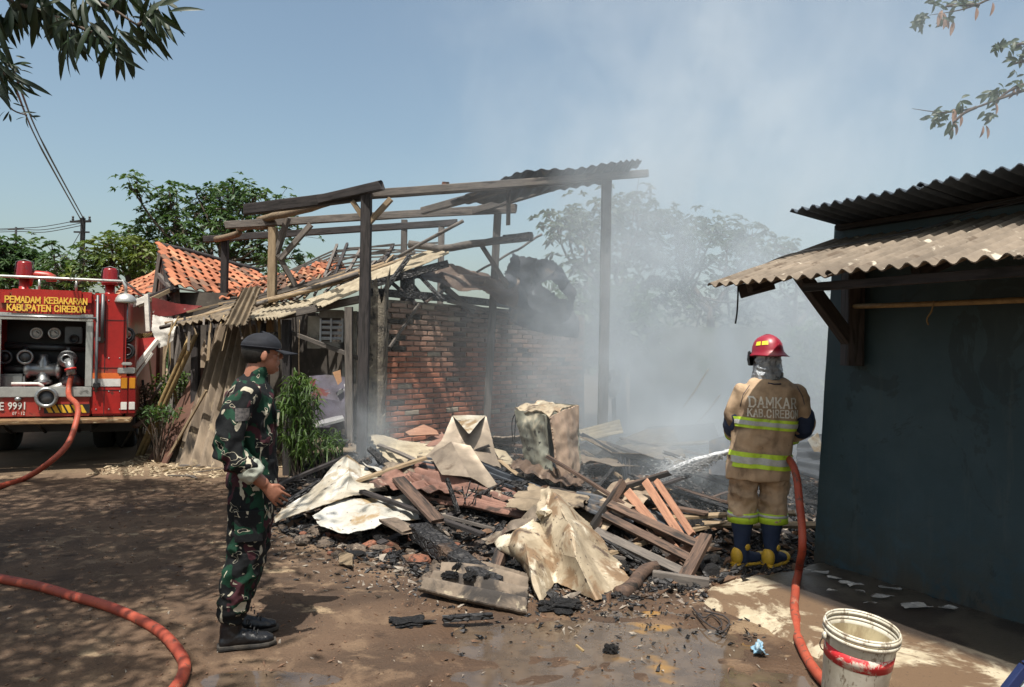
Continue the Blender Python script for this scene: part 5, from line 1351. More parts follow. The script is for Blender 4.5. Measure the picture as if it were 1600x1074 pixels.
shrub('narrow_leaved_plant', 'tall narrow-leaved green plant standing right behind the soldier', at(466, 650, 8.6), (.22, .22, .50), LEAF_BRI, 850, .17, .017, 21, droop=.9, upd=.4, stems=12)
shrub('narrow_leaved_plant', 'low spray of narrow leaves bending right at the foot of the tall plant', at(505, 692, 8.2), (.28, .2, .1), LEAF_BRI, 150, .17, .018, 22, droop=.8, upd=.1)
DRY = leaf_mat('dry_leaf', (.14, .09, .05), (.09, .06, .04), trans=.1)
shrub('dry_bush', 'withered brown bush between the fire engine and the green shrub', at(222, 625, 11.3), (.30, .25, .25), DRY, 420, .10, .03, 23)
shrub('weed', 'small green weed low beside the fire engine rear step', at(248, 648, 10.4), (.3, .2, .12), LEAF_MID, 240, .1, .03, 24)
# boundary wall and hedge beyond the smoke
BWM = pm('mossy_boundary_wall', (.16, .17, .14), (.09, .10, .08), 2, rough=.95, coords='World', shift=False, rnd=0, spots=[((.05, .08, .03), 2, .58, .08)])
bw = vwall('boundary_wall', at(985, 560, 14.8), at(1330, 560, 12.9), 0, 2.08, .15, BWM, None)
tag(bw, 'mossy grey boundary wall behind the firefighter, fading into smoke', 'wall')
shrub('creeper', 'green creeper growing over the boundary wall beside the teal building', at(1268, 570, 12.9), (.7, .18, .75), LEAF_BRI, 2600, .10, .05, 25, droop=.4, upd=.1)
# far treeline closing the horizon
rnd = random.Random(4); cs = []; rs = np.random.RandomState(4)
for k in range(17000):
    x = rs.uniform(-70, 70); y = 48 + rs.uniform(0, 6); h = 2.6 + 1.3 * noise.noise(Vector((x * .12, 0, 0))) + .8 * noise.noise(Vector((x * .5, 3, 0)))
    cs.append((x, y, rs.uniform(.0, 1) ** .7 * h))
V, F = leaf_mesh_np(cs, rs.normal(size=(len(cs), 3)), .75, .45, 4); me = np_mesh('distant_scrub', V, F, LEAF_MID, (0, 50, 0))
tag(newobj('distant_scrub', me, Matrix.Translation((0, 50, 0))), kind='stuff')

# ------------------------------------------------------------------ overhanging mango tree (trunk left of the frame) shading the yard
mt = thing('mango_tree', (-6.2, 3.0, 0), 'dark mango tree branch overhanging the top left corner', 'tree')
rnd = random.Random(31); mbt = MB(); tips = []
TT = Vector((-6.1, 2.6, 3.4)); mbt.tube([(-6.2, 3.0, -.05), (-6.15, 2.8, 1.7), TT], [.26, .2, .17], 10)
targets = [(-4.6, 1.6, 5.0), (-4.2, 2.6, 5.2), (-3.6, 3.6, 5.0), (-3.2, 2.2, 5.3), (-2.9, 1.2, 5.2), (-4.9, 4.2, 5.4), (-5.6, 1.0, 5.0), (-4.4, .6, 5.1), (-5.8, 5.0, 5.2), (-4.0, 4.5, 5.3), (-3.3, 6.0, 5.7), (-4.5, 6.6, 6.0), (-5.6, 6.6, 6.0), (-3.2, 4.9, 5.4), (-2.9, 3.6, 5.0)]
for T_ in targets:
    T_ = Vector(T_); mid = TT.lerp(T_, .5) + Vector((0, 0, .35)); pts = spline([TT, mid, T_], 4)
    mbt.tube(pts, [.09 * (1 - .7 * i / (len(pts) - 1)) for i in range(len(pts))], 7)
    tips += pts[4:]
    for k in range(3):
        e = T_ + Vector((rnd.uniform(-.7, .7), rnd.uniform(-.7, .7), rnd.uniform(-.1, .4))); mbt.tube([T_.lerp(mid, .2), e], [.02, .008], 5); tips += [e, T_.lerp(e, .5)]
# the visible twigs
VT = [(at(20, 5, 4.0), at(75, 22, 3.9), at(110, 58, 3.85)), (at(75, 22, 3.9), at(130, 45, 3.85), at(180, 62, 3.8)), (at(60, -30, 3.9), at(150, 0, 3.85), at(215, 40, 3.8)), (at(215, 40, 3.8), at(232, 30, 3.8), at(250, 18, 3.8)),
      (at(-40, -10, 4.1), at(-20, 70, 4.0), at(8, 118, 3.95)), (at(100, -40, 3.9), at(190, -20, 3.85), at(232, 4, 3.85))]
for a in VT: mbt.tube(spline(list(a), 4), [.011 - .0007 * i for i in range(9)], 5)
mbt.tube(spline([TT, at(-60, -160, 4.2), at(-30, -60, 4.1), at(20, 5, 4.0)], 4), [.05 - .003 * i for i in range(13)], 6)
mbt.tube(spline([at(-60, -160, 4.2), at(0, -110, 4.0), at(60, -30, 3.9), at(100, -40, 3.9)], 4), [.03 - .0015 * i for i in range(13)], 6)
wobj('trunk', mbt, BARK, mt, smooth=True, base=Vector((-6.2, 3, 0)))
cs = []; ds = []; rs = np.random.RandomState(9)
nT = len(tips)
for k in range(18500):
    p = tips[rs.randint(nT)]; o = rs.normal(size=3) * np.array([.42, .42, .22]); q = np.array(p) + o
    cs.append(q); ds.append(rs.normal(size=3) * .7 + np.array([0, 0, -.5]))
cs = np.array(cs); ds = np.array(ds)
# keep the joined crown out of the frame: only the individually built leaves hang into view
def visible(P):
    d = P - np.array([0, 0, CAMZ]); z = d @ np.array(Fv); x = d @ np.array(Rv) / z; y = d @ np.array(Uv) / z
    return (z > 0) & (np.abs(x) < .74) & (y < .52)
keep = ~visible(cs) & (cs[:, 1] + .40 * cs[:, 2] < 9.1)
V, F = leaf_mesh_np(cs[keep], ds[keep], .2, .05, 9, .5); me = np_mesh('crown', V, F, LEAF_DK, (-6.2, 3, 0)); tag(newobj('crown', me, Matrix.Translation((-6.2, 3, 0)), mt), kind='stuff')
def leaf_me(name, L, w, m, seed, fold=.18, curve=.25):
    mb = MB(); n = 6
    for i in range(n + 1):
        t = i / n; ww = w / 2 * math.sin(math.pi * min(1, t * .98 + .02)) ** .75; x = L * t; z = -curve * L * t * t
        mb.v += [Vector((x, -ww, z + ww * fold * 2)), Vector((x, 0, z)), Vector((x, ww, z + ww * fold * 2))]
    for i in range(n):
        a = i * 3; mb.f += [(a, a + 1, a + 4, a + 3), (a + 1, a + 2, a + 5, a + 4)]
    me = mb.mesh(name, True); setmat(me, m); return me
MLV = [leaf_me('leaf', .20, .030, LEAF_DK, 0), leaf_me('leaf', .17, .024, LEAF_DK, 1, curve=.4), leaf_me('leaf', .14, .034, LEAF_DK, 2, curve=.1)]
def hang_leaf(p, ang, out, tilt, parent, ms, sc=1.0, rnd=rnd):
    """ang: picture-plane-ish heading (0 = right, -90 = down)"""
    d = Vector((math.cos(ang), out, math.sin(ang))).normalized(); up = Vector((rnd.uniform(-.6, .6), -1 + rnd.uniform(-.3, .6), rnd.uniform(-.3, .7)))
    z = (up - d * up.dot(d)).normalized(); y = z.cross(d)
    M3 = Matrix((d, y, z)).transposed() * sc
    return newobj('leaf', ms[rnd.randrange(len(ms))], Matrix.Translation(p) @ M3.to_4x4(), parent)
clus = [((75, 22), 3.9, 15, .9, -60), ((110, 58), 3.85, 14, 1, -95), ((180, 62), 3.8, 13, 1, -80), ((150, 40), 3.82, 14, 1, -75), ((215, 40), 3.8, 12, 1, -70), ((250, 18), 3.8, 11, .9, -40), ((30, 5), 4.0, 20, 1.1, -80), ((232, 4), 3.85, 12, .9, -70),
        ((8, 118), 3.95, 13, .85, -65), ((-6, 95), 3.95, 10, .85, -70), ((-20, 70), 4.0, 10, .9, -60), ((130, 0), 3.85, 18, 1, -85), ((190, -12), 3.85, 14, 1, -80), ((60, -8), 3.95, 18, 1.1, -80), ((0, 20), 4.0, 16, 1.1, -80), ((95, 30), 3.86, 12, 1, -120)]
for (c, Y, n, sc, mean) in clus:
    for k in range(int(n * 1.22)):
        p = at(c[0] + rnd.gauss(0, 11), c[1] + rnd.gauss(0, 8), Y + rnd.uniform(-.1, .1))
        hang_leaf(p, R(mean + rnd.gauss(0, 34)), rnd.uniform(-.4, .4), 0, mt, MLV, sc * rnd.uniform(.7, 1.1))
# a thin twig of another tree below it with small leaves
for (c, n) in [((22, 108), 6), ((30, 130), 5), ((20, 172), 5), ((36, 180), 4), ((8, 160), 4)]:
    for k in range(n): hang_leaf(at(c[0] + rnd.gauss(0, 7), c[1] + rnd.gauss(0, 9), 3.9), R(rnd.uniform(-170, 20)), rnd.uniform(-.4, .4), 0, mt, MLV, .33)
mbq = MB().tube(spline([at(-30, 120, 3.95), at(0, 150, 3.9), at(20, 172, 3.9), at(42, 180, 3.9)], 4), .004, 5); wobj('twig', mbq, BARK, mt)

# ------------------------------------------------------------------ top right branch with clustered leaves and pods
rt = thing('pod_tree', (9.2, 9.0, 0), 'haze-greyed leafy branches with dry pods hanging into the top right corner', 'tree')
YB = 9.0
mbq = MB(); mbq.tube([(9.2, 9.0, -.05), (9.0, 9.0, 3.0), (8.6, 9.0, 5.4)], [.2, .17, .1], 10)
BR = [[(1640, 128), (1560, 155), (1525, 168), (1478, 176), (1425, 170)], [(1525, 168), (1505, 178), (1490, 192)], [(1640, 120), (1585, 138), (1560, 155)], [(1660, -20), (1560, -5), (1530, 6), (1500, 16), (1452, 24)], [(1530, 8), (1500, 8), (1478, 10)], [(1660, 60), (1600, 68), (1580, 72)], [(1660, 90), (1600, 96), (1578, 102)]]
for b in BR: mbq.tube(spline([at(x, y, YB) for x, y in b], 4), [.022 - .0012 * i for i in range(4 * (len(b) - 1) + 1)], 6)
for y0 in (128, 120, -20, 60, 90): mbq.tube([Vector((8.6, 9.0, 5.4)), at(1655, y0, YB)], [.07, .024], 6)
wobj('trunk', mbq, BARK, rt, smooth=True, base=Vector((9.2, 9, 0)))
CLV = [leaf_me('leaf', .15, .055, LEAF_HAZE, 5, curve=.3), leaf_me('leaf', .12, .05, LEAF_HAZE, 6, curve=.5)]
DLV = [leaf_me('pod', .20, .055, pm('dry_pod', (.36, .22, .16), (.24, .15, .11), 6, rough=.8, rnd=.1), 7, curve=.1, fold=.5)]
for (x, y, n, s_) in [(1440, 30, 22, 12), (1470, 6, 12, 9), (1478, 30, 10, 8), (1500, 2, 12, 10), (1560, 72, 12, 8), (1575, 68, 10, 8), (1592, 90, 12, 9), (1598, 68, 8, 8), (1583, 112, 4, 4), (1460, 188, 10, 8), (1470, 176, 12, 9), (1485, 196, 9, 7), (1552, 150, 16, 10), (1548, 180, 8, 7), (1500, 170, 9, 7), (1500, 158, 4, 4), (1560, 140, 8, 8), (1590, 128, 8, 8), (1520, 0, 8, 8)]:
    for k in range(int(n * 1.4)): hang_leaf(at(x + rnd.gauss(0, s_ * .5), y + rnd.gauss(0, s_ * .5), YB + rnd.uniform(-.15, .15)), R(rnd.uniform(-200, 40)), rnd.uniform(-.6, .6), 0, rt, CLV, rnd.uniform(.5, .95))
for (x, y) in [(1486, 196), (1492, 192), (1474, 20), (1468, 22), (1472, 16), (1526, 12), (1551, 4), (1490, 34), (1540, 196), (1536, 197), (1592, 132), (1585, 138), (1555, 160), (1490, 170), (1500, 178), (1478, 26)]:
    o = hang_leaf(at(x, y, YB), R(-90 + rnd.gauss(0, 12)), 0, 0, rt, DLV, rnd.uniform(.7, 1)); 
for o in rt.children:
    if o.data and o.data.name.startswith('pod'): o.name = 'pod'

# ------------------------------------------------------------------ power poles and lines
pp = thing('power_pole', gz0(132, 30), 'dark power pole with crossing wires left of the spreading tree', 'power pole')
PT = at(130, 341, 30)
wobj('post', MB().tube([Vector((PT.x - .05, 30, -.05)), PT], [.13, .09], 8), CABLE, pp)
beam('crossarm', PT + Vector((-.5, 0, -.15)), PT + Vector((.3, 0, -.12)), .08, .08, CABLE, pp)
beam('crossarm', PT + Vector((-.35, 0, -.55)), PT + Vector((.25, 0, -.55)), .06, .06, CABLE, pp)
for dx in (-.4, .0, .25): wobj('insulator', MB().lathe([(.03, 0), (.05, .04), (.03, .1), (.05, .14), (.02, .18)], 8, PT + Vector((dx, 0, -.1))), CABLE, pp)
sp = thing('power_pole', gz0(27, 34), 'thin distant power pole at the far left edge', 'power pole')
ST = at(25, 355, 34); wobj('post', MB().tube([Vector((ST.x + .1, 34, -.05)), ST], [.06, .045], 6), GREYM, sp)
beam('crossarm', ST + Vector((-.35, 0, -.1)), ST + Vector((.35, 0, -.05)), .05, .05, GREYM, sp)
wl = [('upper wire of the pair running from the pole into the mango leaves', [PT, at(70, 230, 16), at(15, 95, 6.0), at(-40, -20, 4.5)], .010), ('lower wire of the pair running from the pole into the mango leaves', [PT + Vector((-.1, 0, -.05)), at(66, 235, 16), at(12, 108, 6.0), at(-45, 0, 4.5)], .010)]
for lab, pts, rad in wl: tag(wobj('power_line', MB().tube(spline(pts, 8), [.026, ] + [.02] * 8 + [.012] * 16, 5), CABLE), lab, 'wire', 'power lines')
for k, (y0, y1) in enumerate([(343, 357), (348, 359), (352, 362)]):
    names = ['topmost', 'middle', 'lowest']
    tag(wobj('power_line', MB().tube(spline([at(130, y0, 30), at(70, y0 + 11, 32), at(26, y1, 34), at(-60, y1 + 3, 36)], 5), .015, 4), CABLE), names[k] + ' of the three wires leaving the power pole to the left', 'wire', 'power lines')
tag(wobj('guy_wire', MB().tube([at(130, 355, 30), at(103, 402, 29)], .018, 4), CABLE), 'slanting guy wire left of the power pole', 'wire', 'power lines')

# ------------------------------------------------------------------ figures
def remesh(mb, voxel, smooth_it=4, name='body', wr=0.0, wsc=9, seed=0, wdir=(1, 1, 1), extra=None):
    me = mb.mesh('tmp'); o = bpy.data.objects.new('tmp', me); COL.objects.link(o)
    m = o.modifiers.new('r', 'REMESH'); m.mode = 'VOXEL'; m.voxel_size = voxel; m.use_smooth_shade = True
    if smooth_it:
        s_ = o.modifiers.new('s', 'SMOOTH'); s_.iterations = smooth_it; s_.factor = .5
    dg = bpy.context.evaluated_depsgraph_get(); dg.update()
    out = bpy.data.meshes.new_from_object(o.evaluated_get(dg)); bpy.data.objects.remove(o)
    out.name = name
    if wr:
        out.update(); ns = [v.normal.copy() for v in out.vertices]; off = Vector((seed * 3.1, 1, seed))
        for v, n in zip(out.vertices, ns):
            p = Vector((v.co.x * wsc * wdir[0], v.co.y * wsc * wdir[1], v.co.z * wsc * wdir[2])) + off
            a = 1 - abs(noise.noise(p)) * 2; b = noise.noise(p * 2.3 + off)
            k = wr
            if extra: k = wr * extra(v.co)
            v.co += n * k * (a * .9 + b * .5 - .45)
    out.polygons.foreach_set('use_smooth', [True] * len(out.polygons)); out.update()
    return out
def limb(mb, pts, rad, seg=14, sub=3, flat=1.0, upv=None):
    P = spline(pts, sub); n = len(pts); rr = []
    for i in range(len(P)):
        t = i / sub; k = min(int(t), n - 2); rr.append(rad[k] + (rad[k + 1] - rad[k]) * (t - k))
    # rounded ends
    d0 = (P[0] - P[1]).normalized(); d1 = (P[-1] - P[-2]).normalized()
    P = [P[0] + d0 * rr[0] * .6, P[0] + d0 * rr[0] * .35] + P + [P[-1] + d1 * rr[-1] * .35, P[-1] + d1 * rr[-1] * .6]
    rr = [rr[0] * .45, rr[0] * .85] + rr + [rr[-1] * .85, rr[-1] * .45]
    mb.tube(P, rr, seg, flat=flat, upv=upv)
def hand(mb, wrist, direction, palm_n, side, scale=1.0, curl=.5, hold=False):
    """palm_n: direction the palm faces; side: towards the thumb"""
    d = Vector(direction).normalized(); n = Vector(palm_n); n = (n - d * n.dot(d)).normalized(); s_ = n.cross(d)
    if s_.dot(Vector(side)) < 0: s_ = -s_
    w = Vector(wrist); L = .095 * scale
    rings = []
    for t, hw, th in ((-.02, .025, .020), (.015, .029, .019), (.045, .037, .017), (.072, .039, .014), (.084, .035, .011)):
        rings.append((w + d * t * scale, s_ * hw * scale, n * th * scale))
    mb.loft(rings, 14, 2.6)
    lens = [.078, .088, .082, .064]; offs = [.033, .011, -.011, -.032]
    for k in range(4):
        p = w + d * (.088 - abs(offs[k]) * .2) * scale + s_ * offs[k] * scale
        dd = (d + s_ * offs[k] * 4.5).normalized(); q = [p - dd * .03 * scale, p]; c = (curl + k * .07)
        for j, fr in enumerate((.42, .33, .25)):
            ang = c * (.75 if j == 0 else 1.0)
            dd = (dd * math.cos(ang) + n * math.sin(ang)).normalized() if True else dd
            # keep turning towards the palm
            nn = (n - dd * n.dot(dd))
            q.append(q[-1] + dd * lens[k] * fr * scale)
            n_loc = n
        mb.tube(q, [.0088 * scale, .0086 * scale, .0080 * scale, .0074 * scale, .006 * scale], 8)
    p = w + d * .025 * scale + s_ * .026 * scale
    td = (d * .7 + s_ * .55 + n * .45).normalized(); t2 = (d * .9 + s_ * .1 + n * .45).normalized()
    mb.tube([p - td * .01, p + td * .03 * scale, p + td * .03 * scale + t2 * .028 * scale, p + td * .03 * scale + t2 * .05 * scale], [.015 * scale, .0125 * scale, .011 * scale, .008 * scale], 8)
def head(mb, c, yaw=0.0, pitch=0.0, s=1.0):
    """head facing +x at centre c"""
    Rm = Matrix.Rotation(yaw, 3, 'Z') @ Matrix.Rotation(pitch, 3, 'Y'); c = Vector(c)
    T = lambda x, y, z: c + Rm @ Vector((x * s, y * s, z * s))
    def el(p, r_, rot=None): mb.ell(T(*p), [k * s for k in r_], 18, 12, Rm @ rot if rot is not None else Rm)
    el((-.012, 0, .022), (.096, .077, .092)); el((.025, 0, -.035), (.062, .060, .075)); el((.045, 0, -.080), (.036, .034, .028))
    el((.030, .0, .035), (.068, .066, .060)); el((.064, 0, -.018), (.026, .036, .05)); el((.052, .034, -.012), (.026, .024, .026)); el((.052, -.034, -.012), (.026, .024, .026))
    mb.tube([T(.078, 0, .030), T(.090, 0, .012), T(.101, 0, -.004), T(.103, 0, -.010), T(.092, 0, -.016)], [.008 * s, .009 * s, .0105 * s, .010 * s, .008 * s], 10)
    el((.092, .011, -.011), (.010, .008, .007)); el((.092, -.011, -.011), (.010, .008, .007))
    el((.070, 0, -.040), (.022, .034, .030)); el((.087, 0, -.037), (.008, .020, .006)); el((.085, 0, -.047), (.008, .018, .006)); el((.078, 0, -.076), (.014, .020, .016)); el((.045, 0, -.066), (.040, .040, .026))
    el((.078, .030, .032), (.012, .024, .008)); el((.078, -.030, .032), (.012, .024, .008))
    for sy in (-1, 1):
        Q = Matrix.Rotation(sy * .35, 3, 'Z') @ Matrix.Rotation(.15, 3, 'Y')
        el((-.004, sy * .080, -.006), (.018, .007, .031), Q); el((.002, sy * .079, -.020), (.010, .008, .012), Q)
    return T, Rm
def eyes(root, T, Rm, s=1.0):
    for sy in (-1, 1):
        lobj('eye', MB().ell(T(.0735, sy * .031, .012), (.0115 * s,) * 3, 10, 8), pm('eye_white', (.5, .48, .45), (.45, .42, .4), 5, rough=.3, rnd=0), root, True)
        lobj('iris', MB().ell(T(.0825, sy * .031, .012), (.0035 * s, .006 * s, .006 * s), 8, 6, Rm), CABLE, root, True)
        lobj('eyebrow', MB().tube([T(.088, sy * .014, .037), T(.090, sy * .03, .043), T(.078, sy * .05, .038)], [.004, .0045, .003], 6), HAIR, root, True)
HAIR = pm('black_hair', (.008, .007, .006), (.016, .014, .012), 30, (1, 1, .2), .55, bstr=.6, rnd=0)
def skin_mat():
    M_ = Mat('skin'); v = M_.coords(); a = M_.noise(v, 14, 4); b = M_.noise(v, 120, 3)
    col = M_.mix(a.ss(.35, .65), (.25, .105, .062), (.33, .145, .092))
    m = M_.bsdf(col, .5, 0, b, .15, .002, .45, {'Subsurface Weight': .08, 'Subsurface Radius': (.02, .008, .004), 'Subsurface Scale': .3}); return m
SKIN = skin_mat()
def camo_mat():
    M_ = Mat('woodland_camouflage'); v = M_.coords()
    vm = M_.N('ShaderNodeVectorMath'); vm.operation = 'MULTIPLY_ADD'; M_.L(M_.noise(v, 10, 2, .5, 0, out='Color'), vm.inputs[0]); vm.inputs[1].default_value = (.10, .10, .10); M_.L(v, vm.inputs[2]); w = S(M_.t, vm.outputs[0])
    n1 = M_.noise(M_.xf(w, (1.2, 1.2, .8), rot=(.5, .6, .2)), 10.0, 1.2, .5); n2 = M_.noise(M_.xf(w, (1, 1, .8), loc=(3, 8, 1)), 8.5, 1.2, .5)
    n3 = M_.noise(M_.xf(w, (1.5, 1.5, .65), loc=(7, 1, 5), rot=(.3, -.7, 0)), 14.0, 1.0, .5); n4 = M_.noise(M_.xf(w, (.7, 1.2, 1.5), loc=(1, 6, 2), rot=(.2, .5, 0)), 16, 1.0, .5)
    col = M_.mix(n1.ss(.455, .47), (.007, .036, .020), (.006, .007, .008))
    col = M_.mix(n2.ss(.60, .61), col, (.048, .015, .020))
    col = M_.mix(n3.ss(.65, .66), col, (.42, .38, .29))
    col = M_.mix(n4.ss(.64, .65), col, (.006, .007, .008))
    col = M_.mix(((n4 - .66).abs().lt(.014)), col, (.36, .33, .25))
    f = M_.noise(v, 260, 2); col = M_.mul(col, M_.gray(f * .8 + .6), .8)
    return M_.bsdf(col, .85, 0, M_.noise(v, 16, 5) + f * .2, .7, .012, .25)
CAMO = camo_mat()
BOOTM = pm('black_leather', (.006, .006, .007), (.012, .012, .013), 9, rough=.3, bstr=.6, rnd=0, spots=[((.10, .08, .06), 7, .66, .06)])
SOLE = pm('rubber_sole', (.02, .019, .018), (.06, .05, .04), 9, rough=.9, rnd=0)

# ---- soldier: local x = facing, y = his left, z up
SA = R(20)
s0 = gnd(390, 1000); s0 = Vector((s0.x, s0.y, 0))
sol = thing('person', s0 + Vector((0, 0, .0)), 'soldier in camouflage uniform and black cap standing in profile, one hand held at the waist', 'person', rotz=SA)
hipx = .005
def P3(*a): return Vector(a)
RA = [P3(-.05, -.185, 1.385), P3(-.11, -.245, 1.22), P3(-.125, -.27, 1.07), P3(-.03, -.275, .975), P3(.05, -.26, .90)]   # right arm
LA = [P3(-.02, .185, 1.385), P3(-.06, .245, 1.22), P3(-.08, .27, 1.07), P3(-.04, .27, .95), P3(-.02, .26, .88)]
RL = [P3(-.01, -.095, .90), P3(-.02, -.10, .70), P3(-.035, -.105, .49), P3(-.075, -.105, .30), P3(-.095, -.105, .13)]
LL = [P3(.01, .095, .90), P3(.01, .10, .70), P3(.0, .105, .49), P3(-.045, .105, .30), P3(-.07, .105, .13)]
# body (skin) in one continuous mesh
mb = MB()
mb.loft([((hipx, 0, .82), (.09, 0, 0), (0, .14, 0)), ((.0, 0, .95), (.09, 0, 0), (0, .15, 0)), ((-.01, 0, 1.1), (.085, 0, 0), (0, .13, 0)), ((-.015, 0, 1.3), (.095, 0, 0), (0, .16, 0)), ((-.015, 0, 1.40), (.07, 0, 0), (0, .15, 0)), ((-.01, 0, 1.44), (.05, 0, 0), (0, .06, 0))], 20)
limb(mb, [P3(-.015, 0, 1.38), P3(.0, 0, 1.46), P3(.028, 0, 1.54)], [.065, .058, .058])
for A in (RA, LA): limb(mb, A, [.05, .045, .040, .038, .030])
for A in (RL, LL): limb(mb, A, [.08, .07, .05, .045, .04])
hand(mb, RA[-1] + P3(.01, .0, -.015), (.72, .1, -.70), (.25, .85, -.25), (.6, 0, .6), 1.0, .44)
hand(mb, LA[-1] + P3(.005, 0, -.02), (.2, 0, -.98), (-.2, -.9, 0), (.9, 0, .2), .98, .4)
HT, HR = head(mb, (.040, 0, 1.572), R(6), R(2), 1.0)
me = remesh(mb, .0046, 2, 'body'); setmat(me, SKIN); newobj('body', me, WM[sol.name], sol)
eyes(sol, HT, HR)
# jacket
mb = MB()
mb.loft([((-.0, 0, .845), (.135, 0, 0), (0, .195, 0)), ((-.0, 0, .93), (.132, 0, 0), (0, .188, 0)), ((-.01, 0, 1.02), (.128, 0, 0), (0, .18, 0)), ((-.02, 0, 1.15), (.138, 0, 0), (0, .195, 0)), ((-.025, 0, 1.27), (.14, 0, 0), (0, .207, 0)), ((-.025, 0, 1.36), (.122, 0, 0), (0, .195, 0)), ((-.02, 0, 1.415), (.09, 0, 0), (0, .14, 0)), ((-.01, 0, 1.445), (.066, 0, 0), (0, .08, 0))], 26, 2.3)
for A in (RA, LA): limb(mb, [A[0] + P3(.01, 0, -.01), A[1], A[2], A[3] + P3(.0, 0, .015)], [.078, .076, .070, .060])
mb.loft([((-.012, 0, 1.42), (.072, 0, 0), (0, .078, 0)), ((.002, 0, 1.455), (.067, 0, .01), (0, .068, 0)), ((.012, 0, 1.492), (.064, 0, .022), (0, .063, 0))], 20)
me = remesh(mb, .009, 3, 'jacket', .014, 10, 2, (1, 1, .9), extra=lambda c: 1.7 if c.z < 1.12 and abs(c.y) > .17 else 1.0); setmat(me, CAMO); jkt = me; newobj('jacket', me, WM[sol.name], sol)
mb = MB()
for A in (RA, LA):
    d = (A[4] - A[2]).normalized(); c = A[3] + P3(.012, 0, -.002)
    u = d.cross(P3(0, 1, 0)).normalized(); v_ = P3(0, 1, 0)
    cm = MB(); cm.loft([(c - d * .035, u * .060, v_ * .058), (c - d * .02, u * .068, v_ * .064), (c + d * .035, u * .064, v_ * .060), (c + d * .045, u * .055, v_ * .05)], 18)
    mec = remesh(cm, .007, 2, 'cuff', .006, 20, 3); setmat(mec, pm('pale_cuff_lining', (.36, .37, .31), (.27, .29, .24), 12, rough=.9, rnd=0)); newobj('cuff', mec, WM[sol.name], sol)
# chest pocket flap, shoulder patch, collar tips
pk = MB().loft([((.118, -.10, 1.19), (.006, 0, 0), (0, .055, 0)), ((.122, -.10, 1.27), (.008, 0, 0), (0, .055, 0))], 12, 5); lobj('pocket', pk, CAMO, sol)
jb = BVHTree.FromPolygons([v.co.copy() for v in jkt.vertices], [tuple(p.vertices) for p in jkt.polygons])
def badge(x0, x1, z0, z1, m, name):
    b = MB(); n = 6
    for j in range(n + 1):
        for i in range(n + 1):
            o_ = P3(x0 + (x1 - x0) * i / n, -.6, z0 + (z1 - z0) * j / n); h = jb.ray_cast(o_, P3(0, 1, 0)); b.v.append((h[0] if h[0] is not None else o_ + P3(0, .35, 0)) + P3(0, -.004, 0))
    b.f = [(j * (n + 1) + i, j * (n + 1) + i + 1, (j + 1) * (n + 1) + i + 1, (j + 1) * (n + 1) + i) for j in range(n) for i in range(n)]
    me = b.mesh(name, True); setmat(me, m); newobj(name, me, WM[sol.name], sol)
badge(-.10, -.03, 1.235, 1.30, pm('dark_woven_badge', (.03, .028, .03), (.10, .09, .085), 60, rough=.9, rnd=0), 'sleeve_badge')
# trousers
mb = MB()
mb.loft([((-.0, 0, .78), (.115, 0, 0), (0, .175, 0)), ((.0, 0, .86), (.122, 0, 0), (0, .178, 0)), ((.0, 0, .95), (.118, 0, 0), (0, .168, 0))], 24, 2.4)
limb(mb, [RL[0], RL[1], RL[2], RL[3], RL[4] + P3(.0, 0, .045)], [.108, .112, .095, .088, .070]); limb(mb, [LL[0], LL[1], LL[2], LL[3], LL[4] + P3(0, 0, .045)], [.108, .112, .095, .088, .070])
me = remesh(mb, .009, 3, 'trousers', .014, 9, 5, (1, 1, 1.3), extra=lambda c: 1.5 if c.z < .5 else .8); setmat(me, CAMO); newobj('trousers', me, WM[sol.name], sol)
for sy, L_ in ((-1, RL), (1, LL)):
    c = L_[1] + P3(.0, sy * .112, -.02); pk = MB().loft([(c + P3(0, 0, -.085), (.07, 0, 0), (0, .012, 0)), (c + P3(0, 0, .075), (.075, 0, 0), (0, .014, 0))], 16, 6); lobj('cargo_pocket', pk, CAMO, sol)
bl = MB().loft([((.0, 0, .955), (.128, 0, 0), (0, .182, 0)), ((.0, 0, .99), (.128, 0, 0), (0, .182, 0))], 26, 2.3)
# boots
def boot(ax, ay, z0=0.0, L=.305):
    b = MB()
    b.loft([((ax - .005, ay, .03), (.058, 0, 0), (0, .044, 0)), ((ax - .005, ay, .08), (.058, 0, 0), (0, .045, 0)), ((ax + .0, ay, .14), (.056, 0, 0), (0, .048, 0)), ((ax + .008, ay, .21), (.058, 0, 0), (0, .052, 0))], 18)
    b.loft([((ax - .062, ay, .035), (0, .030, 0), (0, 0, .025)), ((ax - .05, ay, .045), (0, .040, 0), (0, 0, .036)), ((ax, ay, .06), (0, .043, 0), (0, 0, .055)), ((ax + .07, ay, .056), (0, .046, 0), (0, 0, .045)), ((ax + .13, ay, .046), (0, .050, 0), (0, 0, .034)), ((ax + .185, ay, .041), (0, .046, 0), (0, 0, .029)), ((ax + .215, ay, .036), (0, .028, 0), (0, 0, .018))], 18)
    me = remesh(b, .007, 3, 'boot', .003, 20, 2); setmat(me, BOOTM)
    s_ = MB().loft([((ax - .072, ay, .016), (0, .026, 0), (0, 0, .016)), ((ax - .06, ay, .016), (0, .043, 0), (0, 0, .016)), ((ax + .02, ay, .017), (0, .043, 0), (0, 0, .015)), ((ax + .12, ay, .016), (0, .055, 0), (0, 0, .014)), ((ax + .19, ay, .018), (0, .050, 0), (0, 0, .014)), ((ax + .228, ay, .022), (0, .028, 0), (0, 0, .012))], 16, 4)
    return me, s_
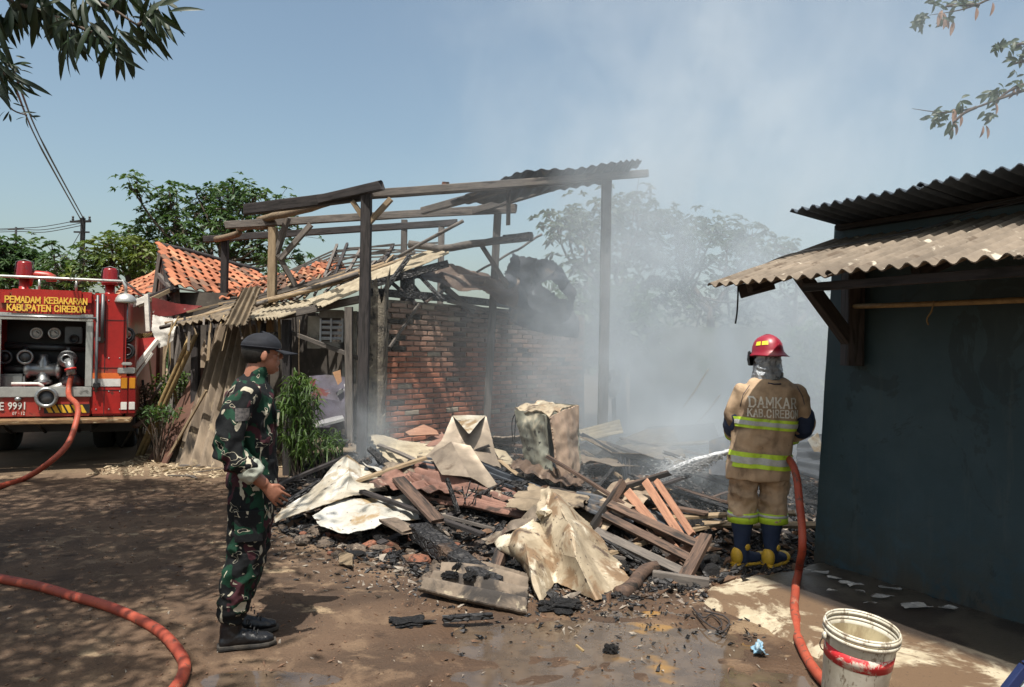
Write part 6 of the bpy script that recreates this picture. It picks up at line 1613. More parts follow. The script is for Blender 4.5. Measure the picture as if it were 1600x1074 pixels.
for A in (RL, LL):
    bm_, sm = boot(A[4].x, A[4].y); bo = newobj('boot', bm_, WM[sol.name], sol)
    me = sm.mesh('sole'); setmat(me, SOLE); newobj('sole', me, WM[sol.name], bo)
    lm = MB()
    for k in range(5):
        x = A[4].x + .058 + k * .018; z = .165 - k * .019
        lm.tube([P3(x, A[4].y - .028, z - .012), P3(x + .004, A[4].y, z), P3(x, A[4].y + .028, z - .012)], .0035, 5)
    me = lm.mesh('lace'); setmat(me, CABLE); newobj('lace', me, WM[sol.name], bo)
# hair and cap
hm = MB().ell(HT(-.014, 0, .020), (.101, .0805, .095), 26, 16, HR, zmin=-.72, zmax=.9)
hm.v = [v if (HR.inverted() @ (v - Vector((.040, 0, 1.572)))).x < .045 - .9 * max(0, -(v.z - 1.60)) else (HT(-.01, 0, .02) + (v - HT(-.01, 0, .02)) * .86) for v in hm.v]
lobj('hair', hm, HAIR, sol, True)
CAPM = pm('dark_navy_cap_cloth', (.006, .007, .011), (.012, .014, .020), 12, rough=.85, bstr=.3, rnd=0)
cpt = Vector(HT(-.010, 0, .042)); caprot = HR @ Matrix.Rotation(R(3), 3, 'Y')
cm = MB().ell(cpt, (.109, .088, .0865), 28, 14, caprot, zmin=-.12, zmax=1)
for v in cm.v:
    q = caprot.inverted() @ (v - cpt)
    if q.z > .03 and q.x < 0: v += caprot @ Vector((0, 0, -.008))
cap = lobj('cap', cm, CAPM, sol, True)
vis_ = MB(); n = 14; m_ = 6
for j in range(2):
    for i in range(m_ + 1):
        for k in range(n + 1):
            a = (k / n - .5) * 2.1; r_ = i / m_
            x0, y0 = .097 * math.cos(a), .082 * math.sin(a); ext = .104 * math.cos(a * .72)
            q = Vector((x0 + ext * r_, y0 * (1 - .10 * r_), -.004 - .012 * r_ - (y0 ** 2) * 2.0 * r_ - j * .004)); vis_.v.append(cpt + caprot @ q)
N1 = n + 1; T0 = (m_ + 1) * N1
for i in range(m_):
    for k in range(n):
        a = i * N1 + k; vis_.f += [(a, a + 1, a + N1 + 1, a + N1), (T0 + a, T0 + a + N1, T0 + a + N1 + 1, T0 + a + 1)]
for k in range(n): a = m_ * N1 + k; vis_.f.append((a, a + 1, T0 + a + 1, T0 + a))
me = vis_.mesh('peak', True); setmat(me, CAPM); newobj('peak', me, WM[sol.name], cap)
me = MB().ell(cpt + caprot @ Vector((0, 0, .0855)), (.009, .009, .004), 10, 6).mesh('button', True); setmat(me, CAPM); newobj('button', me, WM[sol.name], cap)
bd = MB()
for k in range(24):
    a = 2 * math.pi * k / 24; a2 = 2 * math.pi * (k + 1) / 24
    bd.tube([cpt + caprot @ Vector((.108 * math.cos(a), .087 * math.sin(a), .0)), cpt + caprot @ Vector((.108 * math.cos(a2), .087 * math.sin(a2), .0))], .0035, 5, cap=False)
me = bd.mesh('headband', True); setmat(me, CAPM); newobj('headband', me, WM[sol.name], cap)

# ---- firefighter: local x = his right, y = facing (away from the camera), z up
f0 = gnd(1183, 884); FZ = 0.0
ff = thing('person', Vector((f0.x, f0.y, FZ)), 'firefighter in tan turnout suit and red helmet seen from behind, holding a hose', 'person', rotz=R(-4))
FM = WM[ff.name]
FX = .075                                     # the trunk sits a little right of the feet
fRA = [P3(FX + .185, .0, 1.33), P3(FX + .25, .02, 1.19), P3(FX + .275, .06, 1.07), P3(FX + .22, .17, .99), P3(FX + .12, .26, .93)]
fLA = [P3(FX - .185, .0, 1.33), P3(FX - .235, .03, 1.20), P3(FX - .245, .09, 1.06), P3(FX - .22, .22, 1.0), P3(FX - .10, .32, .95)]
fRL = [P3(.115, 0, .84), P3(.125, .01, .62), P3(.115, .02, .45), P3(.105, .0, .28), P3(.10, -.01, .10)]
fLL = [P3(-.085, 0, .84), P3(-.105, .01, .62), P3(-.11, .02, .45), P3(-.115, .0, .28), P3(-.12, -.01, .10)]
mb = MB()
mb.loft([((.02, 0, .8), (.15, 0, 0), (0, .10, 0)), ((.03, 0, 1.0), (.15, 0, 0), (0, .09, 0)), ((.06, 0, 1.25), (.17, 0, 0), (0, .1, 0)), ((FX, .0, 1.38), (.14, 0, 0), (0, .08, 0)), ((FX, .01, 1.43), (.06, 0, 0), (0, .05, 0))], 20)
limb(mb, [P3(FX, .0, 1.38), P3(FX - .005, .01, 1.46), P3(FX - .01, .03, 1.55)], [.065, .058, .058])
for A in (fRA, fLA): limb(mb, A, [.05, .045, .040, .036, .032])
for A in (fRL, fLL): limb(mb, A, [.08, .07, .05, .045, .04])
hand(mb, fRA[-1] + P3(-.01, .01, -.01), (-.45, .75, -.25), (-.5, -.3, -.8), (-.3, .2, .9), 1.0, .75)
hand(mb, fLA[-1] + P3(.01, .01, -.01), (.45, .75, -.1), (.4, -.3, -.8), (.3, .2, .9), 1.0, .75)
HYAW = R(90 + 28)
FT, FR_ = head(mb, (FX - .012, .03, 1.585), HYAW, R(8), 1.0)
me = remesh(mb, .0065, 3, 'body'); setmat(me, SKIN); newobj('body', me, FM, ff)
eyes(ff, FT, FR_)
TAN = pm('tan_turnout_cloth', (.46, .325, .21), (.34, .24, .155), 5, rough=.88, bstr=.6, bdist=.010, bscale=14, rnd=0, spots=[((.12, .08, .052), 3, .62, .12), ((.06, .045, .035), 6, .68, .05)])
NAVY = pm('navy_cloth', (.012, .022, .055), (.018, .03, .065), 9, rough=.75, rnd=0)
LIME = pm('lime_reflective_tape', (.52, .72, .05), (.42, .6, .04), 9, rough=.55, rnd=0, spots=[((.2, .25, .05), 8, .68, .05)])
SILT = pm('silver_reflective_tape', (.48, .49, .47), (.36, .37, .36), 9, rough=.4, rnd=0)
mb = MB()
mb.loft([((-.015, .01, .665), (.235, 0, 0), (0, .165, 0)), ((.0, .01, .80), (.228, 0, 0), (0, .165, 0)), ((.02, .0, .95), (.222, 0, 0), (0, .16, 0)), ((.045, -.005, 1.12), (.228, 0, 0), (0, .16, 0)), ((FX - .01, -.005, 1.27), (.232, 0, 0), (0, .155, 0)), ((FX, .0, 1.36), (.21, 0, 0), (0, .135, 0)), ((FX, .0, 1.415), (.15, 0, 0), (0, .105, 0)), ((FX, .01, 1.445), (.09, 0, 0), (0, .08, 0))], 30, 2.5)
for A in (fRA, fLA): limb(mb, [A[0], A[1], A[2], A[3], A[3].lerp(A[4], .7)], [.088, .082, .078, .068, .062])
coat_me = remesh(mb, .010, 4, 'coat', .020, 7, 7, (1, 1, .7)); setmat(coat_me, TAN)
coat = newobj('coat', coat_me, FM, ff)
bvh = BVHTree.FromPolygons([v.co.copy() for v in coat_me.vertices], [tuple(p.vertices) for p in coat_me.polygons])
def tape(name, mbh, zc, hh, m, parent, off, slope=0.0, cx=.03, src=None, rad=.6, back_only=False, axis=None, cc=None):
    """a band hugging a garment: horizontal ring sampled by rays from inside out"""
    B = src or bvh; n = 72; rowsv = []
    for j in range(4):
        z = zc + hh * (j / 3 - .5); row_ = []
        for k in range(n):
            a = 2 * math.pi * k / n; d = Vector((math.cos(a), math.sin(a), 0)); c = Vector((cc[0], cc[1], z)) if cc else Vector((cx, .0, z))
            # cast from outside towards the axis and accept only hits close enough to the trunk
            o_ = c + d * rad; o_.z += slope * (o_.x - cx)
            hit = B.ray_cast(o_, -d)
            if hit[0] is None: row_.append(None); continue
            row_.append(hit[0] + hit[1] * off if hit[1].dot(d) > 0 else hit[0] + d * off)
        rowsv.append(row_)
    mbt_ = MB(); idx = {}
    lim = .262 if not cc else 9
    for j in range(4):
        for k in range(n):
            p = rowsv[j][k]
            if p is None: continue
            if abs(p.x - cx) > lim: continue
            idx[(j, k)] = len(mbt_.v); mbt_.v.append(p)
    for j in range(3):
        for k in range(n):
            q = [(j, k), (j, (k + 1) % n), (j + 1, (k + 1) % n), (j + 1, k)]
            if all(t in idx for t in q):
                pts = [mbt_.v[idx[t]] for t in q]
                if (pts[0] - pts[1]).length < .09: mbt_.f.append(tuple(idx[t] for t in q))
    me = mbt_.mesh(name, True); setmat(me, m)
    o = newobj(name, me, FM, parent)
    return o
for zc, hh in ((1.095, .075), (.815, .115)):
    t = tape('lime_tape', None, zc, hh, LIME, coat, .009, -.02, .03 if zc < 1 else .045)
    tape('silver_tape', None, zc, hh * .42, SILT, t, .012, -.02, .03 if zc < 1 else .045)
# letters pressed on to the back
LETM = pm('cream_lettering', (.74, .70, .62), (.6, .57, .5), 20, rough=.7, rnd=0, spots=[((.36, .27, .18), 16, .64, .05)])
for txt, h_, w_, gap_, t_, x_, z_ in (('DAMKAR', .072, .040, .0195, .0115, FX - .012, 1.224), ('KAB.CIREBON', .054, .0255, .0120, .0085, FX - .008, 1.152)):
    def pl(x, y, k):
        o_ = Vector((x_ + x, -.6, z_ + y - .02 * x)); h = bvh.ray_cast(o_, Vector((0, 1, 0)))
        return (h[0] if h[0] is not None else o_ + Vector((0, .45, 0))) + Vector((0, -.006 - .00015 * k, 0))
    me = slab(txt, h_, w_, gap_, t_, pl, .2).mesh('lettering'); setmat(me, LETM); newobj('lettering', me, FM, coat)
# sleeve patches (navy elbows) and cuffs
for A, s_ in ((fRA, 1), (fLA, -1)):
    em = MB(); limb(em, [A[1].lerp(A[2], .25), A[2], A[2].lerp(A[3], .35)], [.086, .0865, .080], 16); me = remesh(em, .009, 3, 'elbow_patch', .008, 8, 3); setmat(me, NAVY); newobj('elbow_patch', me, FM, coat)
    a = A[3].lerp(A[4], -.10); d = (A[4] - A[3]).normalized(); u = d.cross(P3(0, 0, 1)).normalized(); v_ = u.cross(d)
    for off_, w_, m_ in ((0, .03, LIME), (.036, .022, SILT), (.064, .028, LIME)):
        c = a + d * off_; lm = MB().loft([(c, u * .079, v_ * .079), (c + d * w_, u * .077, v_ * .077)], 20); me = lm.mesh('cuff_tape', True); setmat(me, m_); newobj('cuff_tape', me, FM, coat)
    gm = MB(); limb(gm, [A[3].lerp(A[4], .75), A[4]], [.05, .042], 12)
    seam = MB().tube([A[0] + P3(s_ * -.01, -.095, .055), A[0] + P3(s_ * .035, -.085, -.02), A[1] + P3(0, -.088, .02)], .0025, 5); me = seam.mesh('seam', True); setmat(me, NAVY); newobj('seam', me, FM, coat)
hl = MB().tube([P3(FX - .045, -.118, 1.405), P3(FX, -.128, 1.398), P3(FX + .05, -.12, 1.40)], .005, 6); me = hl.mesh('hanger_loop', True); setmat(me, NAVY); newobj('hanger_loop', me, FM, coat)
# collar edge
ck = MB().loft([((FX, .005, 1.425), (.11, 0, 0), (0, .092, 0)), ((FX - .003, .012, 1.465), (.098, 0, 0), (0, .085, 0)), ((FX - .003, .012, 1.455), (.09, 0, 0), (0, .078, 0))], 24); me = ck.mesh('collar', True); setmat(me, TAN); newobj('collar', me, FM, coat)
# trousers
mb = MB(); mb.loft([((.015, .0, .70), (.19, 0, 0), (0, .135, 0)), ((.015, .0, .85), (.19, 0, 0), (0, .135, 0))], 24)
limb(mb, [fRL[0], fRL[1], fRL[2], P3(.108, .01, .37)], [.112, .108, .105, .10]); limb(mb, [fLL[0], fLL[1], fLL[2], P3(-.113, .01, .37)], [.112, .108, .105, .10])
tr_me = remesh(mb, .009, 3, 'trousers', .024, 8, 9, (1, 1, 1.2)); setmat(tr_me, TAN); trs = newobj('trousers', tr_me, FM, ff)
for L_ in (fRL, fLL):
    c = L_[2] + P3(0, -.0, -.085)
    for dz, hh, m_, k_ in ((0, .085, LIME, 1.0), (.02, .028, SILT, 1.02)):
        lm = MB().loft([(c + P3(0, 0, dz - hh / 2 + .01), P3(.116 * k_, 0, 0), P3(0, .116 * k_, 0)), (c + P3(0, 0, dz + hh / 2), P3(.112 * k_, 0, 0), P3(0, .112 * k_, 0))], 22)
        me = lm.mesh('knee_tape', True); setmat(me, m_); newobj('knee_tape', me, FM, trs)
# boots
YRUB = pm('yellow_boot_rubber', (.62, .38, .04), (.5, .3, .03), 9, rough=.5, rnd=0, spots=[((.08, .06, .04), 6, .6, .05)])
for L_, ang in ((fRL, R(-42)), (fLL, R(-62))):
    base_ = P3(L_[4].x, L_[4].y, 0)
    Rm = Matrix.Rotation(ang, 3, 'Z')
    def Q(x, y, z): return base_ + Rm @ P3(x, y, z)
    b = MB(); X, Y, Z = Rm @ P3(1, 0, 0), Rm @ P3(0, 1, 0), P3(0, 0, 1)
    b.loft([(Q(0, 0, .03), X * .05, Y * .06), (Q(0, 0, .12), X * .052, Y * .06), (Q(0, 0, .22), X * .062, Y * .066), (Q(0, .0, .34), X * .085, Y * .085)], 18)
    b.loft([(Q(0, -.07, .04), X * .035, Z * .03), (Q(0, -.05, .05), X * .047, Z * .045), (Q(0, .05, .06), X * .05, Z * .052), (Q(0, .13, .05), X * .056, Z * .04), (Q(0, .19, .045), X * .052, Z * .036), (Q(0, .225, .04), X * .032, Z * .024)], 18)
    me = remesh(b, .008, 3, 'boot', .004, 10, 2); setmat(me, NAVY); bo = newobj('boot', me, FM, ff)
    t = MB().ell(Q(0, .185, .045), (.060, .060, .046), 16, 10, Rm, zmin=-.8); me = t.mesh('toe_cap', True); setmat(me, YRUB); newobj('toe_cap', me, FM, bo)
    t = MB().ell(Q(0, -.045, .075), (.052, .042, .075), 16, 10, Rm, zmin=-.85); me = t.mesh('heel_guard', True); setmat(me, YRUB); newobj('heel_guard', me, FM, bo)
    for sx in (-1, 1):
        t = MB().ell(Q(sx * .055, .01, .15), (.008, .026, .026), 12, 8, Rm); me = t.mesh('ankle_guard', True); setmat(me, YRUB); newobj('ankle_guard', me, FM, bo)
    s_ = MB().loft([(Q(0, -.085, .015), X * .03, Z * .015), (Q(0, -.07, .015), X * .046, Z * .015), (Q(0, .12, .015), X * .06, Z * .014), (Q(0, .2, .017), X * .055, Z * .014), (Q(0, .24, .02), X * .03, Z * .012)], 16, 4); me = s_.mesh('sole'); setmat(me, YRUB); newobj('sole', me, FM, bo)
# neck curtain, helmet
ALU = pm('aluminised_neck_cloth', (.42, .44, .46), (.22, .24, .26), 14, rough=.35, metal=.5, bstr=.9, bdist=.012, rnd=0, spots=[((.12, .13, .14), 10, .6, .05)])
nm = MB(); hc = Vector((FX - .012, .03, 1.585))
nm.loft([(hc + P3(.0, -.01, -.165), P3(.118, 0, 0), P3(0, .115, 0)), (hc + P3(.0, -.01, -.12), P3(.112, 0, 0), P3(0, .112, 0)), (hc + P3(0, -.0, -.05), P3(.105, 0, 0), P3(0, .112, 0)), (hc + P3(0, 0, .03), P3(.100, 0, 0), P3(0, .11, 0))], 24)
me = remesh(nm, .006, 2, 'neck_curtain', .012, 12, 4, (1, 1, 1.8)); setmat(me, ALU); newobj('neck_curtain', me, FM, ff)
HELM = pm('crimson_helmet_shell', (.27, .010, .028), (.21, .009, .022), 5, rough=.42, bstr=.03, rnd=0, spec=.6, spots=[((.12, .02, .03), 5, .66, .08)])
HMt = Matrix.Translation(hc + P3(0, 0, .035)) @ Matrix.Rotation(HYAW, 4, 'Z') @ Matrix.Rotation(R(6), 4, 'Y')
def hx(p): return HMt @ Vector(p)
hmb = MB(); seg = 36
prof = [(1.30, -.012, 1), (1.22, .000, 1), (1.02, .012, 0), (.985, .03, 0), (.93, .07, 0), (.80, .105, 0), (.58, .132, 0), (.3, .147, 0), (.04, .150, 0)]
for (k_, z, br) in prof:
    for i in range(seg):
        a = 2 * math.pi * i / seg; rx, ry = .132, .108; kk = k_
        if br: kk = k_ + (.13 * max(0, -math.cos(a)) ** 1.5 if k_ > 1.25 else .05 * max(0, -math.cos(a))) - (.12 * abs(math.sin(a)) ** 2)
        zz = z - (.022 * max(0, -math.cos(a)) if br else 0)
        if not br and k_ < .97: zz += .006 * math.exp(-(math.sin(a) / .12) ** 2)
        hmb.v.append(hx((rx * kk * math.cos(a), ry * kk * math.sin(a), zz)))
for j in range(len(prof) - 1):
    for i in range(seg):
        i2 = (i + 1) % seg; hmb.f.append((j * seg + i, j * seg + i2, (j + 1) * seg + i2, (j + 1) * seg + i))
hmb.f.append(tuple((len(prof) - 1) * seg + i for i in range(seg)))
inn = len(hmb.v)
for i in range(seg):
    a = 2 * math.pi * i / seg; hmb.v.append(hx((.12 * math.cos(a), .1 * math.sin(a), .0)))
for i in range(seg): i2 = (i + 1) % seg; hmb.f.append((i2, i, inn + i, inn + i2))
helm = lobj('helmet', hmb, HELM, ff, True)
for t in (.30, .62, -.30, -.62, 0.0):
    pts = [hx((.132 * math.cos(a) * .985, .108 * (t * .9) + 0, .005 + .145 * math.sin(max(0, a)) ** .9 * (1 - t * t * .5))) for a in np.linspace(.35, 2.8, 9)]
    if t == 0.0:
        me = MB().tube([hx((.131 * math.cos(a), 0, .012 + .140 * math.sin(a))) for a in np.linspace(.15, 2.99, 15)], .006, 6).mesh('ridge', True); setmat(me, HELM); newobj('ridge', me, FM, helm)
for s_, y_ in ((1, -.0), ):
    pass
hb = BVHTree.FromPolygons([v.copy() for v in hmb.v], [f for f in hmb.f])
def patch(a0, a1, z0, z1, m, name):
    mbp = MB(); n = 8
    for zz in (z0, z1):
        for k in range(n + 1):
            a = a0 + (a1 - a0) * k / n; d = Vector((math.cos(a), math.sin(a), 0)); o_ = hx(d * .4 + Vector((0, 0, zz))); dd = (hx((0, 0, zz)) - o_).normalized()
            h = hb.ray_cast(o_, dd); p = h[0] if h[0] is not None else hx(d * .12 + Vector((0, 0, zz))); mbp.v.append(p - dd * .003)
    for k in range(n): mbp.f.append((k, k + 1, n + 2 + k, n + 1 + k))
    me = mbp.mesh(name, True); setmat(me, m); newobj(name, me, FM, helm)
YREF = pm('yellow_reflective_patch', (.75, .70, .05), (.6, .55, .04), 9, rough=.5, rnd=0)
# the helmet looks 28 degrees left; its left rear quarter faces the camera
patch(R(116), R(142), .066, .096, YREF, 'reflective_patch'); patch(R(84), R(110), .066, .096, YREF, 'reflective_patch')
patch(R(-136), R(-118), .075, .092, YREF, 'reflective_patch'); patch(R(-114), R(-94), .075, .092, YREF, 'reflective_patch')
vm = MB()
for j in range(2):
    for z, rr_ in ((.03, 1.12), (-.03, 1.2), (-.075, 1.15)):
        for k in range(15):
            a = (k / 14 - .5) * 2.5; vm.v.append(hx((.135 * (rr_ - j * .03) * math.cos(a) + .01, .115 * (rr_ - j * .03) * math.sin(a), z)))
for jj in range(2):
    for j in range(2):
        for k in range(14):
            a = jj * 45 + j * 15 + k; vm.f.append((a, a + 1, a + 16, a + 15))
lobj('visor', vm, CABLE, helm, True).matrix_basis = Matrix.Identity(4)
for sy in (-1, 1):
    me = MB().tube([hx((.02, sy * .108, .0)), hx((.03, sy * .1, -.06)), hx((.05, sy * .06, -.13))], .006, 6).mesh('chin_strap', True); setmat(me, CABLE); newobj('chin_strap', me, FM, helm)

# ------------------------------------------------------------------ hoses
def hose_mat():
    M_ = Mat('red_rubber_hose'); v = M_.coords('World'); a = M_.noise(v, 5, 5, .65); b = M_.noise(v, 26, 4, .7)
    col = M_.mix(a.ss(.35, .65), (.27, .046, .024), (.34, .068, .036)); col = M_.mix(b.ss(.57, .64), col, (.12, .05, .035)); col = M_.mix(M_.noise(M_.xf(v, loc=(4, 4, 4)), 3.5, 6, .7).ss(.60, .66) * .7, col, (.28, .18, .12))
    return M_.bsdf(col, .6, 0, b + M_.noise(v, 150, 2) * .3, .3, .003, .4)
HOSE = hose_mat()
def hose(pts, rad, label, sub=14):
    P = spline(pts, sub); P = [p + Vector((noise.noise(p * 3.1), noise.noise(p * 3.1 + Vector((5, 5, 5))), 0)) * .008 for p in P]; return tag(wobj('fire_hose', MB().tube(P, [rad * (1 + .03 * noise.noise(p * 7)) for p in P], 18), HOSE, smooth=True), label, 'fire hose')
def gh(px, py, r_): g = gnd(px, py + 0); g = gnd(px, py, r_ * .9); return g
rA = .036
tko = TM @ (out_p + Vector((.07, -.12, -.22)))
hose([tko, tko + Vector((.03, -.12, -.22)), at(122, 640, 9.1), at(108, 690, 8.8), at(75, 725, 8.6) , gh(38, 748, rA), gh(0, 760, rA), gh(-60, 775, rA), gh(-200, 800, rA)], rA * .9, 'red hose drooping from the pump outlet of the fire engine to the ground')
rB = .030
hose([gh(-160, 885, rB), gh(-60, 893, rB), gh(0, 904, rB), gh(60, 917, rB), gh(120, 933, rB), gh(180, 952, rB), gh(235, 978, rB), gh(268, 1004, rB), gh(287, 1032, rB), gh(284, 1060, rB), gh(262, 1090, rB), gh(225, 1120, rB), gh(150, 1170, rB)], rB, 'red hose curving across the shaded mud in the left foreground')
rC = .027
hp = FM @ P3(FX + .03, .36, .90)
hose([FM @ P3(FX - .20, .50, 1.00), FM @ P3(FX - .05, .40, .96), hp, FM @ P3(FX + .13, .24, .86), at(1241, 730, 5.62), at(1250, 790, 5.45), at(1253, 850, 5.25), gh(1247, 905, rC) + Vector((0, 0, .05)), gh(1241, 945, rC) + Vector((0, 0, .03)), gh(1246, 990, rC) + Vector((0, 0, .0)), gh(1262, 1030, rC), gh(1290, 1068, rC), gh(1335, 1110, rC), gh(1400, 1160, rC)], rC, 'red hose running from the firefighter down past the white bucket')
nz = MB().lathe([(.034, 0), (.04, .02), (.04, .10), (.028, .12), (.026, .22), (.032, .24), (.032, .28), (.018, .285)], 18, (0, 0, 0), 'X')
nd = (at(1148, 706, 6.7) - FM @ P3(FX - .20, .50, 1.00)).normalized()
Mn = frame(FM @ P3(FX - .19, .495, 1.0), FM @ P3(FX - .19, .495, 1.0) + nd)
nz.xf(Mn); tag(wobj('hose_nozzle', nz, STEEL, smooth=True), 'steel hose nozzle held in front of the firefighter', 'nozzle')
# water jet breaking on the debris
jm = MB(); rnd = random.Random(8); j0 = at(1150, 704, 6.55); j1 = at(1040, 742, 7.2)
pts = [j0.lerp(j1, t) + Vector((0, 0, .03 * math.sin(t * 3))) for t in np.linspace(0, 1, 12)]
jm.tube(pts, [.014 + .022 * t + rnd.uniform(0, .008) for t in np.linspace(0, 1, 12)], 8)
for k in range(2600):
    t = rnd.random() ** .55; c = j0.lerp(j1, t) + Vector((rnd.gauss(0, .012 + .075 * t * t), rnd.gauss(0, .05 * t), rnd.gauss(0, .012 + .05 * t * t)))
    s_ = rnd.uniform(.002, .006); jm.add([c + Vector((s_ * 2.4, 0, -s_ * .6)), c + Vector((-s_ * 2.4, 0, s_ * .6)), c + Vector((0, 0, s_)), c + Vector((0, s_, -s_))], [(0, 2, 3), (1, 3, 2), (0, 3, 1), (0, 1, 2)])
JW = Mat('white_water'); bs = JW.bsdf((.78, .80, .82), .25, 0, None, spec=.6, extra={'Transmission Weight': .25, 'IOR': 1.33})
tag(wobj('water_jet', jm, bs), kind='stuff', label=None)

# ------------------------------------------------------------------ bucket
bk = thing('bucket', onz(1330, 3.50, .035), 'open dirty white plastic bucket with a red band, standing on the concrete apron', 'bucket')
bk.matrix_basis = bk.matrix_basis @ Matrix.Translation((0, 0, .022)) @ Matrix.Rotation(R(7), 4, 'X') @ Matrix.Rotation(R(4), 4, 'Y'); WM[bk.name] = bk.matrix_basis.copy(); 
def bucket_mat():
    M_ = Mat('dirty_white_plastic'); v = M_.coords('Object'); x, y, z = M_.sep(v)
    a = M_.noise(v, 7, 5, .65); b = M_.noise(M_.xf(v, (1, 1, .4)), 22, 5, .7)
    col = M_.mix(a.ss(.35, .65), (.60, .57, .48), (.46, .42, .33))
    col = M_.mix(b.ss(.54, .62) * .85, col, (.19, .145, .10)); col = M_.mix((z.ss(.16, .0) * a.ss(.4, .55)) * .8, col, (.24, .17, .11))
    return M_.bsdf(col, .42, 0, b, .15, .002, .4)
BKM = bucket_mat()
def inner_mat():
    M_ = Mat('mud_stained_inside'); v = M_.coords('Object'); x, y, z = M_.sep(v); a = M_.noise(M_.xf(v, (1, 1, .35)), 12, 5, .7)
    col = M_.mix(a.ss(.4, .65), (.50, .43, .27), (.30, .235, .14)); col = M_.mix(z.ss(.30, .05), col, (.22, .16, .09)); return M_.bsdf(col, .5, 0, a, .2, .004)
o = lobj('shell', MB().lathe([(.128, .0), (.130, .006), (.150, .30), (.1555, .325), (.1535, .325), (.147, .30), (.126, .012), (.001, .012), (.001, 0)], 56), BKM, bk, True)
lobj('lining', MB().lathe([(.1459, .30), (.1249, .016), (.001, .0145)], 48, cap=False), inner_mat(), bk, True)
for z in (.313, .337): lobj('rim', MB().lathe([(.151, z), (.162, z + .002), (.1635, z + .011), (.161, z + .018), (.151, z + .018)], 56, closed=True), BKM, bk, True)
lobj('rim', MB().lathe([(.152, .352), (.158, .354), (.159, .362), (.155, .366), (.151, .362)], 56, closed=True), BKM, bk, True)
def red_band():
    M_ = Mat('worn_red_print'); v = M_.coords('Object'); b = M_.noise(v, 16, 6, .7, .5)
    col = M_.mix(b.ss(.50, .60), (.50, .025, .03), (.58, .50, .42)); return M_.bsdf(col, .45)
lobj('red_band', MB().lathe([(.1445, .205), (.149, .270), (.1485, .270), (.144, .205)], 56, closed=True), red_band(), bk, True)
lobj('handle', MB().tube([(.162 * math.cos(a), .162 * math.sin(a), .30 - .17 * math.sin(a)) for a in np.linspace(0, math.pi, 17)], .003, 6), STEEL, bk, True)
for s_ in (-1, 1): lobj('handle_lug', MB().ell((s_ * .163, 0, .30), (.010, .018, .018), 10, 8), BKM, bk, True)

# ------------------------------------------------------------------ big debris pieces
FRONTM = pm('sooty_wet_fibre_cement', (.20, .155, .115), (.10, .08, .062), 5, rough=.85, bstr=.8, bdist=.006, rnd=0, spots=[((.035, .03, .027), 3.2, .53, .07), ((.33, .28, .2), 9, .66, .05)])
def sh(name, rows, m, label, cat='sheet metal', **kw): return ptag(sheet(name, PG(rows), m, **kw), label, cat)
sh('crumpled_sheet', [[(770, 846, 5.85), (806, 828, 5.62), (838, 806, 5.80), (862, 764, 5.86), (884, 784, 6.05)], [(776, 856, 5.66), (820, 848, 5.32), (852, 836, 5.62), (888, 814, 5.44), (930, 828, 5.92)], [(800, 872, 5.50), (828, 886, 5.10), (862, 862, 5.44), (900, 872, 5.12), (962, 872, 5.66)], [(822, 898, 5.34), (846, 942, 4.94), (868, 910, 5.24), (934, 941, 4.93), (992, 906, 5.36)]],
   SHEET_CREAM, 'large crumpled cream metal sheet draped at the front of the debris', nu=110, nv=90, noi=.006, nsc=5, crease=.016, csc=3.4, thick=.004, seed=50, ragged=.012)
sh('crumpled_flap', [[(846, 768, 5.95), (858, 758, 5.95), (868, 768, 6.0)], [(836, 800, 5.7), (852, 806, 5.6), (874, 796, 5.75)], [(842, 812, 5.74), (866, 802, 5.80), (892, 790, 5.97)]], SHEET_CREAM, 'upright folded cream peak of metal standing behind the large crumpled sheet', nu=30, nv=30, noi=.01, nsc=9, crease=.03, csc=7, seed=51, thick=.004)
sh('crumpled_strip', [[(752, 842, 6.1), (790, 822, 6.0), (838, 790, 5.9)], [(760, 850, 5.95), (800, 834, 5.8), (846, 812, 5.72)]], SHEET_TAN, 'narrow bent tan strip reaching left from the cream crumpled sheet', nu=40, nv=12, noi=.02, nsc=6, crease=.02, csc=5, seed=49, thick=.004)
sh('crumpled_sheet', [[(428, 812, 6.95), (486, 762, 7.25), (543, 711, 7.5), (560, 728, 7.55), (604, 748, 7.4)], [(429, 815, 6.9), (490, 778, 6.95), (546, 745, 7.05), (566, 748, 7.3), (602, 758, 7.25)], [(430, 820, 6.82), (492, 794, 6.72), (538, 776, 6.75), (572, 768, 6.9), (606, 770, 7.1)]], SHEET_WHITE, 'raised off-white buckled sheet nearest to the soldier', nu=80, nv=50, noi=.008, nsc=5, crease=.022, csc=3.0, seed=52, thick=.004, ragged=.012)
sh('crumpled_sheet', [[(488, 808, 6.65), (530, 778, 6.85), (572, 778, 6.9), (640, 772, 6.95)], [(500, 822, 6.4), (548, 812, 6.45), (592, 800, 6.5), (656, 806, 6.6)], [(545, 836, 6.2), (568, 830, 6.22), (610, 812, 6.35), (657, 812, 6.5)]], SHEET_BRIGHT, 'bright white bent sheet lying flat below the raised off-white one', nu=70, nv=50, noi=.006, nsc=5, crease=.018, csc=3.2, seed=53, thick=.004, ragged=.012)
sh('light_flap', [[(566, 722, 7.52), (586, 728, 7.5)], [(606, 748, 7.2), (640, 762, 7.15)]], SHEET_BRIGHT, 'narrow white strip behind the raised off-white sheet', nu=14, nv=14, noi=.02, nsc=6, seed=54, thick=.004)
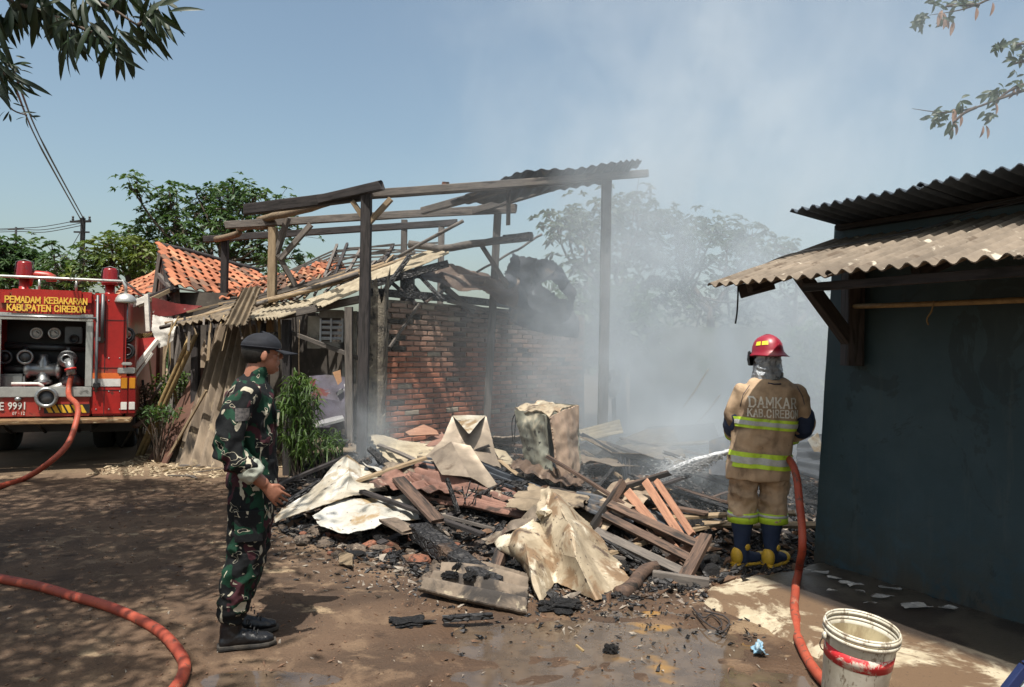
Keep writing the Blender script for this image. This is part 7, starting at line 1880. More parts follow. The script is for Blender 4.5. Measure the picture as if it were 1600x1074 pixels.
# tall folded sheet
sh('folded_sheet', [[(706, 651, 7.95), (732, 653, 7.95), (760, 651, 7.95)], [(690, 690, 7.75), (733, 700, 7.62), (772, 700, 7.75)], [(664, 716, 7.6), (720, 735, 7.3), (788, 750, 7.4)], [(655, 730, 7.5), (720, 760, 7.1), (806, 782, 7.05)]], SHEET_TAN, 'tall tan metal sheet folded into a peak against the brick wall', nu=50, nv=50, noi=.02, nsc=3, seed=55, thick=.004)
FT0 = [o for o in COL.objects if o.name == 'folded_sheet'][0]
sheet('folded_top', PG([[(707, 650, 7.97), (733, 649, 7.98), (759, 650, 7.97)], [(716, 659, 7.72), (733, 660, 7.70), (749, 659, 7.72)], [(731, 677, 7.50), (733, 678, 7.49), (735, 677, 7.50)]]), SHEET_WHITE, FT0, nu=20, nv=16, seed=56, thick=.004)
sh('folded_sheet', [[(672, 712, 7.5), (705, 690, 7.45), (735, 696, 7.4)], [(690, 742, 7.1), (735, 745, 7.0), (790, 780, 6.9)]], SHEET_TAN, 'lower tan fold in front of the tall peaked sheet', nu=30, nv=24, noi=.02, nsc=4, seed=57, thick=.004)
sh('pale_strip', [[(770, 700, 7.9), (790, 706, 7.85)], [(800, 752, 7.5), (828, 752, 7.45)]], ASB_PALE, 'pale speckled strip between the tan peak and the appliance', nu=14, nv=20, noi=.015, seed=58, thick=.006)
sh('perforated_roof_sheet', [[(574, 678, 8.8), (640, 689, 8.8), (712, 700, 8.7)], [(592, 704, 8.3), (650, 712, 8.3), (700, 712, 8.2)], [(612, 736, 7.8), (655, 732, 7.8), (690, 722, 7.9)]], ASB_PALE, 'pale fluted roof sheet lying at the foot of the brick wall', nu=70, nv=60, corr=8, amp=.014, axis='u', noi=.03, nsc=2, seed=59, thick=.005, ragged=.02)
sh('grey_roof_sheet', [[(600, 688, 8.9), (660, 690, 8.9), (706, 690, 8.8)], [(615, 699, 8.6), (665, 700, 8.6), (700, 700, 8.5)]], SHEET_TAN, 'dull grey sheet tucked behind the pale fluted sheet', nu=50, nv=14, corr=4, amp=.012, axis='u', noi=.02, seed=60, thick=.005)
sh('tan_panel', [[(633, 676, 8.85), (662, 664, 8.95), (682, 674, 8.9)], [(640, 681, 8.8), (665, 680, 8.8), (686, 680, 8.8)]], WOOD_ORANGE, 'tan board scrap leaning low against the brick wall', cat='board', nu=12, nv=8, noi=.01, seed=61, thick=.015)
sh('pink_roof_sheet', [[(650, 720, 7.6), (720, 722, 7.45), (800, 764, 7.05), (884, 800, 6.7)], [(634, 742, 7.25), (690, 762, 7.0), (760, 786, 6.75), (856, 806, 6.4)], [(630, 748, 7.1), (662, 782, 6.85), (740, 795, 6.5), (822, 808, 6.2)]], SHEET_PINK, 'rusty pink corrugated sheet sagging across the middle of the pile', cat='roof sheet', nu=60, nv=90, corr=6, amp=.03, axis='u', noi=.03, nsc=2, seed=62, thick=.006, ragged=.02)
sh('sooty_roof_sheet', [[(650, 712, 7.65), (740, 716, 7.45), (830, 752, 7.1), (900, 790, 6.8)], [(652, 728, 7.45), (735, 740, 7.25), (830, 778, 6.9), (890, 806, 6.6)]], SHEET_DARK, 'soot darkened corrugated sheet overlapping the pink one', cat='roof sheet', nu=60, nv=40, corr=3, amp=.025, axis='u', noi=.03, nsc=2, seed=63, thick=.006, ragged=.02)
sh('front_roof_sheet', [[(700, 876, 5.50), (760, 878, 5.46), (828, 898, 5.24)], [(676, 900, 5.20), (745, 907, 5.11), (826, 927, 4.94)], [(650, 920, 4.99), (730, 937, 4.83), (824, 957, 4.66)]], FRONTM, 'broken grey corrugated sheet lying at the front edge of the debris', cat='roof sheet', nu=50, nv=80, corr=3.5, amp=.032, axis='u', noi=.008, seed=64, thick=.010, ragged=.015)
sh('roof_sheet_scrap', [[(762, 874, 5.75), (800, 878, 5.7), (834, 890, 5.6)], [(770, 900, 5.5), (806, 905, 5.42), (832, 912, 5.35)]], SHEET_DARK, 'dark fluted scrap tucked behind the front corrugated sheet', cat='roof sheet', nu=40, nv=40, corr=2.5, amp=.025, axis='u', noi=.015, seed=65, thick=.008, ragged=.04)
sh('roof_sheet_scrap', [[(905, 770, 6.7), (960, 782, 6.6), (1000, 800, 6.5)], [(880, 782, 6.4), (940, 812, 6.2), (985, 830, 6.1)]], SHEET_DARK, 'blackened corrugated sheet below the tan appliance', cat='roof sheet', nu=40, nv=40, corr=4, amp=.025, axis='u', noi=.02, seed=66, thick=.008, ragged=.03)
# right hand back sheets
sh('roof_sheet', [[(902, 672, 8.9), (935, 664, 8.9), (968, 656, 8.9)], [(908, 690, 8.5), (938, 684, 8.5), (974, 676, 8.5)]], ASB_PALE, 'pale corrugated sheet just right of the appliance in the smoke', cat='roof sheet', nu=40, nv=40, corr=4, amp=.02, axis='u', noi=.01, seed=67, thick=.006)
sh('roof_sheet', [[(905, 676, 8.2), (925, 686, 8.1)], [(965, 715, 7.7), (985, 722, 7.6)], [(975, 752, 7.2), (985, 765, 7.0)]], SHEET_DARK, 'dark fluted sheet sloping down right of the appliance', cat='roof sheet', nu=40, nv=30, corr=3, amp=.02, noi=.02, seed=68, thick=.006)
sh('roof_sheet', [[(962, 690, 8.7), (1010, 672, 8.9), (1050, 668, 9.0)], [(985, 735, 7.9), (1030, 730, 7.9), (1075, 722, 8.0)]], ASB, 'broad fluted sheet half hidden in smoke behind the wooden frame', cat='roof sheet', nu=60, nv=30, corr=7, amp=.018, axis='u', noi=.03, nsc=1.5, seed=69, thick=.006)
sh('grey_metal_sheet', [[(1010, 668, 9.2), (1060, 665, 9.2), (1115, 661, 9.2)], [(1015, 702, 8.9), (1070, 700, 8.9), (1126, 690, 8.9)]], SHEET_DARK, 'flat blue grey panel standing in the smoke left of the firefighter', cat='panel', nu=20, nv=10, noi=.015, seed=70, thick=.01)
sh('dark_metal_sheet', [[(1108, 690, 7.9), (1150, 678, 7.9)], [(1108, 742, 7.6), (1150, 746, 7.5)]], SHEET_DARK, 'dark panel standing close behind the firefighter, left side', cat='panel', nu=14, nv=14, noi=.02, seed=71, thick=.01)
sh('blue_drum_sheet', [[(1246, 682, 7.8), (1288, 678, 7.8)], [(1244, 740, 7.5), (1288, 752, 7.5)]], SHEET_DARK, 'dark fluted sheet between the firefighter and the teal wall', cat='roof sheet', nu=14, nv=40, corr=4, amp=.015, axis='u', noi=.02, seed=72, thick=.01)
sh('pale_card', [[(1262, 688, 7.6), (1278, 676, 7.6)], [(1272, 706, 7.6), (1287, 706, 7.6)]], SHEET_BRIGHT, 'small pale panel beside the teal wall corner', cat='panel', nu=6, nv=6, seed=73, thick=.01)
sh('wavy_sheet', [[(1005, 700, 8.4), (1050, 716, 8.2), (1100, 722, 8.2)], [(1010, 735, 7.9), (1050, 738, 7.8), (1096, 738, 7.8)]], SHEET_RUST, 'low brownish sheet lying in front of the blue grey panel', cat='sheet', nu=30, nv=20, noi=.03, seed=74, thick=.005)
# appliance: crushed upright cabinet
ap = thing('wrecked_refrigerator', (at(855, 700, 7.3).x, 7.3, .2), 'crushed heat-blistered refrigerator standing upright in the debris', 'refrigerator')
FR1 = pm('blistered_grey_green_enamel', (.30, .30, .24), (.16, .165, .14), 5, rough=.55, metal=.2, bstr=.4, rnd=0, spots=[((.045, .045, .04), 11, .60, .04), ((.50, .45, .34), 4, .62, .06)])
FR2 = pm('scorched_pink_tan_enamel', (.40, .30, .22), (.27, .19, .14), 4, rough=.6, metal=.1, bstr=.3, rnd=0, spots=[((.08, .055, .04), 9, .66, .04), ((.14, .14, .14), 3, .63, .06)])
A0, B0, C0, D0 = (805, 641, 7.55), (858, 652, 7.05), (903, 633, 7.5), (848, 628, 8.0)
A1, B1, C1, D1 = (823, 716, 7.5), (877, 768, 6.95), (905, 735, 7.4), (860, 720, 7.8)
def mid(a, b, dx=0, dy=0, dY=0): return ((a[0] + b[0]) / 2 + dx, (a[1] + b[1]) / 2 + dy, (a[2] + b[2]) / 2 + dY)
sheet('side_panel', PG([[A0, mid(A0, B0, 2, -2, .02), (852, 649, 7.1)], [(812, 680, 7.5), (842, 690, 7.2), (856, 700, 7.12)], [A1, (850, 745, 7.15), (868, 766, 7.0)]]), FR1, ap, nu=40, nv=50, noi=.025, nsc=5, thick=.02, seed=80)
sheet('side_panel', PG([[B0, mid(B0, C0, 0, -2, -.05), C0], [(866, 700, 7.0), (885, 690, 7.15), (902, 680, 7.45)], [B1, (890, 752, 7.1), C1]]), FR2, ap, nu=40, nv=50, noi=.02, nsc=5, thick=.02, seed=81, ragged=.02)
sheet('rear_panel', PG([[A0, D0, C0], [A1, D1, C1]]), FR1, ap, nu=20, nv=30, noi=.03, nsc=4, thick=.02, seed=82)
sheet('top_panel', PG([[A0, (828, 634, 7.7), (850, 625, 7.9)], [(832, 643, 7.3), (852, 634, 7.4), (872, 634, 7.6)], [(858, 650, 7.08), (878, 640, 7.3), (902, 632, 7.5)]]), SHEET_CREAM, ap, nu=30, nv=30, noi=.04, nsc=6, thick=.012, seed=83)
# wooden frame (door or pallet) at right
wf = thing('broken_wooden_frame', gnd(1000, 905), 'broken wooden frame of long weathered boards leaning on the pile left of the firefighter', 'wooden frame')
def W(a, b, w, h, m, name='board', roll=0.0, **kw): return beam(name, at(*a), at(*b), w, h, m, wf, roll, **kw)
W((952, 788, 6.3), (1094, 853, 5.7), .075, .03, WOOD_BROWN, roll=.5); W((944, 805, 6.2), (1084, 876, 5.6), .07, .03, WOOD_BROWN, roll=.5); W((930, 830, 6.0), (1072, 897, 5.45), .075, .03, WOOD_GREY, roll=.5)
W((925, 828, 6.1), (974, 754, 6.6), .075, .04, WOOD_BROWN, roll=1.2); W((1070, 903, 5.4), (1104, 838, 5.75), .09, .05, WOOD_BROWN, 'end_board'); W((966, 764, 6.6), (1046, 739, 6.7), .07, .04, WOOD_BROWN, 'top_board', ragged=.02)
W((980, 768, 6.5), (1062, 868, 5.9), .075, .02, WOOD_ORANGE, 'fresh_board', 1.0); W((1008, 752, 6.5), (1064, 838, 5.95), .065, .02, WOOD_ORANGE, 'fresh_board', 1.0); W((1026, 752, 6.48), (1082, 836, 5.93), .05, .04, WOOD_ORANGE, 'fresh_board', 1.0)
W((1040, 880, 5.75), (1096, 842, 5.85), .06, .02, WOOD_ORANGE, 'fresh_board', 1.0)
def T(name, a, b, w, h, m, label, cat='timber', group=None, **kw): return ptag(beam(name, at(*a), at(*b), w, h, m, **kw), label, cat, group)
T('charred_beam', (652, 828, 6.2), (772, 918, 5.1), .15, .11, CHAR, 'thick alligator-charred beam sloping down in front of the pink sheet', jit=.16, seg=16, ragged=.03)
T('thin_plank', (566, 768, 6.9), (756, 836, 6.0), .06, .03, WOOD_DARK, 'long thin dark plank sloping right over the bright white sheet', ragged=.01)
T('brown_plank', (622, 748, 7.0), (684, 814, 6.2), .12, .03, WOOD_BROWN, 'brown plank with bare orange wood lying across the middle left of the pile', jit=.05, ragged=.03)
T('grey_plank', (556, 752, 7.2), (664, 716, 7.4), .09, .03, WOOD_PALE, 'pale grey plank pointing up right behind the bright white sheet', ragged=.02)
ptag(pole('round_log', [at(968, 926, 5.1), at(990, 916, 5.25), at(1004, 896, 5.45), at(1026, 884, 5.6)], [.055, .045], WOOD_BROWN, jit=.012), 'short thick dark log at the right end of the cream crumpled sheet', 'log')
T('grey_board', (1020, 902, 5.42), (1108, 914, 5.3), .05, .09, WOOD_GREY, 'charred grey board lying flat under the wooden frame', 'board', jit=.06)
T('brown_post', (770, 900, 5.4), (796, 832, 5.9), .08, .07, WOOD_BROWN, 'short brown post stub standing beside the charred beam', 'post', jit=.12, ragged=.03)
T('dark_board', (430, 760, 7.6), (545, 712, 7.9), .08, .03, WOOD_DARK, 'dark board lying behind the raised off-white sheet', 'board')
T('dark_board', (440, 790, 7.2), (500, 752, 7.4), .06, .03, CHAR, 'black lath poking out beside the soldier hand', 'lath')
T('burnt_stick', (716, 800, 6.5), (698, 748, 6.6), .03, .03, CHAR, 'thin charred stick standing up in front of the pink sheet', 'stick')
for k, (a, b) in enumerate([((724, 792), (735, 752)), ((728, 790), (722, 760)), ((738, 788), (748, 758)), ((742, 790), (745, 768)), ((726, 780), (738, 770))]):
    ptag(pole('dry_twig', [at(a[0], a[1], 6.5), at(b[0], b[1], 6.5)], .005, CHAR), 'fine black twig among the burnt stalks before the pink sheet', 'twig', 'burnt stalks before the pink sheet')
ptag(pole('white_pole', [at(925, 663, 8.9), at(1112, 577, 9.4)][0:0] + [at(1068, 636, 10.2), at(1088, 608, 10.3), at(1107, 577, 10.4)], .011, WOOD_PALE, jit=.004), 'upper of two pale sticks slanting in the smoke', 'stick')
ptag(pole('white_pole', [at(1088, 662, 9.8), at(1106, 642, 9.9), at(1124, 618, 10.0)], .011, WOOD_PALE, jit=.004), 'lower of two pale sticks slanting in the smoke', 'stick')
ptag(sheet('pale_rag', PG([[(950, 585, 10.2), (958, 573, 10.2), (968, 584, 10.2)], [(947, 600, 10.1), (958, 603, 10.0), (972, 600, 10.2)], [(944, 622, 10.1), (956, 626, 10.1), (966, 618, 10.1)]]), CLOTHW, nu=24, nv=24, noi=.06, nsc=8, seed=88, ragged=.08, thick=.006, shade=True), 'crumpled pale cloth hanging on a stake deep in the smoke', 'cloth')
pole('x', [at(957, 578, 10.22), at(960, 660, 10.22)], .03, WOOD_DARK); STK = COL.objects[-1]; STK.name = 'stake'; ptag(STK, 'dark stake holding the pale cloth in the smoke', 'stake')
cable([gnd(1150, 880) * 1.0 + Vector((0, .02, .03)), at(930, 690, 7.6) * 0 + gnd(1165, 893) + Vector((0, 0, .02)), gnd(1160, 905) + Vector((0, 0, .015))], .004, 'loop of wire on the ground at the firefighter heels', m=CABLE, cat='wire')
cable([at(801, 690, 7.7), at(800, 660, 7.7), at(806, 650, 7.6), at(803, 700, 7.5), at(812, 715, 7.4)], .005, 'thin wire sticking up beside the refrigerator', cat='wire')
LM = [('the refrigerator', .45, 7.3), ('the tall folded tan sheet', -.55, 7.7), ('the pink corrugated sheet', -.35, 6.9), ('the raised off-white sheet', -1.7, 7.2), ('the bright white sheet', -1.2, 6.5), ('the cream crumpled sheet', .3, 5.4), ('the broken wooden frame', 1.15, 5.9), ('the firefighter', 1.95, 6.1), ('the blue grey sheet in the smoke', 2.1, 8.6), ('the grey front corrugated sheet', -.35, 5.1), ('the teal wall corner', 2.7, 6.9), ('the foot of the brick wall', -1.0, 8.9), ('the burnt ground beyond the refrigerator', .7, 9.4)]
def near(x, y):
    return min(LM, key=lambda l: (l[1] - x) ** 2 + (l[2] - y) ** 2)[0]
# crossing blackened planks filling the pile
rr = random.Random(77)
DLAB = {0: ('charred_plank', 'charred plank lying loose in the burnt pile', 'charred planks through the pile', CHAR), 1: ('brown_lath', 'brown scorched lath lying loose in the burnt pile', 'brown laths through the pile', WOOD_BROWN), 2: ('dark_plank', 'dark sooty plank lying loose in the burnt pile', 'sooty planks through the pile', WOOD_DARK)}
for k in range(85):
    for _ in range(40):
        x = rr.uniform(-2.4, 3.2); y = rr.uniform(5.0, 10.2)
        h = heap(x, y)
        if h > .06 and not (1.2 < x < 2.4 and y < 6.3): break
    L = rr.uniform(.3, 1.2); a = rr.uniform(0, math.pi); t_ = rr.choice([0, 0, 0, 1, 2, 2]); nm, lb, gp, m = DLAB[t_]
    p = Vector((x, y, 0)); d = Vector((math.cos(a), math.sin(a), 0)) * L / 2
    p1 = p - d; p2 = p + d; p1.z = heap(p1.x, p1.y) + rr.uniform(.0, .06); p2.z = heap(p2.x, p2.y) + rr.uniform(.0, .16)
    if p1.y < edge_y(p1.x): p1.z = .03
    if p2.y < edge_y(p2.x): p2.z = .03
    ptag(beam(nm, p1, p2, rr.uniform(.03, .09), rr.uniform(.015, .045), m, roll=rr.uniform(-.5, .5), jit=.16, ragged=.06, taper=rr.uniform(0, .3)), lb.replace('lying loose in the burnt pile', 'near ' + near(x, y)), 'plank', gp + ' near ' + near(x, y))
SHM = [(ASB, 'greyish'), (SHEET_TAN, 'tan'), (SHEET_DARK, 'blackened'), (SHEET_RUST, 'rusty'), (SHEET_PINK, 'rust pink'), (ASB_BROWN, 'brown')]
for k in range(22):
    for _ in range(60):
        x = rr.uniform(-2.2, 3.0); y = rr.uniform(5.6, 9.4)
        if heap(x, y) > .1 and not (1.2 < x < 2.4 and y < 6.5): break
    a = rr.uniform(0, 6.3); w = rr.uniform(.25, .7); l = rr.uniform(.3, .9); m, nm = SHM[k % 6]; z = heap(x, y) + rr.uniform(.03, .14)
    d = Vector((math.cos(a), math.sin(a), rr.uniform(-.25, .35))) * l / 2; e = Vector((-math.sin(a), math.cos(a), rr.uniform(-.2, .4))) * w / 2; c = Vector((x, y, z)); q = lambda: Vector((rr.uniform(-.06, .06), rr.uniform(-.06, .06), rr.uniform(-.05, .09)))
    ptag(sheet('sheet_scrap', [[c - d - e + q(), c - e + q(), c + d - e + q()], [c - d + q(), c + q(), c + d + q()], [c - d + e + q(), c + e + q(), c + d + e + q()]], m, nu=26, nv=26, corr=rr.choice([0, 3, 4, 5]), amp=.018, noi=.015, nsc=4, thick=.005, seed=300 + k, ragged=.05), nm + ' bent sheet scrap near ' + near(x, y), 'sheet scrap', nm + ' scraps near ' + near(x, y))
for k in range(20):
    x = rr.uniform(-1.6, 2.6); y = rr.uniform(6.0, 8.6); L = rr.uniform(1.1, 2.1); a = rr.gauss(2.6, .5) if k % 2 else rr.gauss(.3, .5); m, nm = rr.choice([(WOOD_GREY, 'grey'), (WOOD_BROWN, 'brown'), (WOOD_DARK, 'sooty'), (WOOD_PALE, 'pale')])
    d = Vector((math.cos(a), math.sin(a), 0)) * L / 2; p1 = Vector((x, y, 0)) - d; p2 = Vector((x, y, 0)) + d
    if 1.3 < min(p1.x, p2.x) and min(p1.y, p2.y) < 6.2: continue
    p1.z = hz(p1.x, p1.y) + .06; p2.z = hz(p2.x, p2.y) + rr.uniform(.08, .30)
    ptag(beam('long_plank', p1, p2, rr.uniform(.04, .08), .025, m, roll=rr.uniform(-.4, .4), jit=.06, ragged=.02, bow=.02), 'long thin ' + nm + ' plank crossing the pile near ' + near(x, y), 'plank', 'long ' + nm + ' planks near ' + near(x, y))
# crossed laths left foreground of the leaning sheet
for k in range(14):
    x0 = rr.uniform(225, 345); y0 = rr.uniform(722, 752); g = gnd(x0, y0); a = rr.gauss(0, .5); L = rr.uniform(.25, .9)
    ptag(beam('wood_splinter', g + Vector((0, 0, .015)), g + Vector((math.cos(a) * L, math.sin(a) * L, .02)), rr.uniform(.012, .03), .012, rr.choice([WOOD_PALE, WOOD_GREY, BAMBOO]), jit=.1), 'pale wood splinter on the mud below the leaning corrugated sheet', 'splinter', 'splinters below the leaning sheet')
# stones and rubble
def stone_me(seed, m):
    r_ = random.Random(seed); bm = bmesh.new(); bmesh.ops.create_icosphere(bm, subdivisions=2, radius=.5)
    off = Vector((seed * 2.1, seed, 3))
    for v in bm.verts:
        c = v.co.copy(); q = Vector([math.copysign(abs(k * 2) ** .72 / 2, k) for k in c]); v.co = q * (1 + .35 * noise.noise(c * 2.6 + off) + .15 * noise.noise(c * 6 + off)); v.co.z *= .68
    me = bpy.data.meshes.new('stone'); bm.to_mesh(me); bm.free(); setmat(me, m); return me
SM = [stone_me(k, STONE) for k in range(6)]; SR = [stone_me(k + 9, RUBBLE_RED) for k in range(3)]; SB = [stone_me(k + 20, CHAR) for k in range(4)]
def clump_me(seed):
    bm = bmesh.new(); bmesh.ops.create_icosphere(bm, subdivisions=4, radius=.5); off = Vector((seed * 5.1, 2, 3))
    for v in bm.verts:
        c = v.co.copy(); v.co = c * (1 + .6 * noise.noise(c * 3 + off) + .55 * noise.noise(c * 7 + off) + .35 * abs(noise.noise(c * 16 + off)))
    me = bpy.data.meshes.new('clump'); bm.to_mesh(me); bm.free(); setmat(me, CHAR); return me
CL = [clump_me(k) for k in range(3)]
def place(name, me, x, y, z, s_, rot, label, cat, group):
    M_ = Matrix.Translation((x, y, z)) @ Euler(rot).to_matrix().to_4x4() @ Matrix.Diagonal((s_[0], s_[1], s_[2], 1)); o = newobj(name, me, M_); return tag(o, label, cat, group)
for k in range(120):
    px = rr.choice([rr.uniform(470, 720), rr.uniform(470, 720), rr.uniform(430, 1120)]); e = gnd(px, 900).x
    py = {True: rr.gauss(835 + (px - 480) * .17, 20)}[True] if px < 760 else rr.gauss(900, 16)
    g = gnd(px, min(py, 935)); s_ = rr.uniform(.04, .13) if px < 720 else rr.uniform(.03, .08)
    red = rr.random() < .25
    place('brick_lump' if red else 'rubble_stone', rr.choice(SR if red else SM), g.x, g.y, hz(g.x, g.y) + s_ * .15, (s_ * rr.uniform(.8, 1.5), s_, s_ * rr.uniform(.6, 1)), (rr.uniform(-.4, .4), rr.uniform(-.4, .4), rr.uniform(0, 6)),
          ('broken red brick lump near ' if red else 'grey brown rubble stone near ') + near(g.x, g.y), 'stone', ('broken brick lumps near ' if red else 'rubble stones near ') + near(g.x, g.y))
for k in range(70):
    x = rr.uniform(-2.2, 3.2); y = edge_y(x) + rr.uniform(-.1, 3.5); s_ = rr.uniform(.05, .14)
    place('charred_lump', rr.choice(SB + CL), x, y, hz(x, y) + s_ * .2, (s_ * rr.uniform(1, 2.2), s_, s_ * .8), (rr.uniform(-.6, .6), rr.uniform(-.6, .6), rr.uniform(0, 6)), 'charred lump half sunk in the ash near ' + near(x, y), 'charred lump', 'charred lumps near ' + near(x, y))
for k in range(10):
    p = at(rr.uniform(690, 810), rr.uniform(885, 935), rr.uniform(4.95, 5.4)); g = gnd(rr.uniform(690, 812), rr.uniform(892, 934)); s_ = rr.uniform(.03, .07)
    place('charred_bit', rr.choice(CL), g.x, g.y, .12, (s_ * 1.6, s_, s_ * .7), (0, 0, rr.uniform(0, 6)), 'charred bit lying on the grey front corrugated sheet', 'charred bit', 'charred bits on the front corrugated sheet')
# named small finds
g = gnd(625, 800)
T('flat_stone', (606, 812, 6.3), (640, 830, 6.1), .16, .025, STONE, 'flat brownish slab lying on the rubble left of the charred beam', 'slab', jit=.1, ragged=.03)
g = gnd(545, 870); ptag(sheet('bark_scrap', [[gnd(528, 868, .01), gnd(540, 862, .04), gnd(552, 866, .06)], [gnd(530, 884, .01), gnd(542, 884, .03), gnd(552, 886, .05)]], WOOD_PALE, nu=8, nv=8, noi=.01, nsc=12, thick=.01, seed=90, ragged=.08), 'pale curled bark scrap on the mud in front of the rubble', 'scrap')
g = gnd(559, 872); place('charred_brick', SB[1], g.x, g.y, .03, (.14, .10, .07), (0, .1, .3), 'charred brick lump right beside the pale curled bark scrap', 'brick', None)
T('charcoal_stick', (692, 968, 4.5), (770, 962, 4.55), .045, .03, CHAR, 'charcoal stick lying on the mud below the front corrugated sheet', 'stick', jit=.2, ragged=.01)
g = gnd(875, 952); place('charcoal_clump', CL[0], g.x, g.y, .02, (.24, .16, .06), (0, 0, .2), 'flat black charcoal clump below the cream crumpled sheet', 'charcoal', None)
g = gnd(640, 975); place('charcoal_clump', CL[1], g.x, g.y, .01, (.2, .14, .03), (0, 0, .1), 'low black charcoal patch left of the charcoal stick', 'charcoal', None)
g = gnd(954, 1018); place('dark_clod', CL[2], g.x, g.y, .01, (.07, .05, .05), (0, 0, .1), 'small dark clod sticking out of the large puddle', 'clod', None)
T('match_of_wood', (900, 1008, 3.93), (912, 1018, 3.9), .012, .01, BAMBOO, 'pale wood chip floating in the large puddle', 'wood chip')
g = gnd(672, 1035) 
for k, (x, y) in enumerate([(1165, 998), (1180, 997), (1192, 1018), (1172, 1001)]):
    g = gnd(x, y); place('pebble', SM[k % 3], g.x, g.y, .02, (.03, .025, .02), (0, 0, k), 'pale pebble on the mud beside the blue wrapper', 'pebble', 'pebbles beside the blue wrapper')
BLUEP = pm('blue_foil_wrapper', (.06, .22, .36), (.35, .42, .45), 18, rough=.3, rnd=0, spots=[((.5, .08, .05), 12, .68, .03)])
ptag(sheet('plastic_wrapper', [[gnd(1172, 1012, .01), gnd(1180, 1002, .03), gnd(1188, 998, .05)], [gnd(1178, 1022, .01), gnd(1186, 1014, .05), gnd(1194, 1014, .02)], [gnd(1190, 1022, .01), gnd(1196, 1020, .03), gnd(1202, 1024, .01)]], BLUEP, nu=20, nv=20, noi=.02, nsc=25, thick=.001, seed=91, ragged=.1), 'crumpled blue plastic wrapper on the mud left of the hose', 'wrapper')
for k, (pts) in enumerate([[(1082, 950), (1098, 965), (1112, 960), (1128, 974), (1120, 985)], [(1100, 955), (1130, 962), (1140, 975), (1128, 988)], [(1088, 960), (1110, 978), (1135, 990)], [(1120, 945), (1150, 938), (1165, 940)]]):
    ptag(pole('root_strand', [gnd(x, y, .025 + .01 * (i % 2)) for i, (x, y) in enumerate(pts)], .005, WOOD_DARK, jit=.002), 'dark wiry root strand lying over the edge of the concrete apron', 'root', 'root strands at the apron edge')
# litter pile by the fire engine and behind
PPR = pm('straw_litter', (.52, .42, .28), (.34, .26, .17), 10, rough=.9, rnd=.2)
for k in range(16):
    g = gnd(rr.gauss(208, 16), rr.uniform(684, 694)); g.y = min(g.y, 13.2)
    a = rr.uniform(0, 3); d = Vector((math.cos(a), math.sin(a), 0)) * rr.uniform(.1, .3); e = Vector((-d.y, d.x, 0)) * .5
    z = rr.uniform(.02, .2)
    ptag(sheet('paper_litter', [[g - d - e + Vector((0, 0, z * .3)), g - e + Vector((0, 0, z)), g + d - e + Vector((0, 0, z * .4))], [g - d + e + Vector((0, 0, z * .5)), g + e + Vector((0, 0, z * 1.1)), g + d + e + Vector((0, 0, z * .2))]], PPR, nu=8, nv=6, noi=.03, nsc=8, thick=.004, seed=200 + k, ragged=.08), 'crumpled straw coloured litter scrap behind the rear step of the fire engine', 'litter', 'straw coloured litter behind the fire engine')
T('card_box_side', (213, 668, 10.6), (240, 652, 10.8), .22, .03, WOOD_BROWN, 'brown card panel in the litter beside the fire engine', 'card', jit=.04)
# blue rimmed object in the lower right corner
cb = thing('white_panel_edge', gnd(1610, 1100), 'corner of a dark blue rimmed white panel cut off at the lower right edge', 'panel')
NV = pm('dark_blue_rim', (.012, .02, .07), (.02, .03, .09), 5, rough=.35, rnd=0)
c0 = [at(1572, 1080, 2.6), at(1602, 1042, 2.6), at(1690, 1010, 2.6), at(1700, 1100, 2.6)]
sheet('panel', [[c0[0] + Vector((.02, 0, -.01)), c0[3]], [c0[1] + Vector((.02, 0, -.02)), c0[2]]], pm('dusty_white_panel', (.5, .52, .55), (.4, .42, .45), 5, rough=.4, rnd=0), cb, nu=6, nv=6, thick=.03)
beam('rim', c0[0], c0[1], .03, .03, NV, cb); beam('rim', c0[1], c0[2], .03, .03, NV, cb)
beam('support', at(1690, 1100, 2.62), Vector((at(1690, 1100, 2.62).x, 2.62, 0)), .04, .04, NV, cb)

# gritty loose fragments over the debris zone and the mud, one object each
def scatter(name, n, fn, smin, smax, m, seed, flat=.5):
    rs = random.Random(seed); mb = MB()
    for k in range(n):
        x, y = fn(rs); s_ = rs.uniform(smin, smax) * (rs.random() ** .8 + .3); z = hz(x, y)
        R3 = Euler((rs.uniform(-.6, .6), rs.uniform(-.6, .6), rs.uniform(0, 6.3))).to_matrix(); l = rs.uniform(1, 3.2)
        vs = [Vector((s_ * l, 0, 0)), Vector((-s_ * l * .8, s_ * .5, 0)), Vector((-s_ * .4 * l, -s_ * .8, 0)), Vector((s_ * .2, s_ * .1, s_ * flat * 1.4)), Vector((0, 0, -s_ * flat))]
        mb.add([R3 @ v + Vector((x, y, z + s_ * flat * .4)) for v in vs], [(0, 1, 3), (1, 2, 3), (2, 0, 3), (1, 0, 4), (2, 1, 4), (0, 2, 4)])
    return tag(wobj(name, mb, m), kind='stuff')
def in_pile(rs):
    while True:
        x = rs.uniform(-2.6, 3.6); y = rs.uniform(4.9, 9.5)
        if y > edge_y(x) - .35 + abs(rs.gauss(0, .25)) * 0: return x, y
scatter('charcoal_fragments', 6500, in_pile, .012, .05, CHAR, 1)
scatter('pale_fragments', 1500, in_pile, .01, .035, pm('ashy_fragment', (.30, .26, .21), (.16, .13, .11), 14, rough=.9, coords='World', rnd=0), 2)
scatter('brown_fragments', 1500, in_pile, .01, .05, pm('earthy_fragment', (.16, .09, .055), (.09, .055, .035), 14, rough=.9, coords='World', rnd=0), 3)
def near_front(rs):
    x = rs.uniform(-2.4, 2.2); return x, edge_y(x) - abs(rs.gauss(0, .45))
scatter('black_crumbs', 1700, near_front, .004, .018, CHAR, 4)
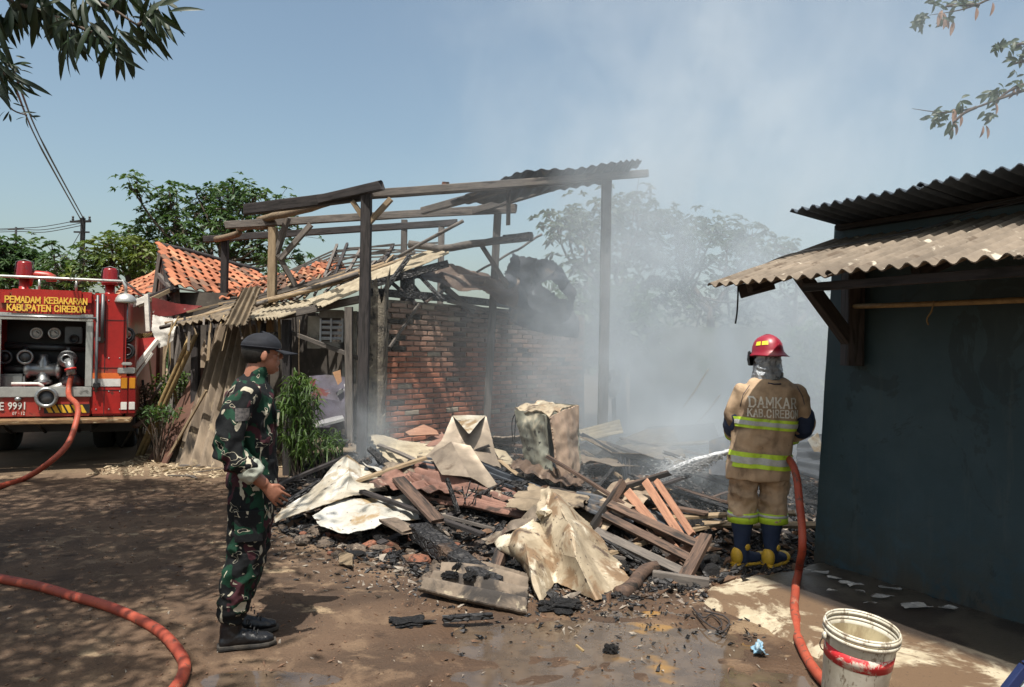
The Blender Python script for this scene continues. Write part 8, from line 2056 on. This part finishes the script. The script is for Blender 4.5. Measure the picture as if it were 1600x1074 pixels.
scatter('pale_crumbs', 1000, near_front, .004, .016, MC['ashy_fragment'], 5)
def yard(rs): return rs.uniform(-4.2, 2.4), rs.uniform(3.2, 9.5)
scatter('yard_grit', 4200, yard, .003, .011, MC['earthy_fragment'], 6)
scatter('yard_chips', 700, yard, .003, .010, MC['ashy_fragment'], 7)
def far_yard(rs): return rs.uniform(-5.2, -3.0), rs.uniform(9.3, 13.5)
scatter('straw_and_chips', 2200, far_yard, .008, .03, PPR, 8)

# ------------------------------------------------------------------ smoke
def smoke():
    x0, x1, y0, y1, z0, z1 = -2.6, 8.5, 6.3, 14.2, -.3, 8.6
    mb = MB().box(((x0 + x1) / 2, (y0 + y1) / 2, (z0 + z1) / 2), (x1 - x0, y1 - y0, z1 - z0))
    M_ = Mat('smoke'); v = M_.coords('World'); x, y, z = M_.sep(v)
    n = M_.noise(M_.xf(v, (1, 1, .8), (0, 0, -1.2)), .8, 4, .6, 1.1)
    f = M_.noise(M_.xf(v, (1, 1, .8), (4, 2, 1)), 2.4, 3, .6, 1.0)
    nn = n.ss(.36, .62); ff_ = f.ss(.3, .7) * 1.2 + .35
    def g(cx, sx, kx, cy, sy): # rising column drifting with height
        a = (x - (z * kx + cx)) / (z * .30 + sx); b = (y - cy) / sy
        return (a * a * -1.0).exp() * ((b * b) * -1.0).exp()
    main = g(1.75, .85, .14, 9.0, 1.5) * (z * -.42).exp() * 2.5
    wall_ = g(.55, .50, .10, 10.2, .9) * z.ss(.4, 1.2) * z.ss(4.2, 2.2) * .26
    post = g(-1.55, .09, .05, 8.45, .3) * z.ss(1.4, .5) * 1.4
    thin = x.ss(-1.6, 1.6) * z.ss(8.8, 3.0) * .042
    low = x.ss(-2.4, -.4) * z.ss(2.6, .3) * y.ss(6.8, 8.2) * .028
    lowr = x.ss(.3, 1.8) * z.ss(3.6, .6) * y.ss(7.2, 9.2) * .17
    dens = (main + wall_) * nn * ff_ + post * ff_ + (thin + low + lowr) * (nn * .7 + .5)
    edge = x.ss(x0, x0 + .4) * x.ss(x1, x1 - 1.5) * y.ss(y0, y0 + .6) * y.ss(y1, y1 - .8) * z.ss(z1, z1 - 1.0)
    vol = M_.N('ShaderNodeVolumePrincipled'); vol.inputs['Color'].default_value = (.71, .775, .83, 1); vol.inputs['Anisotropy'].default_value = .1
    M_.L(dens * edge, vol.inputs['Density']); M_.L(vol.outputs[0], M_.out.inputs[1])
    try: M_.m.volume_intervals = 0
    except Exception: pass
    tag(wobj('smoke', mb, M_.m), kind='stuff')
smoke()
